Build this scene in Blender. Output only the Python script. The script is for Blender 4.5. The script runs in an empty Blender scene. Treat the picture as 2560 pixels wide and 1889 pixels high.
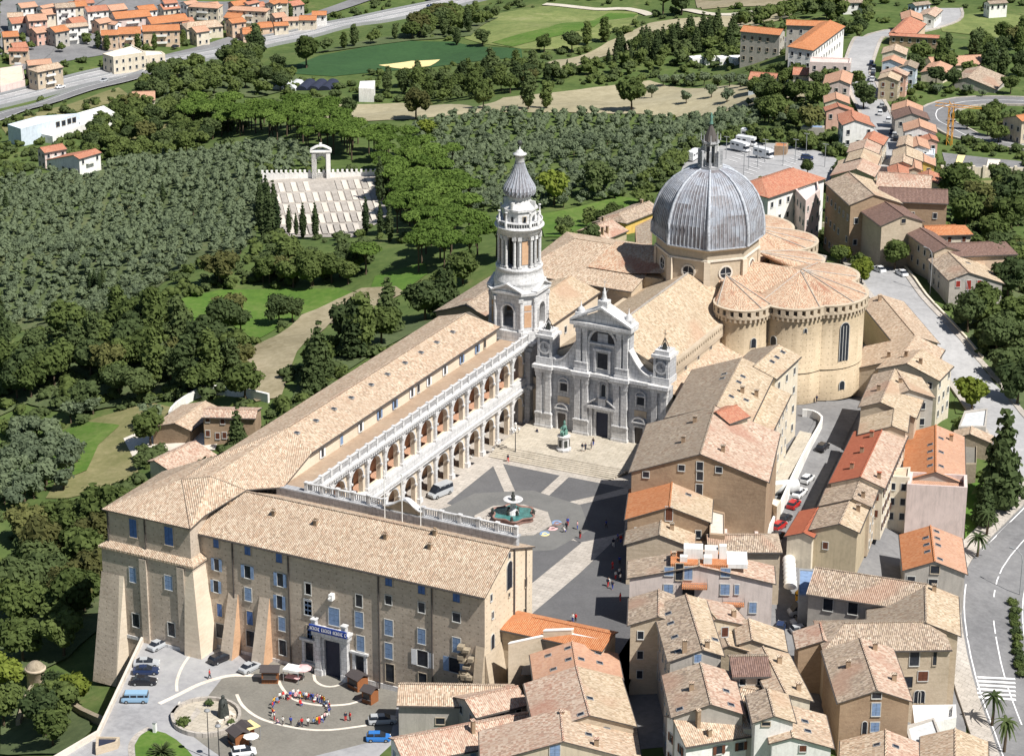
import bpy, bmesh, math, random
import numpy as np
from mathutils import Vector, Matrix
random.seed(7); rng=np.random.default_rng(7)
S=bpy.context.scene; COL=S.collection
# ---------------- camera ----------------
FP=6300/2560*2239; CX,CY=1119.5,826.0; HC=190.0
_p,_r,_y=math.radians(21),math.radians(.2),math.radians(26.6)
FW=Vector((-math.sin(_y)*math.cos(_p),math.cos(_y)*math.cos(_p),-math.sin(_p)))
_a=Vector((math.cos(_y),math.sin(_y),0)); _b=Vector((-math.sin(_y)*math.sin(_p),math.cos(_y)*math.sin(_p),math.cos(_p)))
RT=_a*math.cos(_r)+_b*math.sin(_r); UP=_b*math.cos(_r)-_a*math.sin(_r)
cd=bpy.data.cameras.new('camera'); cam=bpy.data.objects.new('camera',cd); COL.objects.link(cam)
cd.sensor_width=36; cd.lens=36*6300/2560; cd.clip_start=5; cd.clip_end=30000
cam.matrix_world=Matrix(((RT.x,UP.x,-FW.x,0),(RT.y,UP.y,-FW.y,0),(RT.z,UP.z,-FW.z,HC),(0,0,0,1)))
S.camera=cam
# ---------------- light ----------------
SUN_EL,SUN_AZ=math.radians(54),math.radians(-12)      # azimuth from +x towards +y
sv=Vector((math.cos(SUN_EL)*math.cos(SUN_AZ),math.cos(SUN_EL)*math.sin(SUN_AZ),math.sin(SUN_EL)))
W=bpy.data.worlds.new('World'); S.world=W; W.use_nodes=True
nt=W.node_tree; bg=nt.nodes['Background']; sk=nt.nodes.new('ShaderNodeTexSky'); sk.sky_type='NISHITA'
sk.sun_disc=False; sk.sun_elevation=SUN_EL; sk.sun_rotation=math.atan2(sv.x,sv.y); sk.air_density=1.0; sk.dust_density=.6
nt.links.new(sk.outputs[0],bg.inputs[0]); bg.inputs[1].default_value=.05
ld=bpy.data.lights.new('sun','SUN'); ld.energy=4.8; ld.angle=math.radians(.53); ld.color=(1,.955,.89)
lo=bpy.data.objects.new('sun',ld); COL.objects.link(lo); lo.rotation_euler=sv.to_track_quat('Z','Y').to_euler(); lo.location=(0,300,300)
S.view_settings.view_transform='Standard'; S.view_settings.look='None'; S.view_settings.gamma=1; S.view_settings.use_curve_mapping=False
S.view_settings.exposure=0.5
# ---------------- projection helpers (photo pixel -> place in the world) ----------------
REG=[(0,0,1/.8746)]
ZR=dict(D=(0,0,1/.8746),A=(0,0,.31264),B=(600,0,.31264),C=(1200,0,.31264),U2=(1860,0,.31264),E=(0,450,.31264),F=(600,330,.2845),G=(1150,250,.27241),
 H=(1500,250,.30272),I=(1960,400,.30272),J=(0,900,.31264),K=(250,1150,.30272),L=(750,1150,.3632),M=(200,1550,.26798),N=(600,1600,.26798),
 O=(700,750,.33299),P=(1200,700,.30272),Q=(1000,1050,.30272),R=(1500,800,.33296),S=(1960,850,.33296),T=(1000,1400,.296),U=(1500,1150,.30272),
 V=(1500,1450,.26798),W=(1960,1389,.30272),AP=(1800,600,.27248),DM=(1600,400,.19369))
def reg(k): REG[0]=ZR[k]
def dpx(q): x0,y0,s=REG[0]; return ((x0+q[0]*s)*.8746,(y0+q[1]*s)*.8746)
def ray(q):
    x,y=dpx(q); return FW+RT*((x-CX)/FP)-UP*((y-CY)/FP)
def P(q,z=0.):
    d=ray(q); t=(z-HC)/d.z; return Vector((d.x*t,d.y*t,z))
def Xk(q,x): d=ray(q); t=x/d.x; return Vector((x,d.y*t,HC+d.z*t))
def Yk(q,y): d=ray(q); t=y/d.y; return Vector((d.x*t,y,HC+d.z*t))
# ---------------- terrain ----------------
CTL=[(1120,1130,-1.2),(1290,1000,-1.2),(1170,1300,-1.2),(1340,1300,-1),(1345,1620,-1.5),(1700,1150,-1),(1660,1400,-1.2),(1860,900,0),(1790,950,0),(1550,1100,-1),(1550,1500,-1.5),(1850,650,-1),(1500,800,-1),(1650,700,-1),
 (900,1600,-10),(650,1560,-10),(350,1560,-11),(500,1640,-10.5),(1100,1560,-5),(1200,1600,-4),(1050,1500,-8),
 (2180,1350,-14),(2110,1180,-12),(2200,1600,-15),(2080,1600,-12),(2000,1400,-5),(1990,1000,-5),(2050,720,-4),(1960,620,-2),(2150,850,-8),(2230,900,-14),(2000,1250,-6),(1850,1250,-2.5),(1900,1600,-5),(1750,1600,-2),
 (330,880,-25),(200,1000,-27),(100,1300,-26),(200,1450,-16),(120,1550,-20),(0,1630,-26),(500,900,-20),(640,850,-19),(560,680,-30),(730,690,-28),(900,620,-22),(850,780,-17),
 (700,450,-37),(700,400,-38),(200,500,-52),(60,400,-58),(0,700,-46),(0,1000,-36),(1050,300,-42),(1100,400,-34),(1350,280,-44),(1300,450,-24),(1200,560,-14),(1630,330,-22),(1800,350,-18),(1550,400,-20),
 (1860,480,-8),(1900,330,-18),(1900,200,-27),(1890,100,-34),(1700,60,-46),(1850,40,-45),
 (0,220,-76),(300,160,-79),(550,100,-82),(900,30,-86),(300,60,-80),(100,130,-76),(600,20,-86),(60,270,-70),(150,340,-66),(900,120,-73),(1300,30,-76),(1300,110,-66),(1300,200,-54),(800,220,-66),(640,190,-70),(1550,60,-58),(1450,160,-52),
 (2150,230,-28),(2200,60,-44),(2100,130,-36),(2150,400,-20),(2235,600,-16),(2050,330,-20)]
def Praw(px,py,z):
    d=FW+RT*((px-CX)/FP)-UP*((py-CY)/FP); t=(z-HC)/d.z; return (d.x*t,d.y*t,z)
CP=np.array([Praw(*c) for c in CTL]+[(-1500,1500,-90),(-400,2500,-80),(600,1500,-60),(200,500,-30),(400,900,-50),(-900,700,-85),(-600,300,-45),(0,250,-20),(-300,100,-30),(-120,250,-8),(4000,4000,-60),(-4000,4000,-80),(0,9000,-60)])
def zfun(X,Y):
    d2=(X[...,None]-CP[:,0])**2+(Y[...,None]-CP[:,1])**2
    w=1/(d2+5.0**2)**1.6
    return (w*CP[:,2]).sum(-1)/w.sum(-1)
ax=list(np.arange(-800,200,8.)); ay=list(np.arange(160,1400,8.))
st=8.
while ax[-1]<7000: st*=1.35; ax.append(ax[-1]+st)
st=8.
while ax[0]>-7000: st*=1.35; ax.insert(0,ax[0]-st)
st=8.
while ay[-1]<12000: st*=1.35; ay.append(ay[-1]+st)
st=8.
while ay[0]>-600: st*=1.35; ay.insert(0,ay[0]-st)
AX=np.array(ax); AY=np.array(ay)
ZT=zfun(*np.meshgrid(AX,AY,indexing='ij'))
_k=np.array([.25,.5,.25])
for _ in range(2):
    Zp=np.pad(ZT,1,mode='edge'); ZT=.25*Zp[:-2,1:-1]+.5*Zp[1:-1,1:-1]+.25*Zp[2:,1:-1]
    Zp=np.pad(ZT,1,mode='edge'); ZT=.25*Zp[1:-1,:-2]+.5*Zp[1:-1,1:-1]+.25*Zp[1:-1,2:]
def zt(x,y):
    i=min(max(int(np.searchsorted(AX,x))-1,0),len(AX)-2); j=min(max(int(np.searchsorted(AY,y))-1,0),len(AY)-2)
    u=(x-AX[i])/(AX[i+1]-AX[i]); v=(y-AY[j])/(AY[j+1]-AY[j])
    a,b,c,d=ZT[i,j],ZT[i+1,j],ZT[i+1,j+1],ZT[i,j+1]
    return float(a+(b-a)*u+(c-b)*v if u>=v else a+(c-d)*u+(d-a)*v)
def Gr(q):
    d=ray(q); t0=150.; t=t0
    o=Vector((0,0,HC))
    while t<6000:
        p=o+d*t
        if p.z<zt(p.x,p.y): break
        t0=t; t*=1.02
    for _ in range(14):
        m=(t0+t)/2; p=o+d*m
        if p.z<zt(p.x,p.y): t=m
        else: t0=m
    p=o+d*t; return Vector((p.x,p.y,zt(p.x,p.y)))
# ---------------- materials ----------------
MATS={}
def nn(t,k,**kw):
    n=t.nodes.new(k)
    for a,b in kw.items():
        if a.startswith('i'): n.inputs[int(a[1:])].default_value=b
        else: setattr(n,a,b)
    return n
def base(name,rough=.9,metal=0):
    m=bpy.data.materials.new(name); m.use_nodes=True; MATS[name]=m; t=m.node_tree
    b=t.nodes['Principled BSDF']; b.inputs['Roughness'].default_value=rough; b.inputs['Metallic'].default_value=metal
    b.inputs['Specular IOR Level'].default_value=.25
    return m,t,b
def coords(t,uv=True): 
    n=t.nodes.new('ShaderNodeTexCoord'); return n.outputs['UV' if uv else 'Object']
def ramp(t,fac,stops,const=False):
    r=t.nodes.new('ShaderNodeValToRGB'); r.color_ramp.interpolation='CONSTANT' if const else 'LINEAR'
    while len(r.color_ramp.elements)<len(stops): r.color_ramp.elements.new(.5)
    for e,(p,c) in zip(r.color_ramp.elements,stops): e.position=p; e.color=(*c,1)
    t.links.new(fac,r.inputs[0]); return r.outputs[0]
def noise(t,vec,scale,det=3,rough=.6):
    n=nn(t,'ShaderNodeTexNoise'); n.inputs['Scale'].default_value=scale; n.inputs['Detail'].default_value=det; n.inputs['Roughness'].default_value=rough
    t.links.new(vec,n.inputs['Vector']); return n.outputs['Fac']
def mixc(t,f,a,b,mode='MIX'):
    m=t.nodes.new('ShaderNodeMix'); m.data_type='RGBA'; m.blend_type=mode
    for s,v in ((0,f),(6,a),(7,b)):
        if hasattr(v,'links') or hasattr(v,'is_linked'): t.links.new(v,m.inputs[s])
        else: m.inputs[s].default_value=v if s==0 else (*v,1)
    return m.outputs[2]
def mapr(t,f,a,b,c,d):
    m=nn(t,'ShaderNodeMapRange',i1=a,i2=b,i3=c,i4=d); t.links.new(f,m.inputs[0]); return m.outputs[0]
def bump(t,b,h,dist,stren=1):
    n=t.nodes.new('ShaderNodeBump'); n.inputs['Distance'].default_value=dist; n.inputs['Strength'].default_value=stren
    t.links.new(h,n.inputs['Height']); t.links.new(n.outputs[0],b.inputs['Normal'])
def plain(name,c,rough=.6,metal=0,emit=None,var=.12,sc=1.5):
    m,t,b=base(name,rough,metal)
    v=coords(t,False); f=noise(t,v,sc,3)
    lo_=tuple(x*(1-var) for x in c); hi=tuple(min(1,x*(1+var)) for x in c)
    t.links.new(ramp(t,f,[(.3,lo_),(.7,hi)]),b.inputs[0]); return m
def mottle(name,cols,s1=.08,s2=1.2,rough=.95,bumpd=0.05,uv=False,joint=0,streak=0):
    m,t,b=base(name,rough); v=coords(t,uv)
    f1=noise(t,v,s1,4); f2=noise(t,v,s2,5,.7)
    a=t.nodes.new('ShaderNodeMath'); a.operation='MULTIPLY_ADD'; t.links.new(f2,a.inputs[0]); a.inputs[1].default_value=.5
    h=t.nodes.new('ShaderNodeMath'); h.operation='MULTIPLY'; t.links.new(f1,h.inputs[0]); h.inputs[1].default_value=.5; t.links.new(h.outputs[0],a.inputs[2])
    n=len(cols); c=ramp(t,a.outputs[0],[(.34+.32*i/(n-1),c) for i,c in enumerate(cols)])
    st=noise(t,v,s1*4.3,6,.75); c=mixc(t,mapr(t,st,.45,.72,0,.38),c,tuple(x*.62 for x in cols[0]))
    if joint:
        br=nn(t,'ShaderNodeTexBrick'); t.links.new(v,br.inputs['Vector']); br.inputs['Scale'].default_value=1; br.inputs['Mortar Size'].default_value=.035; br.inputs['Brick Width'].default_value=joint; br.inputs['Row Height'].default_value=joint*.6
        br.inputs['Color1'].default_value=(1,1,1,1); br.inputs['Color2'].default_value=(.86,.86,.86,1); br.inputs['Mortar'].default_value=(.55,.55,.55,1); c=mixc(t,1.,c,br.outputs[0],'MULTIPLY')
    if streak:
        sc=nn(t,'ShaderNodeVectorMath',operation='MULTIPLY'); t.links.new(v,sc.inputs[0]); sc.inputs[1].default_value=(1.6,.14,1)
        c=mixc(t,mapr(t,noise(t,sc.outputs[0],1.,4,.7),.48,.75,0,streak),c,tuple(x*.5 for x in cols[0]))
    t.links.new(c,b.inputs[0])
    if bumpd: bump(t,b,f2,bumpd)
    return m
def mute(c,k=.10,g=1.0):
    if c[0]-c[2]>.33: k,g=.04,1.
    l=sum(c)/3; return tuple((x*(1-k)+l*k)*g for x in c)
def tile(name,cols,patch=None,cell=(.27,.40),amp=.08,wob=.0):
    cols=[mute(c) for c in cols]; patch=mute(patch,.1) if patch else None; m,t,b=base(name,.95); v=coords(t)
    sp=nn(t,'ShaderNodeVectorMath',operation='DIVIDE'); t.links.new(v,sp.inputs[0]); sp.inputs[1].default_value=(cell[0],cell[1],1)
    nz=noise(t,v,.9,2); ad=nn(t,'ShaderNodeVectorMath',operation='MULTIPLY_ADD'); 
    t.links.new(nz,ad.inputs[0]); ad.inputs[1].default_value=(.7,.5,0); t.links.new(sp.outputs[0],ad.inputs[2])
    fl=nn(t,'ShaderNodeVectorMath',operation='FLOOR'); t.links.new(ad.outputs[0],fl.inputs[0])
    wn=nn(t,'ShaderNodeTexWhiteNoise',noise_dimensions='3D'); t.links.new(fl.outputs[0],wn.inputs[0])
    n=len(cols); c=ramp(t,wn.outputs[0],[(i/n,k) for i,k in enumerate(cols)],True)
    big=noise(t,v,.16,3)
    c=mixc(t,mapr(t,big,.35,.65,0,.5),c,tuple(sum(k[i] for k in cols)/n*.82 for i in range(3)))
    if patch:
        pn=noise(t,v,.11,1,.4); c=mixc(t,mapr(t,pn,.57,.68,0,.6),c,patch)
    wv=nn(t,'ShaderNodeTexWave',wave_type='BANDS',bands_direction='X'); wv.inputs['Scale'].default_value=.98; t.links.new(v,wv.inputs['Vector'])
    wv.inputs['Distortion'].default_value=.6
    c=mixc(t,mapr(t,wv.outputs['Fac'],0,.35,.45,0),c,tuple(k*.35 for k in cols[0]))
    t.links.new(c,b.inputs[0]); bump(t,b,wv.outputs['Fac'],amp)
    return m
tile('tile_tan',[(.55,.42,.29),(.64,.50,.36),(.48,.32,.21),(.60,.46,.34),(.36,.26,.18),(.72,.59,.44),(.54,.37,.25)])
tile('tile_pale',[(.56,.43,.29),(.66,.53,.37),(.50,.36,.23),(.70,.57,.42),(.38,.28,.18),(.58,.45,.30)],(.50,.31,.20))
tile('tile_pink',[(.56,.39,.28),(.65,.50,.38),(.48,.27,.19),(.60,.44,.33),(.40,.26,.19),(.68,.55,.43)],(.46,.21,.14))
tile('tile_grey',[(.34,.27,.20),(.42,.35,.27),(.28,.21,.15),(.38,.31,.24),(.46,.38,.28),(.32,.22,.15)])
tile('tile_mix',[(.42,.32,.22),(.55,.43,.32),(.32,.23,.17),(.50,.38,.28),(.27,.21,.16),(.62,.51,.39)],(.44,.25,.17))
tile('tile_orange',[(.54,.21,.085),(.59,.25,.11),(.50,.185,.075),(.58,.27,.13)])
tile('tile_redflat',[(.44,.13,.07),(.47,.15,.08),(.42,.12,.065)])
tile('tile_farred',[(.50,.20,.125),(.56,.25,.15),(.46,.175,.11),(.55,.29,.19)])
tile('tile_salmon',[(.58,.33,.215),(.63,.38,.25),(.53,.29,.19),(.60,.37,.26)])
tile('tile_maroon',[(.21,.125,.10),(.25,.15,.115),(.18,.11,.09),(.27,.17,.14)])
tile('tile_apse',[(.60,.44,.30),(.70,.54,.38),(.56,.32,.20),(.66,.48,.33),(.46,.28,.18)],(.36,.10,.05))
def brick(name,cols,holes=False):
    m,t,b=base(name,.95); v=coords(t)
    f2=noise(t,v,1.6,5,.75); f1=noise(t,v,.12,3)
    sc=nn(t,'ShaderNodeVectorMath',operation='MULTIPLY'); t.links.new(v,sc.inputs[0]); sc.inputs[1].default_value=(.35,2.2,1)
    f3=noise(t,sc.outputs[0],1.0,4,.7)
    n=len(cols); c=ramp(t,f2,[(.3+.4*i/(n-1),k) for i,k in enumerate(cols)])
    c=mixc(t,mapr(t,f3,.35,.65,.0,.45),c,tuple(x*.72 for x in cols[0]))
    c=mixc(t,mapr(t,f1,.35,.65,0,.5),c,tuple(min(1,x*1.12) for x in cols[-1]))
    if holes:
        dv=nn(t,'ShaderNodeVectorMath',operation='DIVIDE'); t.links.new(v,dv.inputs[0]); dv.inputs[1].default_value=(1.55,1.25,1)
        fr=nn(t,'ShaderNodeVectorMath',operation='FRACTION'); t.links.new(dv.outputs[0],fr.inputs[0])
        sb=nn(t,'ShaderNodeVectorMath',operation='SUBTRACT'); t.links.new(fr.outputs[0],sb.inputs[0]); sb.inputs[1].default_value=(.5,.5,0)
        ml=nn(t,'ShaderNodeVectorMath',operation='MULTIPLY'); t.links.new(sb.outputs[0],ml.inputs[0]); ml.inputs[1].default_value=(1.55,1.25,0)
        ln=nn(t,'ShaderNodeVectorMath',operation='LENGTH'); t.links.new(ml.outputs[0],ln.inputs[0])
        c=mixc(t,mapr(t,ln.outputs['Value'],.10,.17,.45,0),c,(.07,.055,.04))
    t.links.new(c,b.inputs[0]); bump(t,b,f2,.05); return m
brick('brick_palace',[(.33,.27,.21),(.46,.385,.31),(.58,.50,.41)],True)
brick('brick_apse',[(.36,.285,.19),(.46,.37,.255),(.53,.435,.31)],True)
brick('brick_gable_sunlit',[(.56,.46,.33),(.66,.55,.41),(.72,.62,.48)],True)  # palace brick made paler: sunlight on the gable end painted into the colour
brick('brick_brown',[(.24,.165,.11),(.34,.24,.16),(.42,.31,.21)])
brick('brick_beige',[(.40,.325,.235),(.50,.415,.31),(.58,.49,.38)])
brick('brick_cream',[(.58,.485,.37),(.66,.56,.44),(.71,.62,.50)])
brick('brick_orange',[(.50,.30,.18),(.58,.36,.22),(.62,.42,.27)])
brick('rubble',[(.18,.15,.11),(.30,.25,.18),(.42,.36,.27)])
mottle('marble',[(.52,.52,.53),(.70,.70,.70),(.80,.79,.77)],.12,1.8,.7,.02,True,1.3,.55)
mottle('marble_grey',[(.34,.35,.37),(.46,.47,.49),(.56,.56,.57)],.12,1.8,.7,.02,True,1.3,.6)
mottle('stone_pale',[(.58,.52,.45),(.68,.62,.54),(.74,.69,.62)],.12,1.5,.85,.02)
for n_,c_ in dict(white=(.82,.81,.78),cream=(.68,.61,.49),yellow=(.70,.47,.14),pink=(.66,.42,.34),rose=(.68,.56,.52),grey=(.45,.42,.38),ochre=(.50,.42,.29),palepink=(.66,.58,.54),peach=(.66,.50,.37),bluewhite=(.60,.68,.76),beige=(.58,.50,.38)).items():
    mottle('plaster_'+n_,[tuple(x*.82 for x in c_),c_,tuple(min(.86,x*1.08) for x in c_)],.15,1.3,.92,.01,True,0,.4)
mottle('slab_paving',[(.36,.33,.29),(.47,.43,.385),(.55,.51,.46)],.06,.9,.85,.01,False,1.6)
mottle('slab_warm',[(.40,.355,.28),(.50,.45,.37),(.56,.51,.43)],.1,1.3,.85,.01,False,1.6)
mottle('terrace_clay',[(.30,.22,.155),(.37,.275,.20),(.42,.33,.24)],.1,1.5,.9,.01)
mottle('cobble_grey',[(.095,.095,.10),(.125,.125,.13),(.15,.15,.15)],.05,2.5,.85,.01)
mottle('asphalt_white',[(.28,.28,.285),(.36,.36,.365),(.42,.42,.42)],.05,1.,.9,.01)
mottle('cobble_mid',[(.13,.13,.13),(.165,.165,.16),(.19,.19,.185)],.06,2.5,.9,.01)
mottle('cobble_plaza',[(.15,.14,.125),(.20,.19,.165),(.24,.225,.20)],.06,2.5,.9,.01)
mottle('concrete_pale',[(.25,.25,.26),(.33,.33,.34),(.38,.38,.38)],.05,.8,.9,.01)
mottle('asphalt',[(.10,.105,.11),(.14,.145,.15),(.17,.17,.175)],.05,1.2,.85,.01)
mottle('asphalt_pale',[(.15,.15,.155),(.205,.205,.21),(.25,.25,.25)],.05,1.0,.9,.01)
mottle('gravel',[(.40,.36,.29),(.52,.48,.40),(.60,.56,.48)],.08,1.2,.95,.03)
mottle('earth_path',[(.20,.17,.10),(.30,.26,.17),(.38,.33,.23)],.05,.6,.95,.04)
mottle('grass',[(.050,.085,.022),(.075,.115,.03),(.10,.14,.04),(.15,.16,.06)],.06,.35,.95,.05)
mottle('grass_bright',[(.055,.12,.02),(.085,.16,.025),(.14,.19,.05)],.05,.6,.95,.05)
mottle('grass_dry',[(.13,.14,.05),(.20,.19,.085),(.28,.25,.13)],.04,.5,.95,.05)
mottle('scrub_soil',[(.06,.085,.035),(.09,.12,.05),(.14,.15,.075)],.04,.5,.95,.2)
mottle('crop_green',[(.028,.070,.026),(.036,.088,.030),(.046,.105,.036)],.03,.6,.95,.05)
mottle('stubble',[(.27,.24,.15),(.36,.32,.21),(.43,.39,.27)],.03,.4,.95,.05)
mottle('meadow',[(.10,.14,.045),(.15,.19,.06),(.20,.23,.08),(.27,.27,.13)],.03,.3,.95,.05)
plain('paint_white',(.8,.8,.8),.6); plain('paint_blue',(.07,.14,.34),.7,var=.2); plain('paint_paleblue',(.20,.29,.45),.7,var=.2)
plain('glass_dark',(.025,.03,.04),.15,var=.3); plain('frame_pale',(.5,.5,.48),.7); plain('frame_stone',(.42,.36,.28),.85)
plain('shutter_brown',(.13,.05,.03),.7); plain('shutter_red',(.30,.04,.03),.7); plain('iron_dark',(.03,.03,.035),.5); plain('iron_grey',(.28,.29,.30),.5)
plain('wood_kiosk',(.28,.11,.045),.7,sc=6); plain('wood_roof',(.07,.06,.06),.8,sc=6); plain('rubber',(.02,.02,.02),.8); plain('lamp_glass',(.75,.74,.70),.2)
plain('bronze_green',(.12,.24,.20),.6,var=.3,sc=3); plain('bronze_dark',(.05,.055,.05),.5,var=.4,sc=3); plain('stone_red',(.27,.16,.135),.6,var=.3)
plain('water',(.05,.17,.165),.12,var=.35,sc=.8); plain('cloth_white',(.8,.79,.74),.9); plain('cloth_pink',(.75,.45,.45),.9); plain('cloth_red',(.6,.04,.04),.9)
plain('cloth_blue',(.05,.09,.4),.9); plain('plastic_yellow',(.70,.38,.02),.5); plain('plastic_white',(.78,.78,.76),.4); plain('tin_roof',(.55,.57,.58),.4)
plain('fabric_black',(.03,.035,.06),.6); plain('sign_blue',(.03,.07,.32),.6); plain('sand_yellow',(.75,.62,.30),.95); plain('crane_orange',(.62,.30,.05),.6)
plain('pipe_dark',(.09,.08,.075),.6); plain('bark',(.10,.075,.05),.95,var=.3); plain('skin',(.55,.33,.24),.6); plain('hair_dark',(.04,.025,.015),.8)
for k,c in dict(car_silver=(.42,.44,.46),car_black=(.02,.02,.025),car_navy=(.02,.035,.09),car_red=(.42,.02,.02),car_white=(.72,.73,.74),car_blue=(.03,.17,.50),car_paleblue=(.26,.42,.58),car_grey=(.16,.17,.18)).items():
    m,t,b=base(k,.35); b.inputs[0].default_value=(*c,1); b.inputs['Coat Weight'].default_value=.6; b.inputs['Coat Roughness'].default_value=.1
# lead of the dome and the spire
m,t,b=base('lead',.55); v=coords(t)
sc=nn(t,'ShaderNodeVectorMath',operation='DIVIDE'); t.links.new(v,sc.inputs[0]); sc.inputs[1].default_value=(1,1.4,1)
fl=nn(t,'ShaderNodeVectorMath',operation='FLOOR'); t.links.new(sc.outputs[0],fl.inputs[0])
wn=nn(t,'ShaderNodeTexWhiteNoise',noise_dimensions='3D'); t.links.new(fl.outputs[0],wn.inputs[0])
f=noise(t,v,.22,4,.7); c=ramp(t,f,[(.36,(.13,.11,.11)),(.47,(.22,.21,.23)),(.6,(.30,.33,.39)),(.75,(.38,.42,.48))])
c=mixc(t,.3,c,ramp(t,wn.outputs[0],[(0,(.16,.15,.16)),(1,(.42,.46,.52))])); t.links.new(c,b.inputs[0])
m,t,b=base('lead_rib',.5); v=coords(t,False); t.links.new(ramp(t,noise(t,v,2,4),[(.35,(.30,.32,.36)),(.65,(.52,.55,.60))]),b.inputs[0])
def leaf(name,c1,c2,tr=.25):
    m,t,b=base(name,.8); oi=t.nodes.new('ShaderNodeObjectInfo'); v=coords(t,False); gm=t.nodes.new('ShaderNodeNewGeometry')
    f=noise(t,gm.outputs['Position'],.9,2); c=ramp(t,f,[(.3,c1),(.7,c2)])
    c2_=mixc(t,mapr(t,oi.outputs['Random'],0,1,0,.55),c,tuple((a*.8+b_*.7) for a,b_ in zip(c1,(.09,.09,.03)))); 
    hv=nn(t,'ShaderNodeHueSaturation'); t.links.new(mapr(t,oi.outputs['Random'],0,1,.75,1.25),hv.inputs['Value']); t.links.new(c2_,hv.inputs['Color'])
    t.links.new(hv.outputs[0],b.inputs[0]); b.inputs['Specular IOR Level'].default_value=.1
    tb=nn(t,'ShaderNodeBsdfTranslucent'); t.links.new(hv.outputs[0],tb.inputs[0]); mx=nn(t,'ShaderNodeMixShader',i0=tr)
    t.links.new(b.outputs[0],mx.inputs[1]); t.links.new(tb.outputs[0],mx.inputs[2]); t.links.new(mx.outputs[0],t.nodes['Material Output'].inputs[0]); return m
leaf('leaf_broad',(.07,.105,.032),(.145,.195,.06),.4); leaf('leaf_pine',(.085,.15,.03),(.15,.235,.05),.35); leaf('leaf_cypress',(.024,.044,.02),(.05,.08,.032),.15)
leaf('leaf_olive',(.115,.155,.095),(.205,.26,.16),.4); leaf('leaf_dark',(.05,.08,.032),(.10,.14,.055),.35); leaf('leaf_brown',(.075,.085,.03),(.14,.14,.05)); leaf('leaf_yellow',(.10,.14,.02),(.2,.24,.04))
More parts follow.
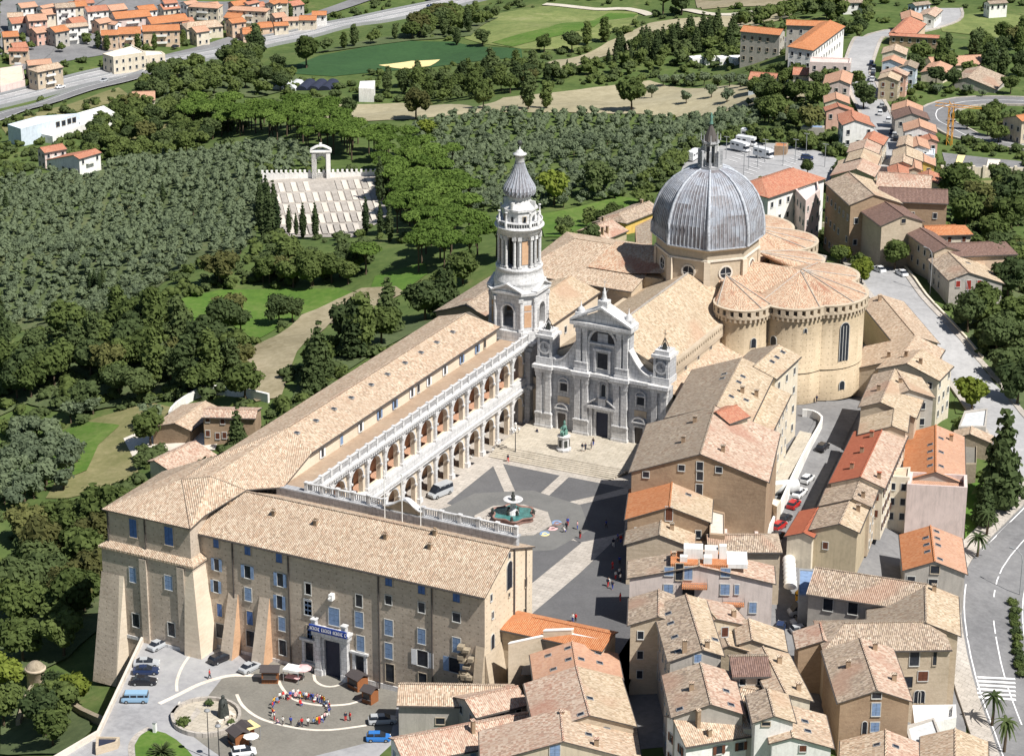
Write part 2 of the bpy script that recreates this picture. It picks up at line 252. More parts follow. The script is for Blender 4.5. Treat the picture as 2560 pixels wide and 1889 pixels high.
# ---------------- mesh + object helpers ----------------
def tag(o,label=None,cat=None,group=None,kind=None):
    if label: o['label']=label
    if cat: o['category']=cat
    if group: o['group']=group
    if kind: o['kind']=kind
    return o
def thing(name,loc,label,cat,group=None,rz=0):
    o=bpy.data.objects.new(name,None); COL.objects.link(o); o.location=loc; o.rotation_euler=(0,0,rz); o.empty_display_size=.5
    return tag(o,label,cat,group)
class MB:
    def __init__(s): s.v=[]; s.f=[]; s.m=[]; s.sm=[]
    def face(s,pts,m=0,sm=False):
        n=len(s.v); s.v+= [tuple(p) for p in pts]; s.f.append(tuple(range(n,n+len(pts)))); s.m.append(m); s.sm.append(sm)
    def add(s,vs,fs,m=0,sm=False):
        n=len(s.v); s.v+=[tuple(p) for p in vs]
        for f in fs: s.f.append(tuple(n+i for i in f)); s.m.append(m); s.sm.append(sm)
    def obox(s,p,a,b,c,m=0):
        p,a,b,c=Vector(p),Vector(a),Vector(b),Vector(c); v=[p,p+a,p+a+b,p+b,p+c,p+a+c,p+a+b+c,p+b+c]
        fs=[(0,3,2,1),(4,5,6,7),(0,1,5,4),(1,2,6,5),(2,3,7,6),(3,0,4,7)]
        if a.cross(b).dot(c)<0: fs=[f[::-1] for f in fs]
        for f in fs: s.face([v[i] for i in f],m)
    def box(s,x0,x1,y0,y1,z0,z1,m=0): s.obox((x0,y0,z0),(x1-x0,0,0),(0,y1-y0,0),(0,0,z1-z0),m)
    def cbox(s,c,d,w,l,h,m=0):   # centre of base, unit dir d (2D), width along d, length across, height
        d=Vector((d[0],d[1],0)); n=Vector((-d.y,d.x,0)); s.obox(Vector(c)-d*w/2-n*l/2,d*w,n*l,(0,0,h),m)
    def prism(s,poly,z0,z1,m=0,mt=None,sm=False,cap=True,bot=False):
        n=len(poly); A=sum(poly[i][0]*poly[(i+1)%n][1]-poly[(i+1)%n][0]*poly[i][1] for i in range(n))
        if A<0: poly=poly[::-1]
        f0=z0 if callable(z0) else (lambda x,y:z0)
        for i in range(n):
            a,b=poly[i],poly[(i+1)%n]; s.face([(a[0],a[1],f0(*a[:2])),(b[0],b[1],f0(*b[:2])),(b[0],b[1],z1),(a[0],a[1],z1)],m,sm)
        if cap: s.face([(a[0],a[1],z1) for a in poly],m if mt is None else mt)
        if bot: s.face([(a[0],a[1],f0(*a[:2])) for a in poly[::-1]],m)
    def lathe(s,c,prof,n=24,m=0,sm=True,a0=0,a1=2*math.pi,fl=None):
        full=abs(a1-a0-2*math.pi)<1e-6; k=n if full else n+1; vs=[]
        for r,z in prof:
            for i in range(k):
                a=a0+(a1-a0)*i/n; rr=r*(fl(a,z) if fl else 1); vs.append((c[0]+rr*math.cos(a),c[1]+rr*math.sin(a),c[2]+z))
        fs=[]
        for j in range(len(prof)-1):
            for i in range(n):
                i2=(i+1)%k; fs.append((j*k+i,j*k+i2,(j+1)*k+i2,(j+1)*k+i))
        s.add(vs,fs,m,sm)
        if full and prof[-1][0]>.02: s.face([vs[(len(prof)-1)*k+i] for i in range(n)],m)
    def tube(s,pts,r,n=6,m=0,r2=None):
        pts=[Vector(p) for p in pts]; vs=[]; N=len(pts)
        for i,p in enumerate(pts):
            d=(pts[min(i+1,N-1)]-pts[max(i-1,0)]).normalized(); a=d.cross(Vector((0,0,1)));
            if a.length<.1: a=d.cross(Vector((1,0,0)))
            a.normalize(); b=d.cross(a); rr=r if r2 is None else r+(r2-r)*i/(N-1)
            for k in range(n): t=2*math.pi*k/n; vs.append(p+a*rr*math.cos(t)+b*rr*math.sin(t))
        s.add(vs,[(i*n+k,(i+1)*n+k,(i+1)*n+(k+1)%n,i*n+(k+1)%n) for i in range(N-1) for k in range(n)],m,True)
        s.face([vs[(N-1)*n+k] for k in range(n)],m)
    def build(s,name,mats,parent=None,label=None,cat=None,group=None,kind=None,local=False):
        if isinstance(mats,str): mats=[mats]
        me=bpy.data.meshes.new(name)
        off=Vector((0,0,0)) if (parent is None or local) else worldloc(parent)
        me.from_pydata([(v[0]-off.x,v[1]-off.y,v[2]-off.z) for v in s.v],[],s.f); 
        for k in mats: me.materials.append(MATS[k])
        me.polygons.foreach_set('material_index',s.m); me.polygons.foreach_set('use_smooth',s.sm)
        nv=len(me.loops); co=np.empty(len(me.vertices)*3); me.vertices.foreach_get('co',co); co=co.reshape(-1,3)+np.array(off)
        li=np.empty(nv,dtype=np.int64); me.loops.foreach_get('vertex_index',li)
        nr=np.empty(len(me.polygons)*3); me.polygons.foreach_get('normal',nr); nr=nr.reshape(-1,3)
        tot=np.empty(len(me.polygons),dtype=np.int64); me.polygons.foreach_get('loop_total',tot); N=np.repeat(nr,tot,axis=0); Pc=co[li]
        hx=-N[:,1].copy(); hy=N[:,0].copy(); ln=np.hypot(hx,hy); flat=ln<.05; ln[flat]=1; hx/=ln; hy/=ln; hx[flat]=1; hy[flat]=0
        H=np.stack([hx,hy,np.zeros_like(hx)],1); V=np.cross(N,H)
        uv=me.uv_layers.new(name='UVMap'); uv.data.foreach_set('uv',np.stack([(Pc*H).sum(1),(Pc*V).sum(1)],1).ravel())
        o=bpy.data.objects.new(name,me); COL.objects.link(o)
        if parent is not None: o.parent=parent
        return tag(o,label,cat,group,kind)
def worldloc(o):
    v=Vector((0,0,0))
    while o is not None: v+=o.location; o=o.parent
    return v
def inst(name,me,parent,loc,rz=0,sc=(1,1,1),label=None):
    o=bpy.data.objects.new(name,me); COL.objects.link(o); o.parent=parent; o.location=Vector(loc)-(worldloc(parent) if parent else Vector((0,0,0))); o.rotation_euler=(0,0,rz); o.scale=sc
    if label: o['label']=label
    return o
def copy_tree(o,parent=None):
    c=o.copy(); COL.objects.link(c); c.parent=parent
    for ch in o.children: copy_tree(ch,c)
    return c
DRP=[]; RDS=[]
def drape(name,poly,mat,dz=.15,kind='structure',label=None,cat=None,px=True,thick=0):
    pts=[Gr(q) if px else Vector((q[0],q[1],0)) for q in poly]; DRP.append((name,[(p.x,p.y) for p in pts]))
    bm=bmesh.new(); f=bm.faces.new([bm.verts.new((p.x,p.y,0)) for p in pts]); bmesh.ops.triangulate(bm,faces=[f])
    x0,x1=min(p.x for p in pts),max(p.x for p in pts); y0,y1=min(p.y for p in pts),max(p.y for p in pts)
    for X in AX:
        if x0<X<x1: bmesh.ops.bisect_plane(bm,geom=bm.verts[:]+bm.edges[:]+bm.faces[:],plane_co=(X,0,0),plane_no=(1,0,0))
    for Y in AY:
        if y0<Y<y1: bmesh.ops.bisect_plane(bm,geom=bm.verts[:]+bm.edges[:]+bm.faces[:],plane_co=(0,Y,0),plane_no=(0,1,0))
    for v in bm.verts: v.co.z=zt(v.co.x,v.co.y)+dz
    bmesh.ops.recalc_face_normals(bm,faces=bm.faces[:])
    for f in bm.faces:
        if f.normal.z<0: f.normal_flip()
    me=bpy.data.meshes.new(name); bm.to_mesh(me); bm.free(); me.materials.append(MATS[mat]); o=bpy.data.objects.new(name,me); COL.objects.link(o)
    return tag(o,label,cat,None,kind)
def catmull(pts,step=4.):
    out=[]; P_=[pts[0]]+list(pts)+[pts[-1]]
    for i in range(1,len(P_)-2):
        a,b,c,d=P_[i-1],P_[i],P_[i+1],P_[i+2]; n=max(2,int((Vector(c)-Vector(b)).length/step))
        for k in range(n):
            t=k/n; out.append(tuple(.5*((2*b[j])+(-a[j]+c[j])*t+(2*a[j]-5*b[j]+4*c[j]-d[j])*t*t+(-a[j]+3*b[j]-3*c[j]+d[j])*t**3) for j in range(2)))
    out.append(tuple(pts[-1][:2])); return out
def strip(mb,line,o0,o1,dz,m=0,zf=zt,n=1,h=None,dash=None):
    """ribbon along line between side offsets o0<o1; h = kerb/wall height (box)"""
    L=[]; acc=0
    for i,p in enumerate(line):
        a=line[max(i-1,0)]; b=line[min(i+1,len(line)-1)]; d=Vector((b[0]-a[0],b[1]-a[1])); d.normalize(); nx,ny=d.y,-d.x
        row=[]
        for k in range(n+1):
            o=o0+(o1-o0)*k/n; x,y=p[0]+nx*o,p[1]+ny*o; row.append((x,y,zf(x,y)+dz))
        if i: acc+=math.hypot(p[0]-line[i-1][0],p[1]-line[i-1][1])
        L.append((row,acc))
    for i in range(len(L)-1):
        if dash and (L[i][1]%(dash[0]+dash[1]))>dash[0]: continue
        for k in range(n):
            a,b,c,d=L[i][0][k],L[i][0][k+1],L[i+1][0][k+1],L[i+1][0][k]
            if h:
                up=lambda q:(q[0],q[1],q[2]+h); dn=lambda q:(q[0],q[1],q[2]-2)
                mb.face([up(a),up(b),up(c),up(d)],m); mb.face([dn(b),dn(c),up(c),up(b)],m); mb.face([dn(d),dn(a),up(a),up(d)],m)
                if i==0: mb.face([dn(a),dn(b),up(b),up(a)],m)
                if i==len(L)-2: mb.face([dn(c),dn(d),up(d),up(c)],m)
            else: mb.face([a,b,c,d],m)
# ================= terrain and ground sheets =================
b=MB(); nx,ny=len(AX),len(AY)
b.v=[(AX[i],AY[j],ZT[i,j]) for i in range(nx) for j in range(ny)]
for i in range(nx-1):
    for j in range(ny-1):
        a=i*ny+j; b.f+=[(a,a+ny,a+ny+1),(a,a+ny+1,a+1)]; b.m+=[0,0]; b.sm+=[True,True]
b.build('ground','grass',kind='structure')
reg('D')
for nm,mt,dz,pl in [
 ('orchard_ground','scrub_soil',.12,[(0,392),(180,370),(330,330),(520,330),(560,400),(560,520),(520,560),(380,600),(330,640),(250,690),(60,720),(0,730)]),
 ('orchard_ground','grass',.12,[(905,262),(1080,245),(1250,248),(1400,252),(1600,242),(1700,268),(1560,330),(1430,400),(1300,440),(1180,470),(1000,450),(960,350),(900,290)]),
 ('crop_field','crop_green',.2,[(640,145),(700,122),(800,103),(880,90),(990,92),(1140,108),(1142,128),(1000,140),(900,152),(730,168),(640,162)]),
 ('bare_patch','sand_yellow',.35,[(828,144),(900,135),(962,132),(940,146),(885,153)]),
 ('meadow','meadow',.2,[(1015,85),(1080,32),(1200,14),(1395,27),(1392,50),(1320,82),(1240,112),(1140,108)]),
 ('grass_strip','grass_bright',.4,[(1075,95),(1200,62),(1330,30),(1395,32),(1300,60),(1200,85),(1120,104)]),
 ('stubble_field','stubble',.3,[(1175,150),(1250,128),(1330,92),(1420,52),(1560,38),(1690,18),(1745,8),(1720,42),(1640,62),(1500,72),(1420,97),(1300,132),(1240,155)]),
 ('stubble_field','stubble',.25,[(705,230),(880,226),(960,230),(1040,236),(1100,215),(1300,192),(1420,177),(1600,187),(1660,192),(1780,200),(1760,224),(1600,242),(1400,250),(1250,247),(1080,247),(900,262),(780,268),(705,256)]),
 ('ploughed_field','earth_path',.3,[(1520,0),(1745,-4),(1745,10),(1600,16),(1535,22)]),
 ('lawn','grass_bright',.2,[(345,690),(390,655),(480,635),(620,630),(740,630),(772,640),(730,668),(650,690),(600,722),(560,745),(500,705),(400,712)]),
 ('lawn','grass_bright',.2,[(820,605),(930,575),(935,600),(880,640),(810,632)]),
 ('earth_path','earth_path',.35,[(515,790),(600,738),(660,690),(740,655),(790,632),(865,628),(885,642),(810,680),(720,710),(650,770),(615,870),(560,880),(515,840)]),
 ('dry_grass','grass_dry',.2,[(100,1090),(150,1000),(175,930),(330,880),(420,900),(400,940),(320,980),(300,1035),(240,1068),(150,1090)]),
 ('lawn','grass_bright',.35,[(120,950),(190,925),(262,932),(215,975),(190,1030),(150,1045),(20,1080),(0,1075),(0,1000)]),
 ('lawn','grass_bright',.25,[(2060,1270),(2110,1180),(2112,1060),(2239,1040),(2239,1105),(2175,1200),(2118,1295)]),
 ('lawn','grass_bright',.25,[(2130,1500),(2150,1560),(2180,1652),(2150,1652),(2128,1560)]),
 ('lawn','grass',.25,[(2085,880),(2100,850),(2140,880),(2165,910),(2090,905)]),
 ('lawn','grass_bright',.25,[(1180,470),(1260,455),(1350,430),(1420,440),(1400,480),(1250,520),(1190,520)]),
 ('dry_grass','grass_dry',.2,[(280,300),(370,270),(400,285),(360,300),(290,310)]),
 ('grass_bank','grass_dry',.2,[(0,275),(140,232),(260,192),(290,215),(150,250),(20,300)]),
 ('dry_grass','grass_dry',.2,[(2080,395),(2239,395),(2239,440),(2140,440)]),
 ('meadow','meadow',.2,[(2050,40),(2150,28),(2239,35),(2239,90),(2150,80),(2060,70)]),
 ('gravel_terrace','stone_pale',.25,[(270,960),(350,925),(480,960),(470,985),(380,985),(290,1000)]),
 ('cemetery_ground','slab_paving',.2,[(565,395),(820,378),(850,470),(780,520),(620,520),(590,470)]),
 ('car_park','asphalt_white',.25,[(1480,400),(1500,350),(1600,310),(1700,315),(1800,335),(1830,350),(1815,395),(1780,420),(1650,400),(1560,440),(1480,440)]),
 ('yard','asphalt_pale',.25,[(380,60),(470,50),(560,40),(620,8),(600,0),(0,0),(0,120),(120,140),(300,110)]),
 ('yard','asphalt_pale',.25,[(2060,335),(2239,355),(2239,380),(2070,372)]),
 ('town_pavement','asphalt_pale',.1,[(1300,1652),(1330,1300),(1400,930),(1600,860),(1900,800),(2000,1000),(2110,1300),(2115,1652)]),
]: drape(nm,pl,mt,dz)
# roads
def road(name,pts,w,mat='asphalt',dz=.5,z='D',kerb=None,lines=(),n=2):
    reg(z); L=catmull([tuple(Gr(q)[:2]) for q in pts],5.)
    RDS.append((L,w)); m=MB(); strip(m,L,-w/2,w/2,dz,n=n); m.build(name,mat,kind='structure')
    if kerb:
        m=MB(); strip(m,L,-w/2-kerb,-w/2,dz+.05,h=.1); strip(m,L,w/2,w/2+kerb,dz+.05,h=.1); m.build('pavement','slab_paving',kind='structure')
    if lines:
        m=MB()
        for o,ww,ds in lines: strip(m,L,o-ww/2,o+ww/2,dz+.03,dash=ds)
        m.build('road_marking','paint_white',kind='structure')
    return L
HW=road('highway',[(-60,240),(0,225),(120,194),(220,170),(300,153),(440,127),(560,99),(700,68),(850,38),(1000,6),(1080,-12)],15,'asphalt_white',.6,lines=((-7,.3,None),(7,.3,None),(0,.6,None),(-3.6,.2,(6,6)),(3.6,.2,(6,6))))
HB=road('slip_road',[(-60,278),(0,260),(100,230),(200,196),(280,176),(350,152)],7,'asphalt_pale',.8,lines=((-3.2,.25,None),(3.2,.25,None)))
road('lane',[(1190,11),(1300,22),(1400,27),(1540,31),(1700,18)],5,'gravel',.5)
road('suburb_street',[(20,160),(90,120),(130,60),(180,20),(230,-10)],8,'asphalt_pale',.6)
road('suburb_street',[(300,150),(400,120),(500,92),(570,72),(600,50),(640,45),(760,12),(820,-10)],9,'asphalt_pale',.6)
road('suburb_street',[(570,72),(560,48),(590,10),(640,-10)],8,'asphalt_pale',.65)
UR=road('uphill_road',[(1950,390),(1944,345),(1938,300),(1915,250),(1893,205),(1872,165),(1885,115),(1925,78),(1985,70),(2070,45),(2075,20)],9,'asphalt_white',.4,kerb=1.2)
CR=road('curved_road',[(2300,226),(2190,222),(2110,225),(2060,238),(2046,252),(2060,272),(2110,298),(2200,315),(2300,330)],10,'asphalt_pale',.5,kerb=.8,lines=((0,.3,None),))
RR=road('hill_road',[(1900,575),(1925,600),(1960,650),(2020,715),(2085,790),(2150,865),(2239,985),(2300,1080)],11,'asphalt_white',.4,kerb=1.5)
ST=road('side_street',[(1745,1652),(1740,1500),(1735,1400),(1722,1330),(1705,1260),(1700,1200),(1745,1085),(1795,980),(1840,895),(1880,840),(1910,760)],7.5,'asphalt_pale',.3)
reg('W')
WR=road('bend_road',[(2600,-700),(2200,-330),(1960,-90),(1800,120),(1735,330),(1735,600),(1790,900),(1880,1200),(1990,1480),(2120,1800)],11.5,'asphalt_pale',.45,'W',n=3,lines=((0,.22,None),(-5.2,.22,None),(5.2,.22,None)))
m=MB(); strip(m,WR,-8.0,-6.0,.5,h=.12); m.build('pavement','slab_paving',kind='structure')
m=MB(); strip(m,WR,5.8,9.5,.5,h=.12); m.build('pavement','slab_paving',kind='structure')
m=MB()
for k in range(6):   # zebra crossing
    reg('W'); c=Gr((1752,1035+k*33)); d=(Gr((1850,1040+k*33))-Gr((1665,1030+k*33))); d.normalize(); q=Vector((-d.y,d.x,0))*.25
    if k%1==0:
        e=d*3.4; m.face([(p.x,p.y,zt(p.x,p.y)+.49) for p in (c-e-q,c+e-q,c+e+q,c-e+q)])
m.build('zebra_crossing','paint_white',kind='structure')
def wall_line(name,L,o0,o1,h,mat,label,cat='wall',dz=0):
    m=MB(); strip(m,L,o0,o1,dz,h=h); return m.build(name,mat,label=label,cat=cat)
wall_line('parapet_wall',WR,-8.8,-8.05,1.2,'plaster_cream','pale low parapet wall on the town side of the bend road')
wall_line('guard_rail',HW,-8.4,-8.1,1.5,'iron_grey','long metal crash barrier on the near edge of the highway','guard rail')
wall_line('guard_rail',HW,8.1,8.4,1.5,'iron_grey','long metal crash barrier on the far edge of the highway by the suburb','guard rail')
wall_line('guard_rail',HW,-.2,.1,1.2,'iron_grey','metal crash barrier running down the middle of the highway','guard rail')
wall_line('guard_rail',HB,-4.1,-3.9,1.3,'iron_grey','metal barrier on the lower edge of the slip road','guard rail')
wall_line('parapet_wall',RR,6.9,7.5,1.1,'plaster_cream','pale low wall on the left of the sloping white hill road') if 0 else None
wall_line('parapet_wall',RR[:len(RR)//2],-7.5,-7.0,1.0,'plaster_cream','pale low wall between the hill road and the long tiled sheds')
# town slab and piazza
def flat(name,poly,z0,z1,mat,kind='structure'):
    m=MB(); m.prism([tuple(p[:2]) for p in poly],z0,z1,0); return m.build(name,mat,kind=kind)
reg('D'); _s=[P(q,0) for q in ((1340,1405),(1368,1520),(1405,1720),(1440,2000))]; flat('piazza',[(-215,338.5),(-215,425),(-166,425),(-161,392),(-150,340),(-128,230)]+[(p.x,p.y) for p in _s][::-1]+[(-166.8,338.5)],-13,0,'slab_paving')
reg('Q')
def sheet(name,pts,z,mat): 
    m=MB(); m.face([P(q,z) for q in pts]); o=m.build(name,mat,kind='structure'); 
    if o.data.polygons[0].normal.z<0: o.data.flip_normals()
    return o
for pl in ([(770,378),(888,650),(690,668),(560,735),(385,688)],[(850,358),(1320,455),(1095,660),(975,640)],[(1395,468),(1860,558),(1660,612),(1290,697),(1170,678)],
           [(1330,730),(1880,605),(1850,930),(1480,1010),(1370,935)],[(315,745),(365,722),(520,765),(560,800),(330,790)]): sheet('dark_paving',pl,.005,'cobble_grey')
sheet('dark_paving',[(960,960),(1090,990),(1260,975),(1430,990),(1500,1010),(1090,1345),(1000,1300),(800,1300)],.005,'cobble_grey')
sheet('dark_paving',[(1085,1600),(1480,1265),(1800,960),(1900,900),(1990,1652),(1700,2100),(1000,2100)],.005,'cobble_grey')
c=P((933,830),0); FC=Vector((c.x,c.y,0))
def ngon(c,r,n,a0=0): return [(c[0]+r*math.cos(a0+2*math.pi*i/n),c[1]+r*math.sin(a0+2*math.pi*i/n)) for i in range(n)]
flat('paving_band',ngon(FC,14.5,8,.2),-.5,.010,'cobble_mid')
# steps before the church: platform z=1
y0=402.2
for k in range(7):
    flat('church_step' ,[(-206.5+k*.0,y0+k*.62),(-180.5+k*.3,y0+k*.62+.4),(-177,424),(-206.5,424)],.005+k*.143-.2,.15+k*.143,'slab_warm')
# lower square
reg('M')
e1=P((600,140),-8.5); e2=P((160,1075),-8.5); e3=P((60,1300),-8.5); e0=Vector((-238,324,0))
reg('N'); f1=P((1490,420),-8.5); f2=P((1450,720),-8.5); f3=P((1400,960),-8.5)
LP=[(e1.x,e1.y),(e2.x,e2.y),(e3.x-6,e3.y-16),(e3.x-14,e3.y-60),(-150,240),(-150,280),(-168,300),(-168,330),(-238,330),(-238,322)]
flat('lower_square',LP,-22,-8.5,'concrete_pale')
m=MB(); a=Vector((e1.x,e1.y,-9)); c=Vector((e2.x,e2.y,-9)); d=(c-a); u=d.normalized(); n=Vector((u.y,-u.x,0))
m.obox(a,d,n*-.45,(0,0,1.5)); c2=Vector((e3.x-6,e3.y-16,-9)); m.obox(c,c2-c,n*-.45,(0,0,1.5)); o=m.build('parapet_wall','stone_pale',label='long pale parapet wall along the car park edge above the garden',cat='wall')
def arc(pts,w,z,mat,name='stone_ring',closed=False):
    q=[tuple(P(p,z)[:2]) for p in pts]
    if closed: q=q+q[:2]
    L=catmull(q,1.0); m=MB(); strip(m,L,-w/2,w/2,0,zf=lambda x,y:z); return m.build(name,mat,kind='structure')
reg('N'); g=[P(q,-8.5) for q in ((-330,560),(-150,330),(60,330),(330,170),(500,130),(700,250),(1000,330),(1290,440),(1480,470),(1450,700),(1400,900),(1000,1000),(400,1150),(0,1200),(-300,1000),(-560,800))]
m=MB(); m.face([(p.x,p.y,-8.494) for p in g][::-1]); o=m.build('cobbled_floor','cobble_plaza',kind='structure')
if o.data.polygons[0].normal.z<0: o.data.flip_normals()
arc([(-30,500),(20,600),(150,705),(330,772),(600,825),(850,832),(1180,790)],.55,-8.486,'stone_pale')
arc([(360,310),(370,400),(450,510),(560,570),(720,600),(850,605),(1080,575),(1300,440)],.55,-8.486,'stone_pale')
arc([(690,310),(700,370),(760,415),(840,430),(920,415),(990,375),(1010,350)],.5,-8.480,'stone_pale')
reg('M')
arc([(1190,205),(1060,290),(960,420),(905,560),(905,660)],.5,-8.486,'stone_pale'); arc([(740,775),(900,700),(1100,600),(1280,540),(1450,510),(1750,520)],.9,-8.478,'stone_pale')
arc([(930,755),(920,790),(940,810)],.3,-8.47,'stone_pale')
q=[(650,1010),(560,1070),(510,1160),(520,1290),(700,1400),(1080,1300),(1000,1200),(900,1110),(800,1050)]
m=MB(); m.face([P(p,-8.46) for p in q]); o=m.build('lawn','grass_bright',kind='structure')
if o.data.polygons[0].normal.z<0: o.data.flip_normals()
arc([(650,1000),(545,1060),(480,1160),(490,1300)],1.0,-8.455,'slab_paving','kerb')
# ================= building kit =================
WC={}; WALLS={}
def winmesh(w,h,style):
    k=(w,h,style)
    if k in WC: return WC[k]
    f=MB(); t=.12; d=.10
    if style=='arch':
        n=8; pts=[(w/2*math.cos(math.pi*i/n),h-w/2+w/2*math.sin(math.pi*i/n)) for i in range(n+1)]
        out=[((w/2+t)*math.cos(math.pi*i/n),h-w/2+(w/2+t)*math.sin(math.pi*i/n)) for i in range(n+1)]
        pts=[(w/2,0)]+pts+[(-w/2,0)]; out=[(w/2+t,-t)]+out+[(-w/2-t,-t)]
        for i in range(len(pts)-1):
            a,b_,c,d_=pts[i],pts[i+1],out[i+1],out[i]
            f.face([(a[0],-d,a[1]),(b_[0],-d,b_[1]),(c[0],-d,c[1]),(d_[0],-d,d_[1])]); f.face([(d_[0],-d,d_[1]),(c[0],-d,c[1]),(c[0],0,c[1]),(d_[0],0,d_[1])]); f.face([(b_[0],-d,b_[1]),(a[0],-d,a[1]),(a[0],0,a[1]),(b_[0],0,b_[1])])
        p=MB(); p.face([(x,-.02,z) for x,z in pts])
    else:
        f.box(-w/2-t,-w/2,-d,0,-t,h+t); f.box(w/2,w/2+t,-d,0,-t,h+t); f.box(-w/2,w/2,-d,0,h,h+t); f.box(-w/2-t*.8,w/2+t*.8,-d-.08,0,-t,0)
        p=MB(); p.face([(-w/2,-.02,0),(w/2,-.02,0),(w/2,-.02,h),(-w/2,-.02,h)])
        if style=='bars': p.box(-.04,.04,-.05,-.02,0,h); p.box(-w/2,w/2,-.05,-.02,h*.62,h*.62+.07)
    sh=None
    fm='frame_pale' if style not in('blue','dark') else 'frame_stone'
    col=dict(blue='paint_blue',paleblue='paint_paleblue',openblue='paint_paleblue',openbrown='shutter_brown',brown='shutter_brown',red='shutter_red',openwhite='paint_white').get(style)
    if col:
        sh=MB()
        if style.startswith('open'):
            sh.box(-w-.05,-w/2-.02,-.16,-.11,0,h); sh.box(w/2+.02,w+.05,-.16,-.11,0,h)
        else:
            sh.box(-w/2+.02,-.02,-.08,-.04,.02,h-.02); sh.box(.02,w/2-.02,-.08,-.04,.02,h-.02)
            for q in (.33,.66): sh.box(-w/2+.02,w/2-.02,-.1,-.08,h*q,h*q+.06)
    def mk(m,name,mat):
        o=m.build(name,mat); me=o.data; bpy.data.objects.remove(o); return me
    joined=MB(); joined.v=f.v+[v for v in p.v]; joined.f=f.f+[tuple(i+len(f.v) for i in q) for q in p.f]; joined.m=[0]*len(f.f)+[1]*len(p.f); joined.sm=[False]*len(joined.f)
    if sh: n=len(joined.v); joined.v+=sh.v; joined.f+=[tuple(i+n for i in q) for q in sh.f]; joined.m+=[2]*len(sh.f); joined.sm+=[False]*len(sh.f)
    WC[k]=(mk(f,'window',fm),mk(p,'pane','glass_dark'),mk(sh,'shutter',col) if sh else None,mk(joined,'window',[fm,'glass_dark',col or 'glass_dark']))
    return WC[k]
def window(parent,p,n,w=.9,h=1.4,style='plain',sub=True,label=None,name='window'):
    """p = bottom centre on the wall, n = outward normal (2D)"""
    rz=math.atan2(n[1],n[0])+math.pi/2; q=Vector(p)+Vector((n[0],n[1],0))*.01; mf,mp,ms,mj=winmesh(w,h,style)
    if not sub: return inst(name,mj,parent,q,rz,label=label)
    o=inst(name,mf,parent,q,rz,label=label)
    for me,k in ((mp,'pane'),(ms,'shutter')):
        if me: c=bpy.data.objects.new(k,me); COL.objects.link(c); c.parent=o
    return o
CAM=Vector((0,0,HC))
def facing(p,n): return (CAM.x-p[0])*n[0]+(CAM.y-p[1])*n[1]>0
def wall_windows(root,p0,p1,z0,z1,n,sp=3.4,fh=3.2,w=.9,h=1.35,style='plain',sub=False,skip=.06,jit=True):
    d=Vector((p1[0]-p0[0],p1[1]-p0[1])); L=d.length; d.normalize(); nc=int((L-1.2)/sp)+ (1 if L>2.6 else 0); nf=int((z1-z0)/fh)
    if nc<1 or nf<1: return
    for f in range(nf):
        zz=z1-(f+1)*fh+.9
        for c in range(nc):
            if random.random()<skip: continue
            u=(c+.5)/nc*L; window(root,(p0[0]+d.x*u,p0[1]+d.y*u,zz),n,w,h,style if not isinstance(style,(list,tuple)) else random.choice(style),sub)
def eaveplane(q,a,d,n,zr,s,far=14):
    r=ray(q); # z = zr - s*((p-a).n)
    o=Vector((0,0,HC)); den=r.z+s*(r.x*n.x+r.y*n.y)
    t=(zr-HC+s*(a.x*n.x+a.y*n.y))/den if abs(den)>1e-5 else 0
    p=o+r*t; w=(p.x-a.x)*n.x+(p.y-a.y)*n.y
    return min(max(w,1.5),far) if t>0 else 4.
GAB=[]
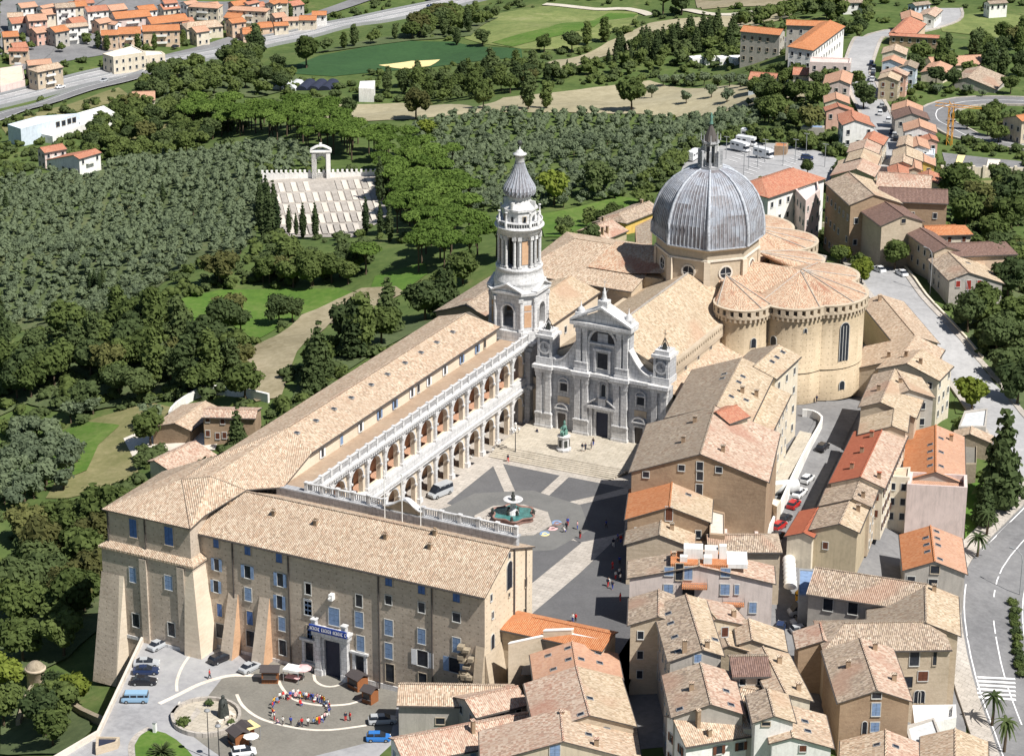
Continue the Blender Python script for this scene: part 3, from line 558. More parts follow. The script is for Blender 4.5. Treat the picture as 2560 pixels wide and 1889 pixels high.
def gable(A,B,zr,L,R,tiles,wall,label,s=.36,ha=0,hb=0,zb=None,win=None,wst='plain',sub=False,oh=.45,chim=(),group=None,name='house',cat='house',abs_=False,skyl=(),rel=None,wsp=3.4,tin=None):
    if rel is not None:  # zr given as height above the terrain under the ridge
        zz=0
        for _ in range(4): a=P(A,zz); b=P(B,zz); m_=(a+b)/2; zz=zt(m_.x,m_.y)+rel
        zr=zz
    a=Vector(A) if abs_ else P(A,zr); b=Vector(B) if abs_ else P(B,zr); zr=a.z; d=(b-a); d.z=0; d.normalize(); n=Vector((d.y,-d.x,0)); D_=[a,b]
    wR=R if isinstance(R,(int,float)) else eaveplane(R,a,d,n,zr,s); wL=L if isinstance(L,(int,float)) else eaveplane(L,a,d,-n,zr,s)
    eR,eL=zr-s*wR,zr-s*wL; a2,b2=a-d*ha,b+d*hb
    AR,BR,BL,AL=a2+n*wR,b2+n*wR,b2-n*wL,a2-n*wL
    if zb is None: zb=min(zt(p.x,p.y) for p in (AR,BR,BL,AL))-.6
    zb=min(zb,min(eR,eL)-2.5)
    root=thing(name,((a.x+b.x)/2,(a.y+b.y)/2,zb),label,cat,group)
    tiles=(tiles,tiles) if isinstance(tiles,str) else tiles
    w=MB(); c=.06
    def V(p,z): return (p.x,p.y,z)
    w.face([V(AR,zb),V(BR,zb),V(BR,eR-c),V(AR,eR-c)]); w.face([V(BL,zb),V(AL,zb),V(AL,eL-c),V(BL,eL-c)])
    if ha>0: 
        w.face([V(AL,zb),V(AR,zb),V(AR,eR-c),V(AL,eL-c)])
    else: w.face([V(AL,zb),V(AR,zb),V(AR,eR-c),V(a,zr-c),V(AL,eL-c)])
    if hb>0: w.face([V(BR,zb),V(BL,zb),V(BL,eL-c),V(BR,eR-c)])
    else: w.face([V(BR,zb),V(BL,zb),V(BL,eL-c),V(b,zr-c),V(BR,eR-c)])
    w.build('wall',wall,root)
    r=MB(); th=.2
    def slab(pts,m):
        top=[Vector(p) for p in pts]; bot=[p-Vector((0,0,th)) for p in top]; r.face(top,m); r.face(bot[::-1],2)
        for i in range(len(top)):
            j=(i+1)%len(top); r.face([bot[i],bot[j],top[j],top[i]],2)
    e=.3 ; aa=a-d*(e if ha==0 else 0); bb=b+d*(e if hb==0 else 0); z0=.04
    xR,xL=wR+oh,wL+oh; h1=ha*(1+oh/max(wR,.1)) if ha else e; h2=hb*(1+oh/max(wR,.1)) if hb else e
    ER,EL=zr-s*xR+z0,zr-s*xL+z0
    pAR=a-d*h1+n*xR; pBR=b+d*h2+n*xR; pBL=b+d*h2-n*xL; pAL=a-d*h1-n*xL
    slab([V(aa,zr+z0),V(pAR,ER),V(pBR,ER),V(bb,zr+z0)],1); slab([V(bb,zr+z0),V(pBL,EL),V(pAL,EL),V(aa,zr+z0)],0)
    if ha>0: slab([V(aa,zr+z0),V(pAL,EL),V(pAR,ER)],1)
    if hb>0: slab([V(bb,zr+z0),V(pBR,ER),V(pBL,EL)],1)
    ro=r.build('roof',[tiles[0],tiles[1],'pipe_dark'],root)
    g=MB(); g.obox(V(aa-n*.13,zr+z0),V(bb,0)-V(aa,0) if 0 else Vector((bb.x-aa.x,bb.y-aa.y,0)),n*.26,(0,0,.12)); g.build('ridge_cap',tiles[0],ro)
    for p,q,z in ((pAR,pBR,ER),(pAL,pBL,EL)):
        g=MB(); dd=q-p; dd.z=0; off=(n if p is pAR else -n); g.obox(Vector(V(p,z-.24))+off*.02,dd,off*.14,(0,0,.14)); g.build('gutter','pipe_dark',root)
    walls=[(AR,BR,eR,n),(BL,AL,eL,-n),(AL,AR,min(eL,eR),-d),(BR,BL,min(eL,eR),d)]
    WALLS[root.name]=[(p,q,z,nn_,zb) for p,q,z,nn_ in walls]
    if win:
        for p,q,z,nv in walls:
            if facing(p,nv): wall_windows(root,p,q,max(zb,zt(p.x,p.y)),z,nv,style=wst,sub=sub,sp=wsp,fh=win)
    for ch in chim:
        t,o=ch[:2]; hh=ch[2] if len(ch)>2 else 1.1
        p=a+(b-a)*t+n*o; zz=zr-s*abs(o); m=MB(); m.cbox(V(p,zz-.4),d,.55,.7,hh+.4); m.cbox(V(p,zz+hh+.12),d,.75,.9,.1,1)
        for sg in (-.2,.2): m.cbox(V(p+n*sg,zz+hh),d,.15,.15,.12,0)
        m.build('chimney',['brick_brown',tiles[0]],root)
    for t,o in skyl:
        p=a+(b-a)*t+n*o; sg=1 if o>0 else -1; nz=Vector((n.x*s*sg,n.y*s*sg,1)).normalized(); al=Vector((n.x*sg,n.y*sg,-s)).normalized(); pc=Vector(V(p,zr-s*abs(o)+z0))
        m=MB(); m.obox(pc-d*.45-al*.55,d*.9,al*1.1,nz*.12,0); m.obox(pc-d*.36-al*.45+nz*.12,d*.72,al*.9,nz*.02,1); m.build('skylight',['iron_grey','glass_dark'],root)
    GAB.append((root,a,b,n,wL,wR)); return root
def wpx(root,q,w=.9,h=1.4,style='plain',sub=True,label=None,name='window'):
    r=ray(q); best=None
    for p,e,z,nv,zb in WALLS[root.name]:
        if not facing(p,nv): continue
        t=((p.x)*nv.x+(p.y)*nv.y)/(r.x*nv.x+r.y*nv.y); X=Vector((r.x*t,r.y*t,HC+r.z*t)); L=(e-p); L.z=0; u=((X-p).dot(L.normalized()))
        if -.3<u<L.length+.3 and (best is None or t<best[0]): best=(t,X,nv)
    if best: return window(root,best[1]-Vector((0,0,h/2)),best[2],w,h,style,sub,label,name)
def block(pts,z1,mat,top,label,name='house',cat='house',zb=None,par=.5,win=None,wst='plain',group=None,rel=None,wsp=3.4):
    """flat-roofed block, pts = roof corners in photo pixels"""
    if rel is not None:
        zz=0
        for _ in range(4): c=P(pts[0],zz); zz=zt(c.x,c.y)+rel
        z1=zz
    W_=[P(q,z1) for q in pts]
    if len(W_)==3: W_.append(W_[0]+W_[2]-W_[1])
    if zb is None: zb=min(zt(p.x,p.y) for p in W_)-.6
    zb=min(zb,z1-2.5)
    c=sum(W_,Vector())/len(W_); root=thing(name,(c.x,c.y,zb),label,cat,group)
    poly=[(p.x,p.y) for p in W_]; A=sum(poly[i][0]*poly[(i+1)%len(poly)][1]-poly[(i+1)%len(poly)][0]*poly[i][1] for i in range(len(poly)))
    if A<0: poly=poly[::-1]
    m=MB(); m.prism(poly,zb,z1,0,cap=False); inner=[(c.x+(x-c.x)*(1-.7/max(3,math.hypot(x-c.x,y-c.y))),c.y+(y-c.y)*(1-.7/max(3,math.hypot(x-c.x,y-c.y)))) for x,y in poly]; k=len(poly)
    for i in range(k):
        j=(i+1)%k; a,b_,ci,di=poly[i],poly[j],inner[j],inner[i]
        m.face([(*a,z1),(*b_,z1),(*ci,z1),(*di,z1)]); m.face([(*ci,z1),(*ci,z1-par),(*di,z1-par),(*di,z1)])
    m.build('wall',mat,root); m=MB(); m.face([(*p,z1-par) for p in inner]); m.build('roof',top,root)
    WL=[]
    for i in range(k):
        a,b_=Vector((*poly[i],0)),Vector((*poly[(i+1)%k],0)); d=(b_-a).normalized(); n=Vector((d.y,-d.x,0)); WL.append((a,b_,z1,n,zb))
        if win and facing(a,n): wall_windows(root,a,b_,max(zb,zt(a.x,a.y)),z1-.6,n,style=wst,fh=win,sp=wsp)
    WALLS[root.name]=WL; return root
def archpanel(m,o,u,n,W_,z0,z1,ow,zs,depth,mi=0,ms=0,seg=10,zopen=None):
    """wall panel with an arched opening. o = left bottom (x,y), u = unit along, n = outward; zs = springing"""
    o=Vector((o[0],o[1],0)); u=Vector((u[0],u[1],0)); n=Vector((n[0],n[1],0)); zo=z0 if zopen is None else zopen; c=W_/2; r=ow/2
    def p(x,z,k=0): q=o+u*x-n*k; return (q.x,q.y,z)
    flip=u.cross(n).z>0
    def F(pts,mm):
        m.face(pts[::-1] if flip else pts,mm)
    F([p(0,z0),p(c-r,z0),p(c-r,zs),p(0,zs)],mi); F([p(c+r,z0),p(W_,z0),p(W_,zs),p(c+r,zs)],mi)
    if zo>z0: F([p(c-r,z0),p(c+r,z0),p(c+r,zo),p(c-r,zo)],mi); F([p(c-r,zo),p(c+r,zo),p(c+r,zo,depth),p(c-r,zo,depth)],ms)
    xs=[c-r*math.cos(math.pi*i/seg) for i in range(seg+1)]; zz=[zs+r*math.sin(math.pi*i/seg) for i in range(seg+1)]
    F([p(0,zs),p(xs[0],zs),p(xs[0],z1),p(0,z1)],mi); F([p(xs[-1],zs),p(W_,zs),p(W_,z1),p(xs[-1],z1)],mi)
    for i in range(seg):
        F([p(xs[i],zz[i]),p(xs[i+1],zz[i+1]),p(xs[i+1],z1),p(xs[i],z1)],mi); F([p(xs[i],zz[i]),p(xs[i],zz[i],depth),p(xs[i+1],zz[i+1],depth),p(xs[i+1],zz[i+1])],ms)
    F([p(c-r,zo),p(c-r,zo,depth),p(c-r,zs,depth),p(c-r,zs)],ms); F([p(c+r,zo,depth),p(c+r,zo),p(c+r,zs),p(c+r,zs,depth)],ms)
def archring(m,o,u,n,ow,zs,t,proud,mi=0,seg=12):
    o=Vector((o[0],o[1],0)); u=Vector((u[0],u[1],0)); n=Vector((n[0],n[1],0)); r=ow/2
    for i in range(seg):
        a,b_=math.pi*i/seg,math.pi*(i+1)/seg
        q=[]
        for rr,k in ((r,0),(r+t,0),(r,1),(r+t,1)):
            for th in (a,b_): x=o+u*(-rr*math.cos(th))+n*(proud*(1-k)); q.append(Vector((x.x,x.y,zs+rr*math.sin(th))))
        m.face([q[0],q[1],q[3],q[2]],mi); m.face([q[2],q[3],q[7],q[6]],mi); m.face([q[1],q[0],q[4],q[5]],mi)
def balus(root,p0,p1,z,h,n_,mat='marble',ped=True):
    """stone balustrade p0->p1 (2D) with rail, plinth and balusters"""
    a,b_=Vector((p0[0],p0[1],0)),Vector((p1[0],p1[1],0)); d=b_-a; L=d.length; u=d.normalized(); nr=Vector((-u.y,u.x,0))
    m=MB(); m.obox(a-nr*.22+Vector((0,0,z)),d,nr*.44,(0,0,.22)); m.obox(a-nr*.22+Vector((0,0,z+h-.2)),d,nr*.44,(0,0,.2)); 
    o=m.build('balustrade',mat,root)
    m=MB(); k=max(2,int(L/.42))
    for i in range(k):
        p=a+u*(i+.5)/k*L; m.cbox((p.x,p.y,z+.22),u,.16,.16,h-.42)
    m.build('baluster',mat,o,kind='stuff')
    if ped:
        for i in range(n_+1):
            p=a+u*(i/n_*L); m=MB(); m.cbox((p.x,p.y,z),u,.62,.62,h+.02); m.cbox((p.x,p.y,z+h+.02),u,.75,.75,.14); m.build('pedestal',mat,o)
    return o
# ================= apostolic palace =================
PAL=thing('palace',(-190,331,-8.5),'long brick palace with tan tiled roofs, blue shutters and a white arcade on the square','palace')
def wedge(m,x0,x1,yw,dep,z0,z1,mi=0,dx=0):
    m.face([(x0-dx,yw-dep,z0),(x1+dx,yw-dep,z0),(x1,yw-.05,z1),(x0,yw-.05,z1)],mi); m.face([(x0-dx,yw,z0),(x0-dx,yw-dep,z0),(x0,yw-.05,z1),(x0,yw,z1)],mi); m.face([(x1+dx,yw-dep,z0),(x1+dx,yw,z0),(x1,yw,z1),(x1,yw-.05,z1)],mi)
m=MB(); EZ=12.9
# west wing body, gable end to the street
X0,X1,Y0,YR,Y1,ZR_,EB=-222.,-167.,324.,332.6,341.3,17.6,14.3
m.face([(X0,Y0,-9),(X1,Y0,-9),(X1,Y0,EZ),(X0,Y0,EZ)]); m.face([(X1,Y1,-9),(X0,Y1,-9),(X0,Y1,EB),(X1,Y1,EB)])
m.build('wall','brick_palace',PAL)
m=MB(); m.face([(X1,Y0,-9),(X1,Y1,-9),(X1,Y1,EB),(X1,YR,ZR_-.1),(X1,Y0,EZ)]); m.build('gable_wall','brick_gable_sunlit',PAL)
def roofpart(pts_list,mat='tile_tan',name='roof',th=.25):
    r=MB()
    for pts in pts_list:
        top=[Vector(p) for p in pts]; nrm=(top[1]-top[0]).cross(top[2]-top[0])
        if nrm.z<0: top=top[::-1]
        bot=[p-Vector((0,0,th)) for p in top]; r.face(top,0); r.face(bot[::-1],1)
        for i in range(len(top)): j=(i+1)%len(top); r.face([bot[i],bot[j],top[j],top[i]],1)
    return r.build(name,[mat,'pipe_dark'],PAL)
oh=.62; sl=(ZR_-EZ)/(YR-Y0)
roofpart([[(X0-1,Y0-oh,EZ-oh*sl+.1),(X1+.35,Y0-oh,EZ-oh*sl+.1),(X1+.35,YR,ZR_),(X0-6,YR,ZR_)],[(X0-6,YR,ZR_),(X1+.35,YR,ZR_),(X1+.35,Y1+.4,EB-.1),(X0-6,Y1+.4,EB-.1)]])
m=MB(); m.box(X0-1,X1+.35,YR-.15,YR+.15,ZR_,ZR_+.14); m.build('ridge_cap','tile_mix',PAL)
m=MB(); m.box(X0-1,X1+.3,Y0-oh-.14,Y0-oh,EZ-oh*sl-.22,EZ-oh*sl-.04); m.build('gutter','pipe_dark',PAL)
# south-west tower
a=[(-238,321),(-221.2,321),(-221.2,338),(-238,338)]; m=MB(); m.prism(a,-20,15.1); m.build('tower_wall','brick_palace',PAL)
b_=[(-239,320.1),(-220.4,320.1),(-220.4,334),(-239,334)]; m=MB(); m.prism(b_,-21,7.8); m.build('tower_base','brick_palace',PAL)
m=MB(); m.prism([(-239.4,319.7),(-220.0,319.7),(-220.0,334),(-239.4,334)],7.8,8.15); 
m.face([(-239.4,319.7,8.16),(-220.0,319.7,8.16),(-221.2,320.97,8.95),(-238,320.97,8.95)]); m.face([(-220,319.7,8.16),(-220,334,8.16),(-221.17,334,8.95),(-221.17,320.97,8.95)]); m.build('ledge','tile_tan',PAL)
HP=(-228.5,330,18.6); HP2=(-223.5,331.5,19.6)
roofpart([[(-238.6,320.3,14.9),(-220.6,320.3,14.9),HP],[(-220.6,320.3,14.9),(-220.6,324.6,15.6),(-217.2,332.6,17.9),HP2,HP],[(-238.6,320.3,14.9),HP,(-229.,338.5,19.3),(-238.6,338.5,14.9)]],name='tower_roof')
m=MB(); m.tube([(-220.6,320.3,14.95),HP],.14,4); m.tube([HP,HP2],.14,4); m.tube([HP2,(-217.2,332.6,17.9)],.12,4); m.build('ridge_cap','tile_mix',PAL)
# north wing
NE,NW,NR=-213.3,-226.,-219.3; eE,eW,zR=20.4,20.6,22.7
m=MB(); m.prism([(NE,347),(NE,419),(NW,419),(NW,347)],-22,20.1); m.prism([(NE,339),(NE,347),(NW,347),(NW,339)],-22,17.2); m.face([(NE,337.4,16),(NE,347,16),(NE,347,20.1),(NE,337.4,17.3)]); m.face([(NW,347,17),(NW,339,17),(NW,339,20.1),(NW,347,20.1)]); m.face([(NE,419,20.1),(NW,419,20.1),(NR,419,zR-.1)]); m.build('north_wing_wall','brick_cream',PAL)
roofpart([[(NE+.6,347.,eE-.05),(NE+.6,419.4,eE-.05),(NR,417.4,zR),(NR,350,zR)],[(NR,350,zR),(NR,417.4,zR),(NW-.5,419.4,eW-.25),(NW-.5,338,eW-.25)],[(NR,350,zR),(NE+.6,347,eE-.05),(NE+.6,337.4,17.5)],[(NR,350,zR),(NE+.6,337.4,17.5),(-217.2,332.6,17.95)],[(NR,350,zR),(-217.2,332.6,17.95),HP2],[(NR,350,zR),HP2,HP],[(NR,350,zR),HP,(NW-.5,338,eW-.25)],[HP,(-229.,338.5,19.3),(NW-.5,338,eW-.25)]],'tile_tan','north_wing_roof')
m=MB(); m.box(NR-.15,NR+.15,350,417.4,zR-.02,zR+.12); m.build('ridge_cap','tile_mix',PAL)
m=MB(); m.box(NE+.6,NE+.75,347,419.4,eE-.35,eE-.15); m.build('gutter','pipe_dark',PAL)
# skylights along the ridge
reg('O')
for q in ((125,950),(268,858),(403,770),(533,683),(683,588),(805,505),(937,426),(1057,347),(1175,270),(1295,190)):
    p=P(q,21.7); x=max(p.x,NR+1.2); x=NR+1.9; zz=zR-(x-NR)*(zR-eE)/(NE+.6-NR); y=Xk(q,x).y
    m=MB(); m.box(x-.5,x+.5,y-.4,y+.4,zz-.05,zz+.22,0); m.box(x-.4,x+.4,y-.3,y+.3,zz+.22,zz+.25,1); m.build('skylight',['iron_grey','glass_dark'],PAL)
reg('O')
for q,st in (((25,1340),'openwhite'),((172,1235),'paleblue'),((315,1135),'openwhite'),((460,1040),'paleblue'),((603,950),'openwhite'),((745,855),'openblue'),((860,775),'openblue'),((988,680),'openwhite'),((1037,645),'plain'),((1115,590),'openwhite'),((1235,510),'openwhite'),((1362,435),'openblue'),((1478,355),'openblue'),((1535,310),'dark')):
    p=Xk(q,NE)
    if p.y>350: window(PAL,(NE,p.y,17.7),(1,0),.9,1.6,st,label=None)
# roof chimneys
reg('K')
def pchim(q,y=None,x=None,h=.9):
    zc=16
    for _ in range(6): p=P(q,zc); zc=(EZ+(p.y-Y0)*sl) if p.y<YR else ZR_-(p.y-YR)*.38
    m=MB(); m.cbox((p.x,p.y,zc-.5),(1,0),.6,.6,h+.5); m.cbox((p.x,p.y,zc+h),(1,0),.85,.85,.12,1); m.cbox((p.x,p.y,zc+h+.12),(1,0),.5,.3,.25); m.build('chimney',['brick_brown','tile_mix'],PAL)
for q in ((905,350),(1435,410),(1780,475),(1075,590),(1950,365)): pchim(q)
reg('L')
for q in ((590,540),(895,600),(930,525),(245,305)): pchim(q)
# windows of the long west front
F_=(0,-1)
reg('K')
for q,w,h,st,y in (((275,560),1.5,3.4,'blue',321),((570,625),1.7,3.4,'blue',321),((272,945),1.3,2.7,'paleblue',320.1),((568,1010),1.5,2.6,'paleblue',320.1),((298,1320),1.4,2.5,'bars',320.1),((592,1395),1.4,2.5,'bars',320.1),
 ((960,675),1.1,2.0,'blue',324),((1220,735),1.2,2.0,'blue',324),((1480,800),1.2,1.9,'blue',324),((965,860),1.0,2.2,'openblue',324),((960,1040),1.0,2.2,'openblue',324),((1220,920),1.2,2.3,'openblue',324),((1490,985),1.2,2.4,'openblue',324),
 ((1485,1170),1.1,2.4,'openblue',324),((1225,1105),1.3,2.4,'paleblue',324),((990,1235),1.0,2.4,'blue',324),((1240,1300),1.2,2.5,'blue',324),((1505,1350),1.3,2.5,'paleblue',324),((1720,1220),1.3,2.6,'paleblue',324),((1720,1060),1.0,2.0,'plain',324),
 ((995,1405),1.6,2.6,'bars',324),((1245,1470),1.6,2.9,'bars',324),((1510,1545),1.4,2.8,'bars',324),((1740,1420),1.2,2.4,'blue',324)):
    p=Yk(q,y); window(PAL,p-Vector((0,0,h/2)),F_,w,h,st)
reg('L')
for q,w,h,st in (((55,1010),1.4,2.8,'paleblue'),((235,1075),2.0,3.2,'paleblue'),((408,1095),1.5,2.8,'paleblue'),((612,1150),1.5,2.8,'paleblue'),((838,1210),1.4,2.7,'paleblue'),((1078,1270),1.4,2.6,'paleblue'),
 ((612,830),1.3,1.7,'blue'),((838,885),1.3,1.7,'blue'),((1078,940),1.3,1.7,'blue'),((55,882),1.2,2.2,'plain'),((407,965),1.2,2.2,'plain'),((610,960),1.2,1.6,'plain'),((838,1012),1.2,1.8,'plain'),((1078,1080),1.4,1.6,'bars'),
 ((67,1180),1.1,2.4,'blue'),((418,1260),1.4,2.8,'paleblue'),((612,1310),1.4,2.8,'paleblue'),((845,1362),2.0,2.8,'openwhite'),((1065,1408),2.0,2.6,'openblue'),((620,1462),1.6,3.3,'dark'),((845,1505),1.5,2.2,'dark')):
    p=Yk(q,324); window(PAL,p-Vector((0,0,h/2)),F_,w,h,st)
for q in ((55,680),(230,722),(408,765)): p=Yk(q,324); window(PAL,p,F_,.4,.4,'dark',False)
for q in ((67,1312),(415,1405)):   # ornate ground floor windows with white surrounds
    p=Yk(q,324); o=window(PAL,p-Vector((0,0,1.7)),F_,1.5,3.3,'bars'); m=MB(); 
    for a,c in ((-1.35,-.85),(.85,1.35)): m.box(p.x+a,p.x+c,323.7,324.1,p.z-2.6,p.z+2.)
    m.box(p.x-1.7,p.x+1.7,323.5,324.1,p.z+2.,p.z+2.4); m.box(p.x-1.5,p.x+1.5,323.55,324.1,p.z-2.6,p.z-2.1); m.build('window_surround','marble',PAL)
# gable end openings
reg('L')
for q,w,h,st in (((1440,790),1.9,5.0,'arch'),((1552,840),.8,1.5,'dark'),((1548,1045),.8,1.5,'dark'),((1438,925),.5,.7,'dark'),((1440,655),.7,1.0,'arch'),((1315,945),.6,1.2,'plain'),((1325,1065),.6,1.2,'plain'),((1508,1110),.4,.9,'dark'),((1325,1265),1.1,3.6,'arch')):
    p=Xk(q,X1); window(PAL,p-Vector((0,0,h/2)),(1,0),w,h,st)
m=MB(); m.box(X1,X1+.25,334.2,334.5,-8,16.8); m.box(X1,X1+.22,338.6,338.8,-8,14.8); m.build('drain_pipe','pipe_dark',PAL)
m=MB(); wedge(m,-168.6,-167.,324,2.2,-9,3.5,0); m.face([(-166.9,324,-9),(-165.2,324,-9),(-166.9,324,2)],0);m.face([(-165.2,324,-9),(-165.2,341,-9),(-166.9,341,2),(-166.9,324,2)],0); m.build('buttress','brick_beige',PAL)
m=MB()
for i in range(26):
    x=-169.8+random.uniform(-1.2,.8); z=random.uniform(-5,3.5); m.cbox((x,323.2-max(0,(-z))*.12,z),(1,.2),random.uniform(.5,1.2),random.uniform(.5,1.3),random.uniform(.3,.8))
m.build('broken_masonry','rubble',PAL)
# drain pipes of the front
for reg_,xs in (('K',((1092,650),(1553,750))),('L',((540,780),(909,860)))):
    reg(reg_)
    for q in xs: x=Yk(q,324).x; m=MB(); m.box(x-.1,x+.1,323.72,323.92,-8.4,12.4); m.build('drain_pipe','pipe_dark',PAL)
for x in (-237.9,-230.3): m=MB(); m.box(x-.1,x+.1,320.72,320.9,8.9,14.8); m.build('drain_pipe','pipe_dark',PAL)
m=MB(); m.box(-230.4,-230.2,319.85,320.05,-8.4,8.0); m.build('drain_pipe','frame_pale',PAL)
# shallow wall piers that stand proud on the tower base
reg('K')
for q in ((362,900),(672,960)): x=Yk(q,320.1).x; m=MB(); m.box(x-.7,x+.7,319.7,320.1,-8.5,7.4); m.build('wall_pier','brick_palace',PAL)
# buttresses
def butt(q0,q1,dep,z0,z1,y=324.,dx=.25):
    x0,x1=Yk(q0,y).x,Yk(q1,y).x; m=MB(); wedge(m,x0,x1,y,dep,z0,z1,0,dx); m.m[-1]=1; return m.build('buttress',['brick_palace','brick_orange'],PAL)  # orange on the sunward face only: sunlight painted into the brick
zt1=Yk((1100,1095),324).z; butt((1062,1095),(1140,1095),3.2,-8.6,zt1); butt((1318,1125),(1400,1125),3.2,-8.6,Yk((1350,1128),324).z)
m=MB(); x0,x1=-239.2,-234.6; m.face([(x0-1.2,317.2,-17),(x1-.9,317.2,-17),(x1-.9,320.0,3.2),(x0,320.0,3.2)],0); m.face([(x1-.9,317.2,-17),(x1+.1,320.1,-17),(x1,320.1,3.2),(x1-.9,320.,3.2)],1); m.face([(x0-1.2,330,-17),(x0-1.2,317.2,-17),(x0,320,3.2),(x0,330,3.2)],0); m.build('buttress',['brick_palace','brick_cream'],PAL)  # cream right-hand face paints in the sun that strikes this side
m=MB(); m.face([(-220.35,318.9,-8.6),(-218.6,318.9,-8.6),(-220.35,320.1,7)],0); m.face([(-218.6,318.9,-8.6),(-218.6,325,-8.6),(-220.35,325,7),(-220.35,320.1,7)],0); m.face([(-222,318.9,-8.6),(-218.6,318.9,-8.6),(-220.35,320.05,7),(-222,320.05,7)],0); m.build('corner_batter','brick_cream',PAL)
# chimney vent and white base course
reg('L'); p=Yk((228,930),324); m=MB(); m.box(p.x-.35,p.x+.35,323,324,p.z-.6,p.z+.5); m.box(p.x-.1,p.x+.1,322.4,323,p.z-.1,p.z+.1); m.build('lamp_box','plastic_white',PAL)
m=MB(); m.box(-190.5,-168,323.85,324,-8.5,-7.6); m.box(-238,-222,319.95,320.09,-8.5,-7.9); m.box(-219.5,-199.5,323.85,324,-8.5,-7.9); m.build('base_course','marble',PAL)
# portal
xL,xRp=-198.5,-192.3; zc=-8.5
po=MB(); 
for x in (xL,xRp-1.1): po.box(x,x+1.1,323.0,324,zc,-.9); po.box(x-.15,x+1.25,322.9,324,zc,zc+1.1); po.box(x-.12,x+1.22,322.9,324,-1.4,-.9)
po.box(xL+1.1,xL+1.6,323.4,324,zc,-1.7); po.box(xRp-1.6,xRp-1.1,323.4,324,zc,-1.7); po.box(xL+1.1,xRp-1.1,323.4,324,-1.7,-.9); po.box(xL-.4,xRp+.4,322.6,324,-.9,.1); po.box(xL-.7,xRp+.7,322.3,324,.1,.5)
PO=po.build('portal','marble',PAL)
m=MB(); m.box(xL+1.6,xRp-1.6,323.9,323.96,zc,-1.7); m.build('doorway','fabric_black',PO)
m=MB(); m.box(xL-.5,xRp+.5,322.1,322.28,.1,1.3); sg=m.build('banner','sign_blue',PO)
m=MB()
for i in range(22):
    x=xL-.3+i*(7.0/22)
    if i%7!=6:
        m.box(x,x+.07,322.05,322.1,.4,1.0); m.box(x,x+.2,322.05,322.1,.92,1.0)
        if i%2: m.box(x,x+.2,322.05,322.1,.4,.48)
        else: m.box(x+.14,x+.2,322.05,322.1,.4,1.0)
m.build('lettering','paint_white',sg)
for x in (xL-.2,xRp-.6): m=MB(); m.box(x,x+.8,322.3,323.2,.5,2.0); m.box(x-.15,x+.95,322.2,323.3,2.0,2.2); m.build('finial','marble',PO)
# ---- arcade on the square ----
XA=-208.2; BAY=6.38; ys=[348.2+BAY*k for k in range(-1,12)]
w=MB(); 
for y in ys:
    for z0_,z1_,ow,zs,zo in ((0,7.4,4.1,4.2,0),(8.3,16.3,4.1,13.2,9.9)):
        archpanel(w,(XA,y-BAY/2),(0,1),(1,0),BAY,z0_,z1_,ow,zs,.9,0,0,12,zo)
w.build('arcade_wall','brick_cream',PAL)
m=MB()
for y in ys:
    for ow,zs,zo in ((4.1,4.2,0),(4.1,13.2,9.9)):
        archring(m,(XA,y),(0,1),(1,0),ow,zs,.28,.12); 
        for sg in (-1,1): m.box(XA-.05,XA+.35,y+sg*(ow/2)-.25+.1*sg,y+sg*(ow/2)+.25+.1*sg,zs-.35,zs)
m.build('arch_surround','marble',PAL)
pm=MB(); pm.box(0,.5,-.4,.4,0,7.2); pm.box(0,.75,-.65,.65,0,.9); pm.box(0,.75,-.62,.62,6.6,7.2); o=pm.build('pilaster','marble'); me1=o.data; bpy.data.objects.remove(o)
pm=MB(); pm.box(0,.5,-.34,.34,0,6.0); pm.box(0,.7,-.55,.55,0,.5); pm.box(0,.75,-.6,.6,5.3,6.0); o=pm.build('pilaster','marble'); me2=o.data; bpy.data.objects.remove(o)
for y in [q-BAY/2 for q in ys]+[ys[-1]+BAY/2]:
    inst('pilaster',me1,PAL,(XA,y,0)); inst('pilaster',me2,PAL,(XA,y,9.9))
YA,YB=ys[0]-BAY/2,ys[-1]+BAY/2
m=MB(); m.box(XA-.9,XA+.75,YA,YB,7.2,7.9); m.box(XA-.9,XA+1.0,YA,YB,7.9,8.3); m.box(XA-.2,XA+.65,YA,YB,8.3,9.9); m.box(XA-.9,XA+.7,YA,YB,16.0,16.6); m.box(XA-.9,XA+1.2,YA,YB,16.95,17.35); m.build('cornice','marble',PAL)
m=MB(); k=int((YB-YA)/.8)
for i in range(k): y=YA+(i+.5)/k*(YB-YA); m.box(XA+.7,XA+1.1,y-.17,y+.17,16.6,16.95)
m.build('bracket_row','marble',PAL,kind='stuff')
balus(PAL,(XA+.6,YA-.5),(XA+.6,YB),17.35,1.6,26)
m=MB()
m.box(XA-.3,XA-.05,YA,YB,9.6,10.0)
m.build('sill','marble',PAL)
m=MB(); m.box(NE+.02,XA-.92,YA,YB,8.0,8.3); m.box(NE+.02,XA-.92,YA,YB,16.5,16.9); m.build('gallery_floor','tile_salmon',PAL)
m=MB(); m.box(NE+.0,NE+.05,YA,YB,0,16.5); m.build('gallery_wall','brick_orange',PAL)
m=MB(); m.box(NE+.05,XA-.9,YA,YB,16.9,17.3); m.build('terrace_floor','terrace_clay',PAL)
m=MB()
for y in [q-BAY/2 for q in ys]: m.box(NE+.06,XA-.9,y-.35,y+.35,13.9,16.5); m.box(NE+.06,XA-.9,y-.35,y+.35,5,8)
m.build('cross_vault','plaster_peach',PAL)
dm=winmesh(1.5,2.6,'arch')
for i,y in enumerate(ys): 
    window(PAL,(NE+.06,y,0.05),(1,0),1.3,2.8,'plain',False); 
    if i%2: window(PAL,(NE+.06,y,8.35),(1,0),1.3,2.8,'plain',False)
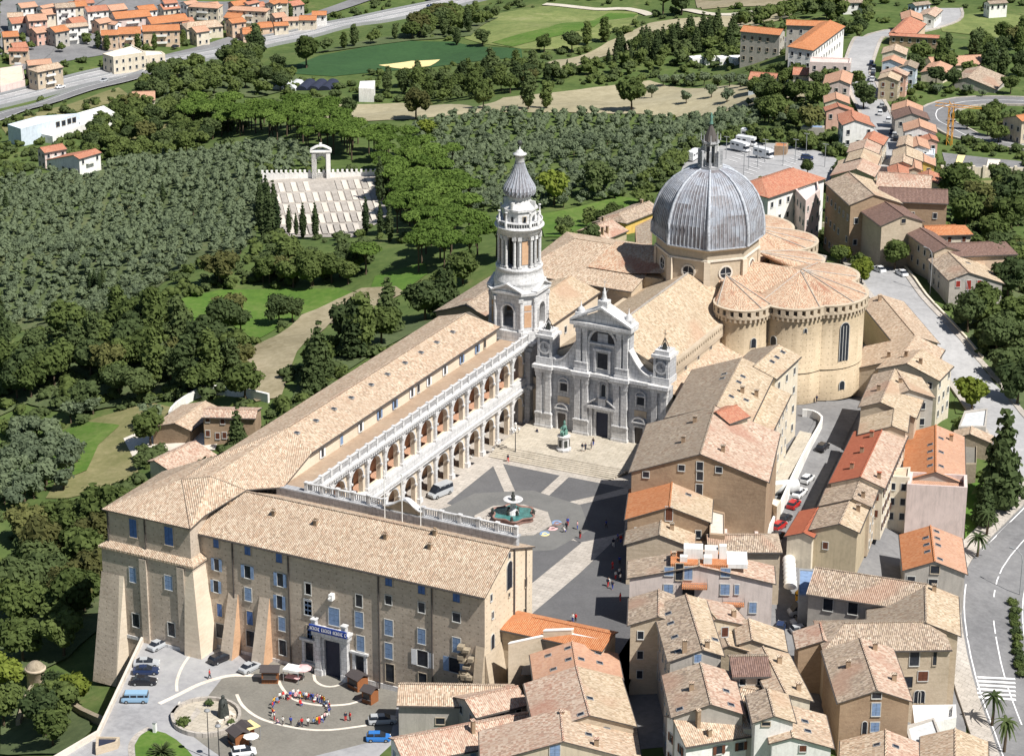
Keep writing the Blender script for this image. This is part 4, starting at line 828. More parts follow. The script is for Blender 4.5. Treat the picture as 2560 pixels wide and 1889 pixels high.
# terrace parapet over the west wing (towards the square)
m=MB(); m.box(-214,-167.9,337.1,338.2,13.5,17.3); m.box(-214,-167.7,336.9,338.4,17.3,17.55); m.build('terrace_wall','marble_grey',PAL)
reg('L'); xa_=Yk((585,330),337.6).x; xb_=Yk((848,370),337.6).x
balus(PAL,(-208.2,337.6),(xa_,337.6),17.5,1.6,5); balus(PAL,(xb_,337.6),(-168.2,337.6),17.5,1.6,5)
m=MB(); xm=(xa_+xb_)/2; hw=(xb_-xa_)/2
for i in range(14):
    t0,t1=i/14,(i+1)/14; f=lambda t:18.3+1.7*math.exp(-((t-.55)/.28)**2)
    xa2,xb2=xa_+t0*2*hw,xa_+t1*2*hw; za,zb2=f(t0),f(t1)
    m.face([(xa2,337.2,17.4),(xb2,337.2,17.4),(xb2,337.2,zb2),(xa2,337.2,za)],0); m.face([(xb2,338,17.4),(xa2,338,17.4),(xa2,338,za),(xb2,338,zb2)],0); m.face([(xa2,336.9,za),(xb2,336.9,zb2),(xb2,338.3,zb2),(xa2,338.3,za)],1); m.face([(xa2,336.9,za-.2),(xb2,336.9,zb2-.2),(xb2,336.9,zb2),(xa2,336.9,za)],1)
m.build('curved_gable',['rubble','marble'],PAL)
for q in ((585,355),(705,380),(832,405)):
    x=Yk(q,336.5).x; m=MB(); m.tube([(x,336.4,16),(x,336.4,24.6)],.09,5); m.tube([(x,336.4,24.6),(x,336.4,24.9)],.16,5); m.build('pole','plastic_white',label='thin white flagpole standing behind the palace ridge, '+{585:'left',705:'middle',832:'right'}[q[0]]+' of three',cat='flagpole',group='flagpoles behind the palace ridge')
# ================= basilica =================
BAS=thing('basilica',(-190.3,450,0),'domed pilgrimage church with white marble front, lead dome and round fortified chapels','church')
F0=419.5; XC=-190.3
w=MB(); w.box(-204.3,-176.2,F0,F0+2.2,-1,13.6); w.box(-196,-184.6,F0,F0+2.0,13.6,24.6)
for x0,x1 in ((-204.4,-201.1),(-179.5,-176.1)): w.box(x0,x1,F0,F0+3.2,14.4,20.2)
w.build('facade_wall','marble_grey',BAS)
fm=MB()
def pil(m,x,w_,z0,z1,y=F0,pr=.5,base=0,cap=.9):
    m.box(x-w_/2,x+w_/2,y-pr,y,z0,z1-cap); m.box(x-w_/2-.12,x+w_/2+.12,y-pr-.15,y,z1-cap,z1)
    if base: m.box(x-w_/2-.2,x+w_/2+.2,y-pr-.25,y,z0,z0+base*.25); 
for x0,x1 in ((-204.5,-201),(-196.1,-192.9),(-187.7,-184.5),(-179.6,-176.1)):
    m=MB(); xm=(x0+x1)/2; m.box(x0,x1,F0-.9,F0,1,4.0); m.box(x0-.15,x1+.15,F0-1.05,F0,1,1.5); m.box(x0-.12,x1+.12,F0-1.02,F0,3.7,4.0)
    for x in (x0+.75,x1-.75): pil(m,x,1.15,4,12.7,pr=.85,base=1)
    m.box(x0+.2,x1-.2,F0-.4,F0,4,12.7)
    m.box(x0-.1,x1+.1,F0-1.0,F0,12.7,13.6); m.box(x0-.4,x1+.4,F0-1.6,F0+.5,13.6,14.3); m.build('pilaster_pair','marble',BAS)
m=MB(); m.box(-204.5,-176,F0-.25,F0,12.7,13.6); m.box(-204.8,-175.8,F0-1.0,F0+.6,13.65,14.25); m.build('cornice','marble',BAS)
for x0,x1 in ((-196,-193.3),(-187.3,-184.6)):
    m=MB(); m.box(x0,x1,F0-.8,F0,14.3,16.0); m.box(x0-.15,x1+.15,F0-.95,F0,14.3,14.8)
    for x in (x0+.65,x1-.65): pil(m,x,.95,16,23.2,pr=.6,base=1)
    m.build('upper_pilasters','marble',BAS)
m=MB(); m.box(-196.3,-184.3,F0-.85,F0,23.2,23.9); m.box(-196.9,-183.7,F0-1.4,F0+2,24.0,24.7); m.build('upper_cornice','marble',BAS)
m=MB(); m.face([(-196.6,F0-.6,24.7),(-184,F0-.6,24.7),(XC,F0-.6,27.6)]); 
for a,b_ in (((-196.9,24.7),(XC,28.0)),((XC,28.0),(-183.7,24.7))):
    A_=Vector((a[0],F0-1.4,a[1])); d=Vector((b_[0]-a[0],0,b_[1]-a[1])); m.obox(A_,d,(0,3.6,0),(0,0,.45))
m.box(-196,-184.6,F0+.2,F0+1.8,24.6,25.2); m.build('pediment','marble',BAS)
# great arched window
m=MB(); archring(m,(XC,F0-.02),(1,0),(0,-1),5.4,20.6,.45,.35); m.box(XC-3.15,XC-2.7,F0-.35,F0,14.6,20.6); m.box(XC+2.7,XC+3.15,F0-.35,F0,14.6,20.6); m.box(XC-2.7,XC+2.7,F0-.5,F0,20.2,20.6); m.build('arch_surround','marble',BAS)
m=MB(); n_=12; m.face([(XC-2.6,F0-.03,20.7)]+[(XC-2.6*math.cos(math.pi*i/n_),F0-.03,20.7+2.5*math.sin(math.pi*i/n_)) for i in range(1,n_)]+[(XC+2.6,F0-.03,20.7)]); m.build('lunette','glass_dark',BAS)
m=MB(); m.box(XC-1.1,XC+1.1,F0-.12,F0,20.75,22.6); m.build('lunette_panel','marble_grey',BAS)
window(BAS,(XC,F0,15.3),(0,-1),2.2,3.2,'bars'); m=MB(); m.box(XC-1.75,XC-1.3,F0-.4,F0,14.6,18.9); m.box(XC+1.3,XC+1.75,F0-.4,F0,14.6,18.9); m.box(XC-1.9,XC+1.9,F0-.5,F0,18.9,19.4); m.build('window_surround','marble',BAS)
# scroll volutes
for sg in (-1,1):
    m=MB(); N_=12; xa,xb=5.75,10.8; pr=[]
    for i in range(N_+1):
        t=i/N_; pr.append((XC+sg*(xa+(xb-xa)*t),15.6+4.6*(1-math.sin(t*math.pi/2))**1.25+.35*(t>.85)))
    for i in range(N_):
        (xA,zA),(xB,zB)=pr[i],pr[i+1]
        for y,fl in ((F0-.1,1),(F0+1.4,-1)):
            q=[(xA,y,14.2),(xB,y,14.2),(xB,y,zB),(xA,y,zA)]; m.face(q if fl*sg>0 else q[::-1])
        m.face([(xA,F0-.4,zA),(xB,F0-.4,zB),(xB,F0+1.6,zB),(xA,F0+1.6,zA)]); m.face([(xA,F0-.4,zA-.4),(xB,F0-.4,zB-.4),(xB,F0-.4,zB),(xA,F0-.4,zA)])
    m.build('volute','marble',BAS)
# clock turrets with bells
for x0,x1 in ((-204.4,-201.1),(-179.5,-176.1)):
    xm=(x0+x1)/2; m=MB(); m.box(x0-.15,x1+.15,F0-.5,F0+3.3,14.4,15.7); m.box(x0-.3,x1+.3,F0-.6,F0+3.5,19.7,20.3); m.box(x0+.2,x1-.2,F0-.1,F0+3,20.3,21.1)
    for x in (x0+.1,x1-.6): m.box(x,x+.5,F0-.35,F0,15.7,19.7)
    t=m.build('clock_turret','marble',BAS)
    m=MB(); k=20
    for r0,r1,y,mi in ((0,.95,F0-.25,1),(.95,1.35,F0-.38,0)):
        for i in range(k):
            a,b_=2*math.pi*i/k,2*math.pi*(i+1)/k; g=lambda r,th,yy=y:(xm+r*math.sin(th),yy,17.7-r*math.cos(th))
            m.face([g(r0,a),g(r1,a),g(r1,b_),g(r0,b_)] if r0 else [g(0,0),g(r1,a),g(r1,b_)],mi)
            if r0: m.face([g(r1,a),g(r1,a,F0),g(r1,b_,F0),g(r1,b_)],mi)
    m.box(xm-.05,xm+.05,F0-.3,F0-.27,17.7,18.4,2); m.box(xm-.05,xm+.5,F0-.3,F0-.27,17.65,17.75,2); m.build('clock','marble marble_grey iron_dark'.split(),t)
    m=MB()
    for dx in (-.7,.7):
        for dy in (.6,2): m.tube([(xm+dx,F0+dy,21.1),(xm+dx*.4,F0+dy*.4+.8,22.6),(xm,F0+1.3,23.4)],.07,4)
    m.tube([(xm,F0+1.3,23.2),(xm,F0+1.3,25)],.05,4); m.box(xm-.4,xm+.4,F0+1.28,F0+1.32,24.2,24.28); m.build('bell_frame','iron_dark',t)
    m=MB(); m.lathe((xm,F0+1.3,0),[(.6,21.3),(.5,21.6),(.38,22.1),(.2,22.4),(.02,22.45)],10); m.build('bell','bronze_dark',t)
for x in (-195.4,-185.2):
    m=MB(); m.box(x-.9,x+.9,F0-.2,F0+1.6,24.7,26.2); m.lathe((x,F0+.7,0),[(.75,26.2),(.7,26.7),(.4,27.1),(.15,27.3),(.05,28.3),(.02,28.4)],10); m.build('acroterion','marble',BAS)
m=MB(); m.box(XC-1,XC+1,F0-.6,F0+1.2,27.4,29.4); m.build('statue_plinth','marble',BAS)
m=MB(); m.lathe((XC,F0+.3,0),[(.6,29.4),(.5,30),(.35,30.6),(.42,31.1),(.2,31.35),(.24,31.6),(.1,31.9),(.02,31.95)],9); m.tube([(XC+.3,F0+.3,31),(XC+.8,F0+.2,31.6)],.1,5,r2=.05); m.tube([(XC,F0+.4,31),(XC,F0+.4,33.6)],.05,4); m.box(XC-.35,XC+.35,F0+.38,F0+.42,33,33.08); m.build('statue','marble',BAS)
# doors
for x,w_,h,big in ((-190.1,2.6,5.2,1),(-198.9,1.8,3.5,0),(-182.2,1.8,3.5,0)):
    m=MB(); m.box(x-w_/2,x+w_/2,F0-.04,F0,1,1+h); d=m.build('doorway','fabric_black' if big else 'pipe_dark',BAS); m=MB(); t=.5 if big else .35
    m.box(x-w_/2-t,x-w_/2,F0-.35,F0,1,1+h); m.box(x+w_/2,x+w_/2+t,F0-.35,F0,1,1+h); m.box(x-w_/2-t,x+w_/2+t,F0-.35,F0,1+h,1+h+t)
    if big:
        for s_ in (-1,1): m.box(x+s_*(w_/2+1.1)-.35,x+s_*(w_/2+1.1)+.35,F0-.7,F0,1,7.0)
        m.box(x-3.0,x+3.0,F0-1.0,F0,7.0,7.6); m.obox((x-3.1,F0-1.0,7.6),(1.9,0,1.4),(0,1,0),(0,0,.3)); m.obox((x+3.1,F0-1.0,7.6),(-1.9,0,1.4),(0,1,0),(0,0,.3)); m.box(x-.8,x+.8,F0-.6,F0,7.6,9.2)
    else:
        m.box(x-w_/2-.6,x+w_/2+.6,F0-.6,F0,1+h+.9,1+h+1.15); archring(m,(x,F0),(1,0),(0,-1),w_+.7,1+h+.75,.25,.55)
    m.build('door_surround','marble',d)
for x in (-198.6,-182.0):
    window(BAS,(x,F0,9.2),(0,-1),1.5,1.7,'bars'); m=MB(); m.box(x-1.15,x+1.15,F0-.4,F0,10.95,11.2); m.box(x-1.1,x-.85,F0-.25,F0,8.8,10.95); m.box(x+.85,x+1.1,F0-.25,F0,8.8,10.95); archring(m,(x,F0),(1,0),(0,-1),2.0,10.9,.2,.35); m.build('window_surround','marble',BAS); m=MB(); m.box(x-1.3,x+1.3,F0-.1,F0,6.6,8.0); m.build('stone_panel','brick_beige',BAS)
window(BAS,(-190,F0,9.5),(0,-1),.9,2.6,'arch'); m=MB(); m.box(-191.2,-190.7,F0-.35,F0,9.2,12.2); m.box(-189.3,-188.8,F0-.35,F0,9.2,12.2); archring(m,(-190,F0),(1,0),(0,-1),1.7,12.0,.35,.35); m.build('niche','marble',BAS)
# nave
def bpart(name,faces,mats,parent=None):
    m=MB()
    for f in faces: m.face(f[0],f[1] if len(f)>1 else 0)
    return m.build(name,mats,parent or BAS)
NX0,NX1=-201.9,-178.6; zr,ze=22.3,16.4
for name,pts in (('roof',[(XC,421.5,zr),(XC,464,zr),(NX0,464,ze),(NX0,421.5,ze)]),('roof',[(NX1,421.5,ze),(NX1,464,ze),(XC,464,zr),(XC,421.5,zr)])):
    m=MB(); m.face(pts); o=m.build(name,'tile_pale',BAS)
    if o.data.polygons[0].normal.z<0: o.data.flip_normals()
m=MB(); m.box(XC-.2,XC+.2,421.5,462,zr,zr+.2); m.build('ridge_cap','slab_paving',BAS)
m=MB(); m.prism([(NX0,421.6),(NX1,421.6),(NX1,462),(NX0,462)],-2,16.2); m.face([(NX0,421.6,16.2),(NX1,421.6,16.2),(XC,421.6,22.2)]); m.build('nave_wall','brick_beige',BAS)
for sg,xn in ((1,NX1),(-1,NX0)):
    m=MB(); x0,x1=sorted((xn-.1*sg,xn+.75*sg)); m.box(x0,x1,423,460,14.4,15.3); m.box(x0,x1,423,460,16.0,16.5); k=33
    for i in range(k): y=423+(i+.25)/k*37; m.box(x0,x1,y,y+37/k*.55,15.3,16.0)
    o=m.build('battlement','brick_beige',BAS)
    m=MB()
    for i in range(k*2): y=423+(i+.25)/(k*2)*37; m.box(min(xn,xn+.7*sg),max(xn,xn+.7*sg),y,y+.28,13.8,14.4)
    m.build('corbel','brick_cream',o,kind='stuff')
    for y in (427,433.5,440,446.5,453,459): window(BAS,(xn,y,12.4),(sg,0),.9,1.4,'arch',False)
    xa=xn+5.4*sg; m=MB(); q=[(xn,422.5,12.2),(xa+.3*sg,422.5,9.9),(xa+.3*sg,459,9.9),(xn,459,12.2)]; m.face(q if sg<0 else q); o=m.build('aisle_roof','tile_tan',BAS)
    if o.data.polygons[0].normal.z<0: o.data.flip_normals()
    m=MB(); m.prism([(xn,422),(xa,422),(xa,459),(xn,459)],-2,9.9,cap=False); m.build('aisle_wall','brick_beige',BAS)
# apse lobes
def cylhit(q,c,R):
    r=ray(q); A=r.x**2+r.y**2; B=-2*(r.x*c[0]+r.y*c[1]); C=c[0]**2+c[1]**2-R*R; t=(-B-math.sqrt(B*B-4*A*C))/2/A; return Vector((r.x*t,r.y*t,HC+r.z*t))
def lobe(c,R,apex,zt_=20.,zb=-1.,a0=0,a1=2*math.pi):
    n=40; m=MB(); m.lathe((c[0],c[1],0),[(R,zb),(R,5.8),(R-.0,5.8),(R+.12,5.8),(R+.12,6.0),(R,6.0),(R,zt_-3)],n); w_=m.build('chapel_wall','brick_apse',BAS)
    m=MB(); m.lathe((c[0],c[1],0),[(R,zt_-3),(R+.15,zt_-2.2),(R+.7,zt_-2.0),(R+.7,zt_-1.5)],n,sm=False)
    k=int(2*math.pi*R/1.55)
    for i in range(k):
        a,b_=2*math.pi*(i+.0)/k,2*math.pi*(i+.55)/k
        for zz0,zz1,r0,r1 in ((zt_-1.5,zt_-.4,R-.1,R+.7),):
            g=lambda r,th,z:(c[0]+r*math.cos(th),c[1]+r*math.sin(th),z)
            m.face([g(r1,a,zz0),g(r1,b_,zz0),g(r1,b_,zz1),g(r1,a,zz1)]); m.face([g(r0,a,zz0),g(r1,a,zz0),g(r1,a,zz1),g(r0,a,zz1)]); m.face([g(r1,b_,zz0),g(r0,b_,zz0),g(r0,b_,zz1),g(r1,b_,zz1)])
    m.lathe((c[0],c[1],0),[(R+.7,zt_-.4),(R+.78,zt_-.05),(R+.3,zt_)],n,sm=False); m.build('parapet','brick_beige',w_)
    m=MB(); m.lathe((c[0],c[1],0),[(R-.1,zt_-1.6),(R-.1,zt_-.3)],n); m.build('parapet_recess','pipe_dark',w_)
    m=MB(); k=int(2*math.pi*R/.95)
    for i in range(k):
        a=2*math.pi*i/k; d=(math.cos(a),math.sin(a)); m.cbox((c[0]+d[0]*(R+.32),c[1]+d[1]*(R+.32),zt_-2.75),d,.66,.42,.75)
    m.build('corbel','brick_beige',w_,kind='stuff')
    m=MB(); k=10
    for i in range(k*3):
        a,b_=2*math.pi*i/k/3,2*math.pi*(i+1)/k/3; m.face([(c[0]+(R+.5)*math.cos(a),c[1]+(R+.5)*math.sin(a),zt_-.1),(c[0]+(R+.5)*math.cos(b_),c[1]+(R+.5)*math.sin(b_),zt_-.1),apex])
    ro=m.build('chapel_roof','tile_apse',w_)
    m=MB()
    for i in range(k):
        if i%3==0: a=2*math.pi*(i+.3)/k; m.tube([(c[0]+(R+.4)*math.cos(a),c[1]+(R+.4)*math.sin(a),zt_+.0),(apex[0],apex[1],apex[2]+.05)],.13,4)
    m.build('ridge_cap','slab_paving',w_)
    return w_
MX=lambda x:2*XC-x
for fx in (lambda x:x,MX):
    if fx(1)==1: lobe((fx(-175.9),456.6),5.3,(fx(-182.5),463.5,22.6)); lobe((fx(-167.4),463.8),7.0,(fx(-169.5),472.6,22.8)); lobe((fx(-163.9),470.5),9.0,(fx(-168.5),472.8,22.8)); lobe((fx(-167.4),481),7.0,(fx(-169.5),473.5,22.8)); lobe((fx(-175.9),488),5.3,(fx(-182.5),481,22.6))
lobe((XC-3,505),9.0,(XC,497,22.8)); lobe((XC+6.5,499),7.5,(XC+1,496,22.8)); lobe((XC-9,499),7.5,(XC-1,496,22.8))
for nm,fc in (('transept_roof',[[(-176,463.0,19.7),(-166.5,463.0,19.7),(-168.8,472.8,22.9),(-184,472.8,23.4),(-184,463.2,20.9)],[(-166,481.6,19.7),(-183,481.6,20.2),(-184,472.8,23.4),(-168.8,472.8,22.9)]]),('transept_roof',[[(MX(-176),463.0,19.7),(MX(-166.5),463.0,19.7),(MX(-168.8),472.8,22.9),(MX(-184),472.8,23.4),(MX(-184),463.2,20.9)],[(MX(-166),481.6,19.7),(MX(-183),481.6,20.2),(MX(-184),472.8,23.4),(MX(-168.8),472.8,22.9)]]),('choir_roof',[[(-198,482,20),(XC,482,23.3),(XC,498,22.9),(-199,500,19.8)],[(-182,482,20),(XC,482,23.3),(XC,498,22.9),(-181.5,500,19.8)]])):
    m=MB()
    for f in fc: 
        f=[Vector(p) for p in f]
        if (f[1]-f[0]).cross(f[2]-f[0]).z<0: f=f[::-1]
        m.face(f)
    m.build(nm,'tile_apse',BAS)
m=MB(); m.box(-184,-166,463.2,481.4,-1,19.5); m.box(MX(-166),MX(-184),463.2,481.4,-1,19.5); m.box(-198.8,-181.8,482,503,-1,19.5); m.build('transept_wall','brick_apse',BAS)
reg('AP')
C2=(-163.9,470.5); C1=(-167.4,463.8); C0=(-175.9,456.6)
p=cylhit((1130,1105),C2,9.03); d=(p-Vector((*C2,p.z))).normalized(); o=window(BAS,(p.x,p.y,p.z),(d.x,d.y),2.1,8.3,'arch'); m=MB(); 
q=Vector((d.x,d.y,0)); u=Vector((-d.y,d.x,0))
for s_ in (-.36,.36): m.obox(Vector(p)+q*.03+u*(s_-.06),u*.12,q*.08,(0,0,7.6))
m.build('mullion','frame_pale',BAS)
for pp,c,R,w_,h in (((1115,1370),C2,9.03,1.2,1.9),((305,985),C0,5.33,1.1,2.0),((490,965),C1,7.03,1.3,2.0),((783,850),C1,7.03,.6,.9)):
    p=cylhit(pp,c,R); d=(p-Vector((*c,p.z))).normalized(); window(BAS,p,(d.x,d.y),w_,h,'arch')
# drum and dome
DC=(XC,472); c225=math.cos(math.pi/8)
def octa(ap,off=math.pi/8):
    ap*=.945; return [(DC[0]+ap/c225*math.cos(off+math.pi/4*i),DC[1]+ap/c225*math.sin(off+math.pi/4*i)) for i in range(8)]
m=MB(); m.prism(octa(10.6),17,25.2); m.build('drum_wall','brick_beige',BAS)
m=MB(); m.prism(octa(10.9),25.2,25.55); m.build('string_course','stone_pale',BAS)
m=MB(); m.prism(octa(10.55),25.55,27.4); 
A_,B_=octa(10.7),octa(11.5)
for i in range(8): j=(i+1)%8; m.face([(*A_[i],27.2),(*A_[j],27.2),(*B_[j],27.9),(*B_[i],27.9)])
m.build('drum_attic','frame_stone',BAS); m=MB(); m.prism(octa(11.55),27.9,28.15); m.build('eaves_band','lead_rib',BAS)
for i in range(8):
    a=math.pi/4*i; n=(math.cos(a),math.sin(a)); ctr=Vector((DC[0]+n[0]*10.03,DC[1]+n[1]*10.03,22.6)); u=Vector((-n[1],n[0],0)); q=Vector((n[0],n[1],0)); m=MB(); k=18
    for t in range(k):
        g=lambda r,th,o_:ctr+u*r*math.cos(th)+Vector((0,0,1))*r*math.sin(th)+q*o_
        a1_,b1_=2*math.pi*t/k,2*math.pi*(t+1)/k; m.face([g(1.25,a1_,.18),g(1.6,a1_,.18),g(1.6,b1_,.18),g(1.25,b1_,.18)],0); m.face([g(1.6,a1_,.18),g(1.6,a1_,0),g(1.6,b1_,0),g(1.6,b1_,.18)],0); m.face([g(1.25,b1_,.18),g(1.25,b1_,.02),g(1.25,a1_,.02),g(1.25,a1_,.18)],0); m.face([g(0,0,.03),g(1.25,a1_,.03),g(1.25,b1_,.03)],1)
    m.obox(ctr-u*.06+Vector((0,0,-1.2))+q*.05,u*.12,q*.06,(0,0,2.4),2); m.obox(ctr-u*1.2+Vector((0,0,-.3))+q*.05,u*2.4,q*.06,(0,0,.12),2)
    m.build('oculus',['stone_pale','glass_dark','frame_pale'],BAS)
    v=octa(10.72)[i]; m=MB(); m.cbox((v[0],v[1],19),(math.cos(a+math.pi/8),math.sin(a+math.pi/8)),.5,1.3,6.2); m.build('corner_pilaster','brick_cream',BAS)
prof=[(11.35,28.15),(11.35,30.3),(11.15,32.6),(10.65,34.8),(9.8,36.9),(8.6,38.8),(7.1,40.4),(5.4,41.6),(3.8,42.3),(2.6,42.6)]
for i in range(8):
    a0=math.pi/8+math.pi/4*(i-1); m=MB()
    def g(j,t):
        ap,z=prof[j]; r=ap*.945/c225; p0=Vector((r*math.cos(a0),r*math.sin(a0),0)); p1=Vector((r*math.cos(a0+math.pi/4),r*math.sin(a0+math.pi/4),0)); q=p0+(p1-p0)*t; return Vector((DC[0]+q.x,DC[1]+q.y,z))
    for j in range(len(prof)-1): m.face([g(j,0),g(j,1),g(j+1,1),g(j+1,0)],0)
    f=m.build('dome_face','lead',BAS)
    nrm=Vector((math.cos(a0+math.pi/8),math.sin(a0+math.pi/8),.25))*.05
    for s_ in range(1,10): m=MB(); m.tube([g(j,s_/10)+nrm for j in range(len(prof)-1 if s_ in(3,5,7) else len(prof)-2)],.09,4); m.build('seam','lead_rib',f)
    m=MB(); m.tube([g(j,0)+nrm*2 for j in range(len(prof))],.42,6,r2=.22); m.build('rib','lead_rib',BAS)
# lantern
m=MB(); m.prism([(DC[0]+2.7*math.cos(math.pi/4*i+.39),DC[1]+2.7*math.sin(math.pi/4*i+.39)) for i in range(8)],42.3,43.1); m.prism([(DC[0]+1.25*math.cos(math.pi/4*i+.39),DC[1]+1.25*math.sin(math.pi/4*i+.39)) for i in range(8)],43.1,48.2); m.prism([(DC[0]+1.9*math.cos(math.pi/4*i+.39),DC[1]+1.9*math.sin(math.pi/4*i+.39)) for i in range(8)],47.9,48.4)
LN=m.build('lantern','marble_grey',BAS)
for i in range(8):
    a=math.pi/4*i+.39; d=Vector((math.cos(a),math.sin(a),0)); c=Vector((*DC,0)); m=MB()
    m.tube([c+d*1.45+Vector((0,0,43.1)),c+d*1.45+Vector((0,0,48))],.2,6); m.build('lantern_column','marble',LN)
    m=MB(); m.cbox(c+d*2.3+Vector((0,0,43.1)),d,.6,.45,3.4); m.cbox(c+d*1.8+Vector((0,0,45)),d,.8,.25,.8); m.tube([c+d*2.0+Vector((0,0,48.4)),c+d*2.0+Vector((0,0,49.9))],.13,5,r2=.05); m.build('lantern_buttress','marble_grey',LN)
    a2=math.pi/4*i; d=Vector((math.cos(a2),math.sin(a2),0)); window(BAS,tuple(c+d*1.16+Vector((0,0,43.8))),(d.x,d.y),.62,3.6,'arch',False)
m=MB(); m.lathe((*DC,0),[(1.7,48.4),(1.35,49.2),(.85,50.4),(.4,51.4),(.3,51.6),(.32,51.9),(.1,52.0)],8,sm=False); m.build('lantern_roof','pipe_dark',LN)
m=MB(); m.lathe((*DC,0),[(.45,51.9),(.34,52.4),(.26,52.9),(.36,53.4),(.14,53.7),(.2,54.0),(.12,54.25),(.02,54.3)],8); m.tube([(DC[0]+.2,DC[1],53.2),(DC[0]+.6,DC[1],53.7)],.08,4); m.build('statue','bronze_green',LN)
# ================= bell tower =================
TC=(-211.8,426.); TW=thing('bell_tower',(*TC,0),'tall white bell tower with lead onion spire at the end of the arcade','bell tower')
h_,ch=4.9,2.05
OC=[(h_,-h_+ch),(h_,h_-ch),(h_-ch,h_),(-h_+ch,h_),(-h_,h_-ch),(-h_,-h_+ch),(-h_+ch,-h_),(h_-ch,-h_)]
def tp(m,z0,z1,s=1.,cap=True): m.prism([(TC[0]+x*s,TC[1]+y*s) for x,y in OC],z0,z1,cap=cap)
m=MB(); m.box(TC[0]-4.9,TC[0]+5.2,TC[1]-4.9,TC[1]+4.9,-1,17.2); m.build('tower_base','marble_grey',TW)
m=MB()
for z0,z1,e in ((7.6,8.4,.5),(15.6,16.4,.3),(16.9,17.4,.7)): m.box(TC[0]-4.9-e,TC[0]+5.2+e,TC[1]-4.9-e,TC[1]+4.9+e,z0,z1)
for x in (2.9,4.6): pil(m,TC[0]+x,1.1,0,7.6,TC[1]-4.9,.5,1); pil(m,TC[0]+x,1.0,8.4,15.6,TC[1]-4.9,.4,1)
m.build('base_cornice','marble_grey',TW)
m=MB(); tp(m,17.2,19.3,1.12); m.build('plinth','marble',TW)
w=MB(); L_=2*(h_-ch)
for (ox,oy),(ux,uy),(nx_,ny_) in (((h_,-h_+ch),(0,1),(1,0)),((h_-ch,h_),(-1,0),(0,1)),((-h_,h_-ch),(0,-1),(-1,0)),((-h_+ch,-h_),(1,0),(0,-1))):
    archpanel(w,(TC[0]+ox,TC[1]+oy),(ux,uy),(nx_,ny_),L_,19.3,26.2,2.5,23.3,.8,0,0,12,19.9)
w.build('arch_wall','marble',TW)
for i in (1,3,5,7): cw=MB(); a,b_=OC[i],OC[(i+1)%8]; cw.face([(TC[0]+a[0],TC[1]+a[1],19.3),(TC[0]+b_[0],TC[1]+b_[1],19.3),(TC[0]+b_[0],TC[1]+b_[1],26.2),(TC[0]+a[0],TC[1]+a[1],26.2)]); cw.build('corner_wall','marble',TW)
for i in (1,3,5,7):
    a,b_=Vector((*OC[i],0)),Vector((*OC[(i+1)%8],0)); u=(b_-a).normalized(); n=Vector((u.y,-u.x,0)); mid=Vector((*TC,0))+(a+b_)/2
    m=MB(); m.obox(mid-u*.75+Vector((0,0,20.1)),u*1.5,n*.06,(0,0,3.2)); m.obox(mid-u*.75+Vector((0,0,23.6)),u*1.5,n*.06,(0,0,1.1)); m.build('brick_panel','brick_orange',TW)
for i in range(8):
    a=Vector((*OC[i],0)); d=a.normalized(); c=Vector((*TC,0))+a; m=MB(); m.tube([c+Vector((0,0,19.4)),c+Vector((0,0,25.9))],.38,8); m.cbox(c+Vector((0,0,25.5)),d,.95,.95,.7); m.cbox(c+Vector((0,0,19.3)),d,.95,.95,.5); m.build('column','marble',TW)
m=MB()
for (nx_,ny_) in ((1,0),(0,1),(-1,0),(0,-1)):
    u=(-ny_,nx_); o_=(TC[0]+nx_*(h_+.02),TC[1]+ny_*(h_+.02)); archring(m,o_,u,(nx_,ny_),2.5,23.3,.35,.22)
    for s_ in (-1,1): c=Vector((o_[0]+u[0]*s_*1.45,o_[1]+u[1]*s_*1.45,19.8)); m.cbox(c,(nx_,ny_),.5,.35,3.4)
m.build('arch_surround','marble',TW)
m=MB(); tp(m,26.2,26.9,1.02); tp(m,26.9,27.4,1.13)
for (nx_,ny_) in ((1,0),(0,1),(-1,0),(0,-1)):
    n=Vector((nx_,ny_,0)); u=Vector((-ny_,nx_,0)); c=Vector((*TC,27.4))+n*(h_+.35)
    for s_ in (-1,1): m.obox(c+u*s_*3.3-n*.9,-u*s_*3.3+Vector((0,0,1.5)),n*1.3,(0,0,.3))
    m.face([c-u*3.2-n*.1,c+u*3.2-n*.1,c+Vector((0,0,1.45))-n*.1])
m.build('entablature','marble',TW)
m=MB(); m.lathe((*TC,0),[(5.2,27.4),(5.0,28.6),(5.15,28.8),(5.0,29.1),(4.75,30.3),(4.45,31.0),(4.7,31.3),(4.75,31.7),(4.4,31.9)],40); m.build('round_base','marble',TW)
m=MB()
for i in range(4): m.lathe((*TC,0),[(3.55,31.9),(3.55,38.6)],6,a0=math.pi/2*i+.33,a1=math.pi/2*(i+1)-.33)
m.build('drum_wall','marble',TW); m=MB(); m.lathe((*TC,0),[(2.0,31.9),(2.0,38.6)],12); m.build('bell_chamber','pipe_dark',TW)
for i in range(4):
    a=math.pi/4+math.pi/2*i; d=(math.cos(a),math.sin(a)); m=MB(); m.cbox((TC[0]+d[0]*3.55,TC[1]+d[1]*3.55,32.6),d,.16,1.3,4.8); m.build('brick_panel','brick_orange',TW)
for i in range(4):
    for o_ in (-.56,-.30,.30,.56):
        a=math.pi/4+math.pi/2*i+o_; d=Vector((math.cos(a),math.sin(a),0)); c=Vector((*TC,0))+d*4.05; m=MB(); m.tube([c+Vector((0,0,31.9)),c+Vector((0,0,38))],.30,7); m.cbox(c+Vector((0,0,37.7)),d,.8,.8,.7); m.cbox(c+Vector((0,0,31.9)),d,.8,.8,.4); m.build('column','marble',TW)
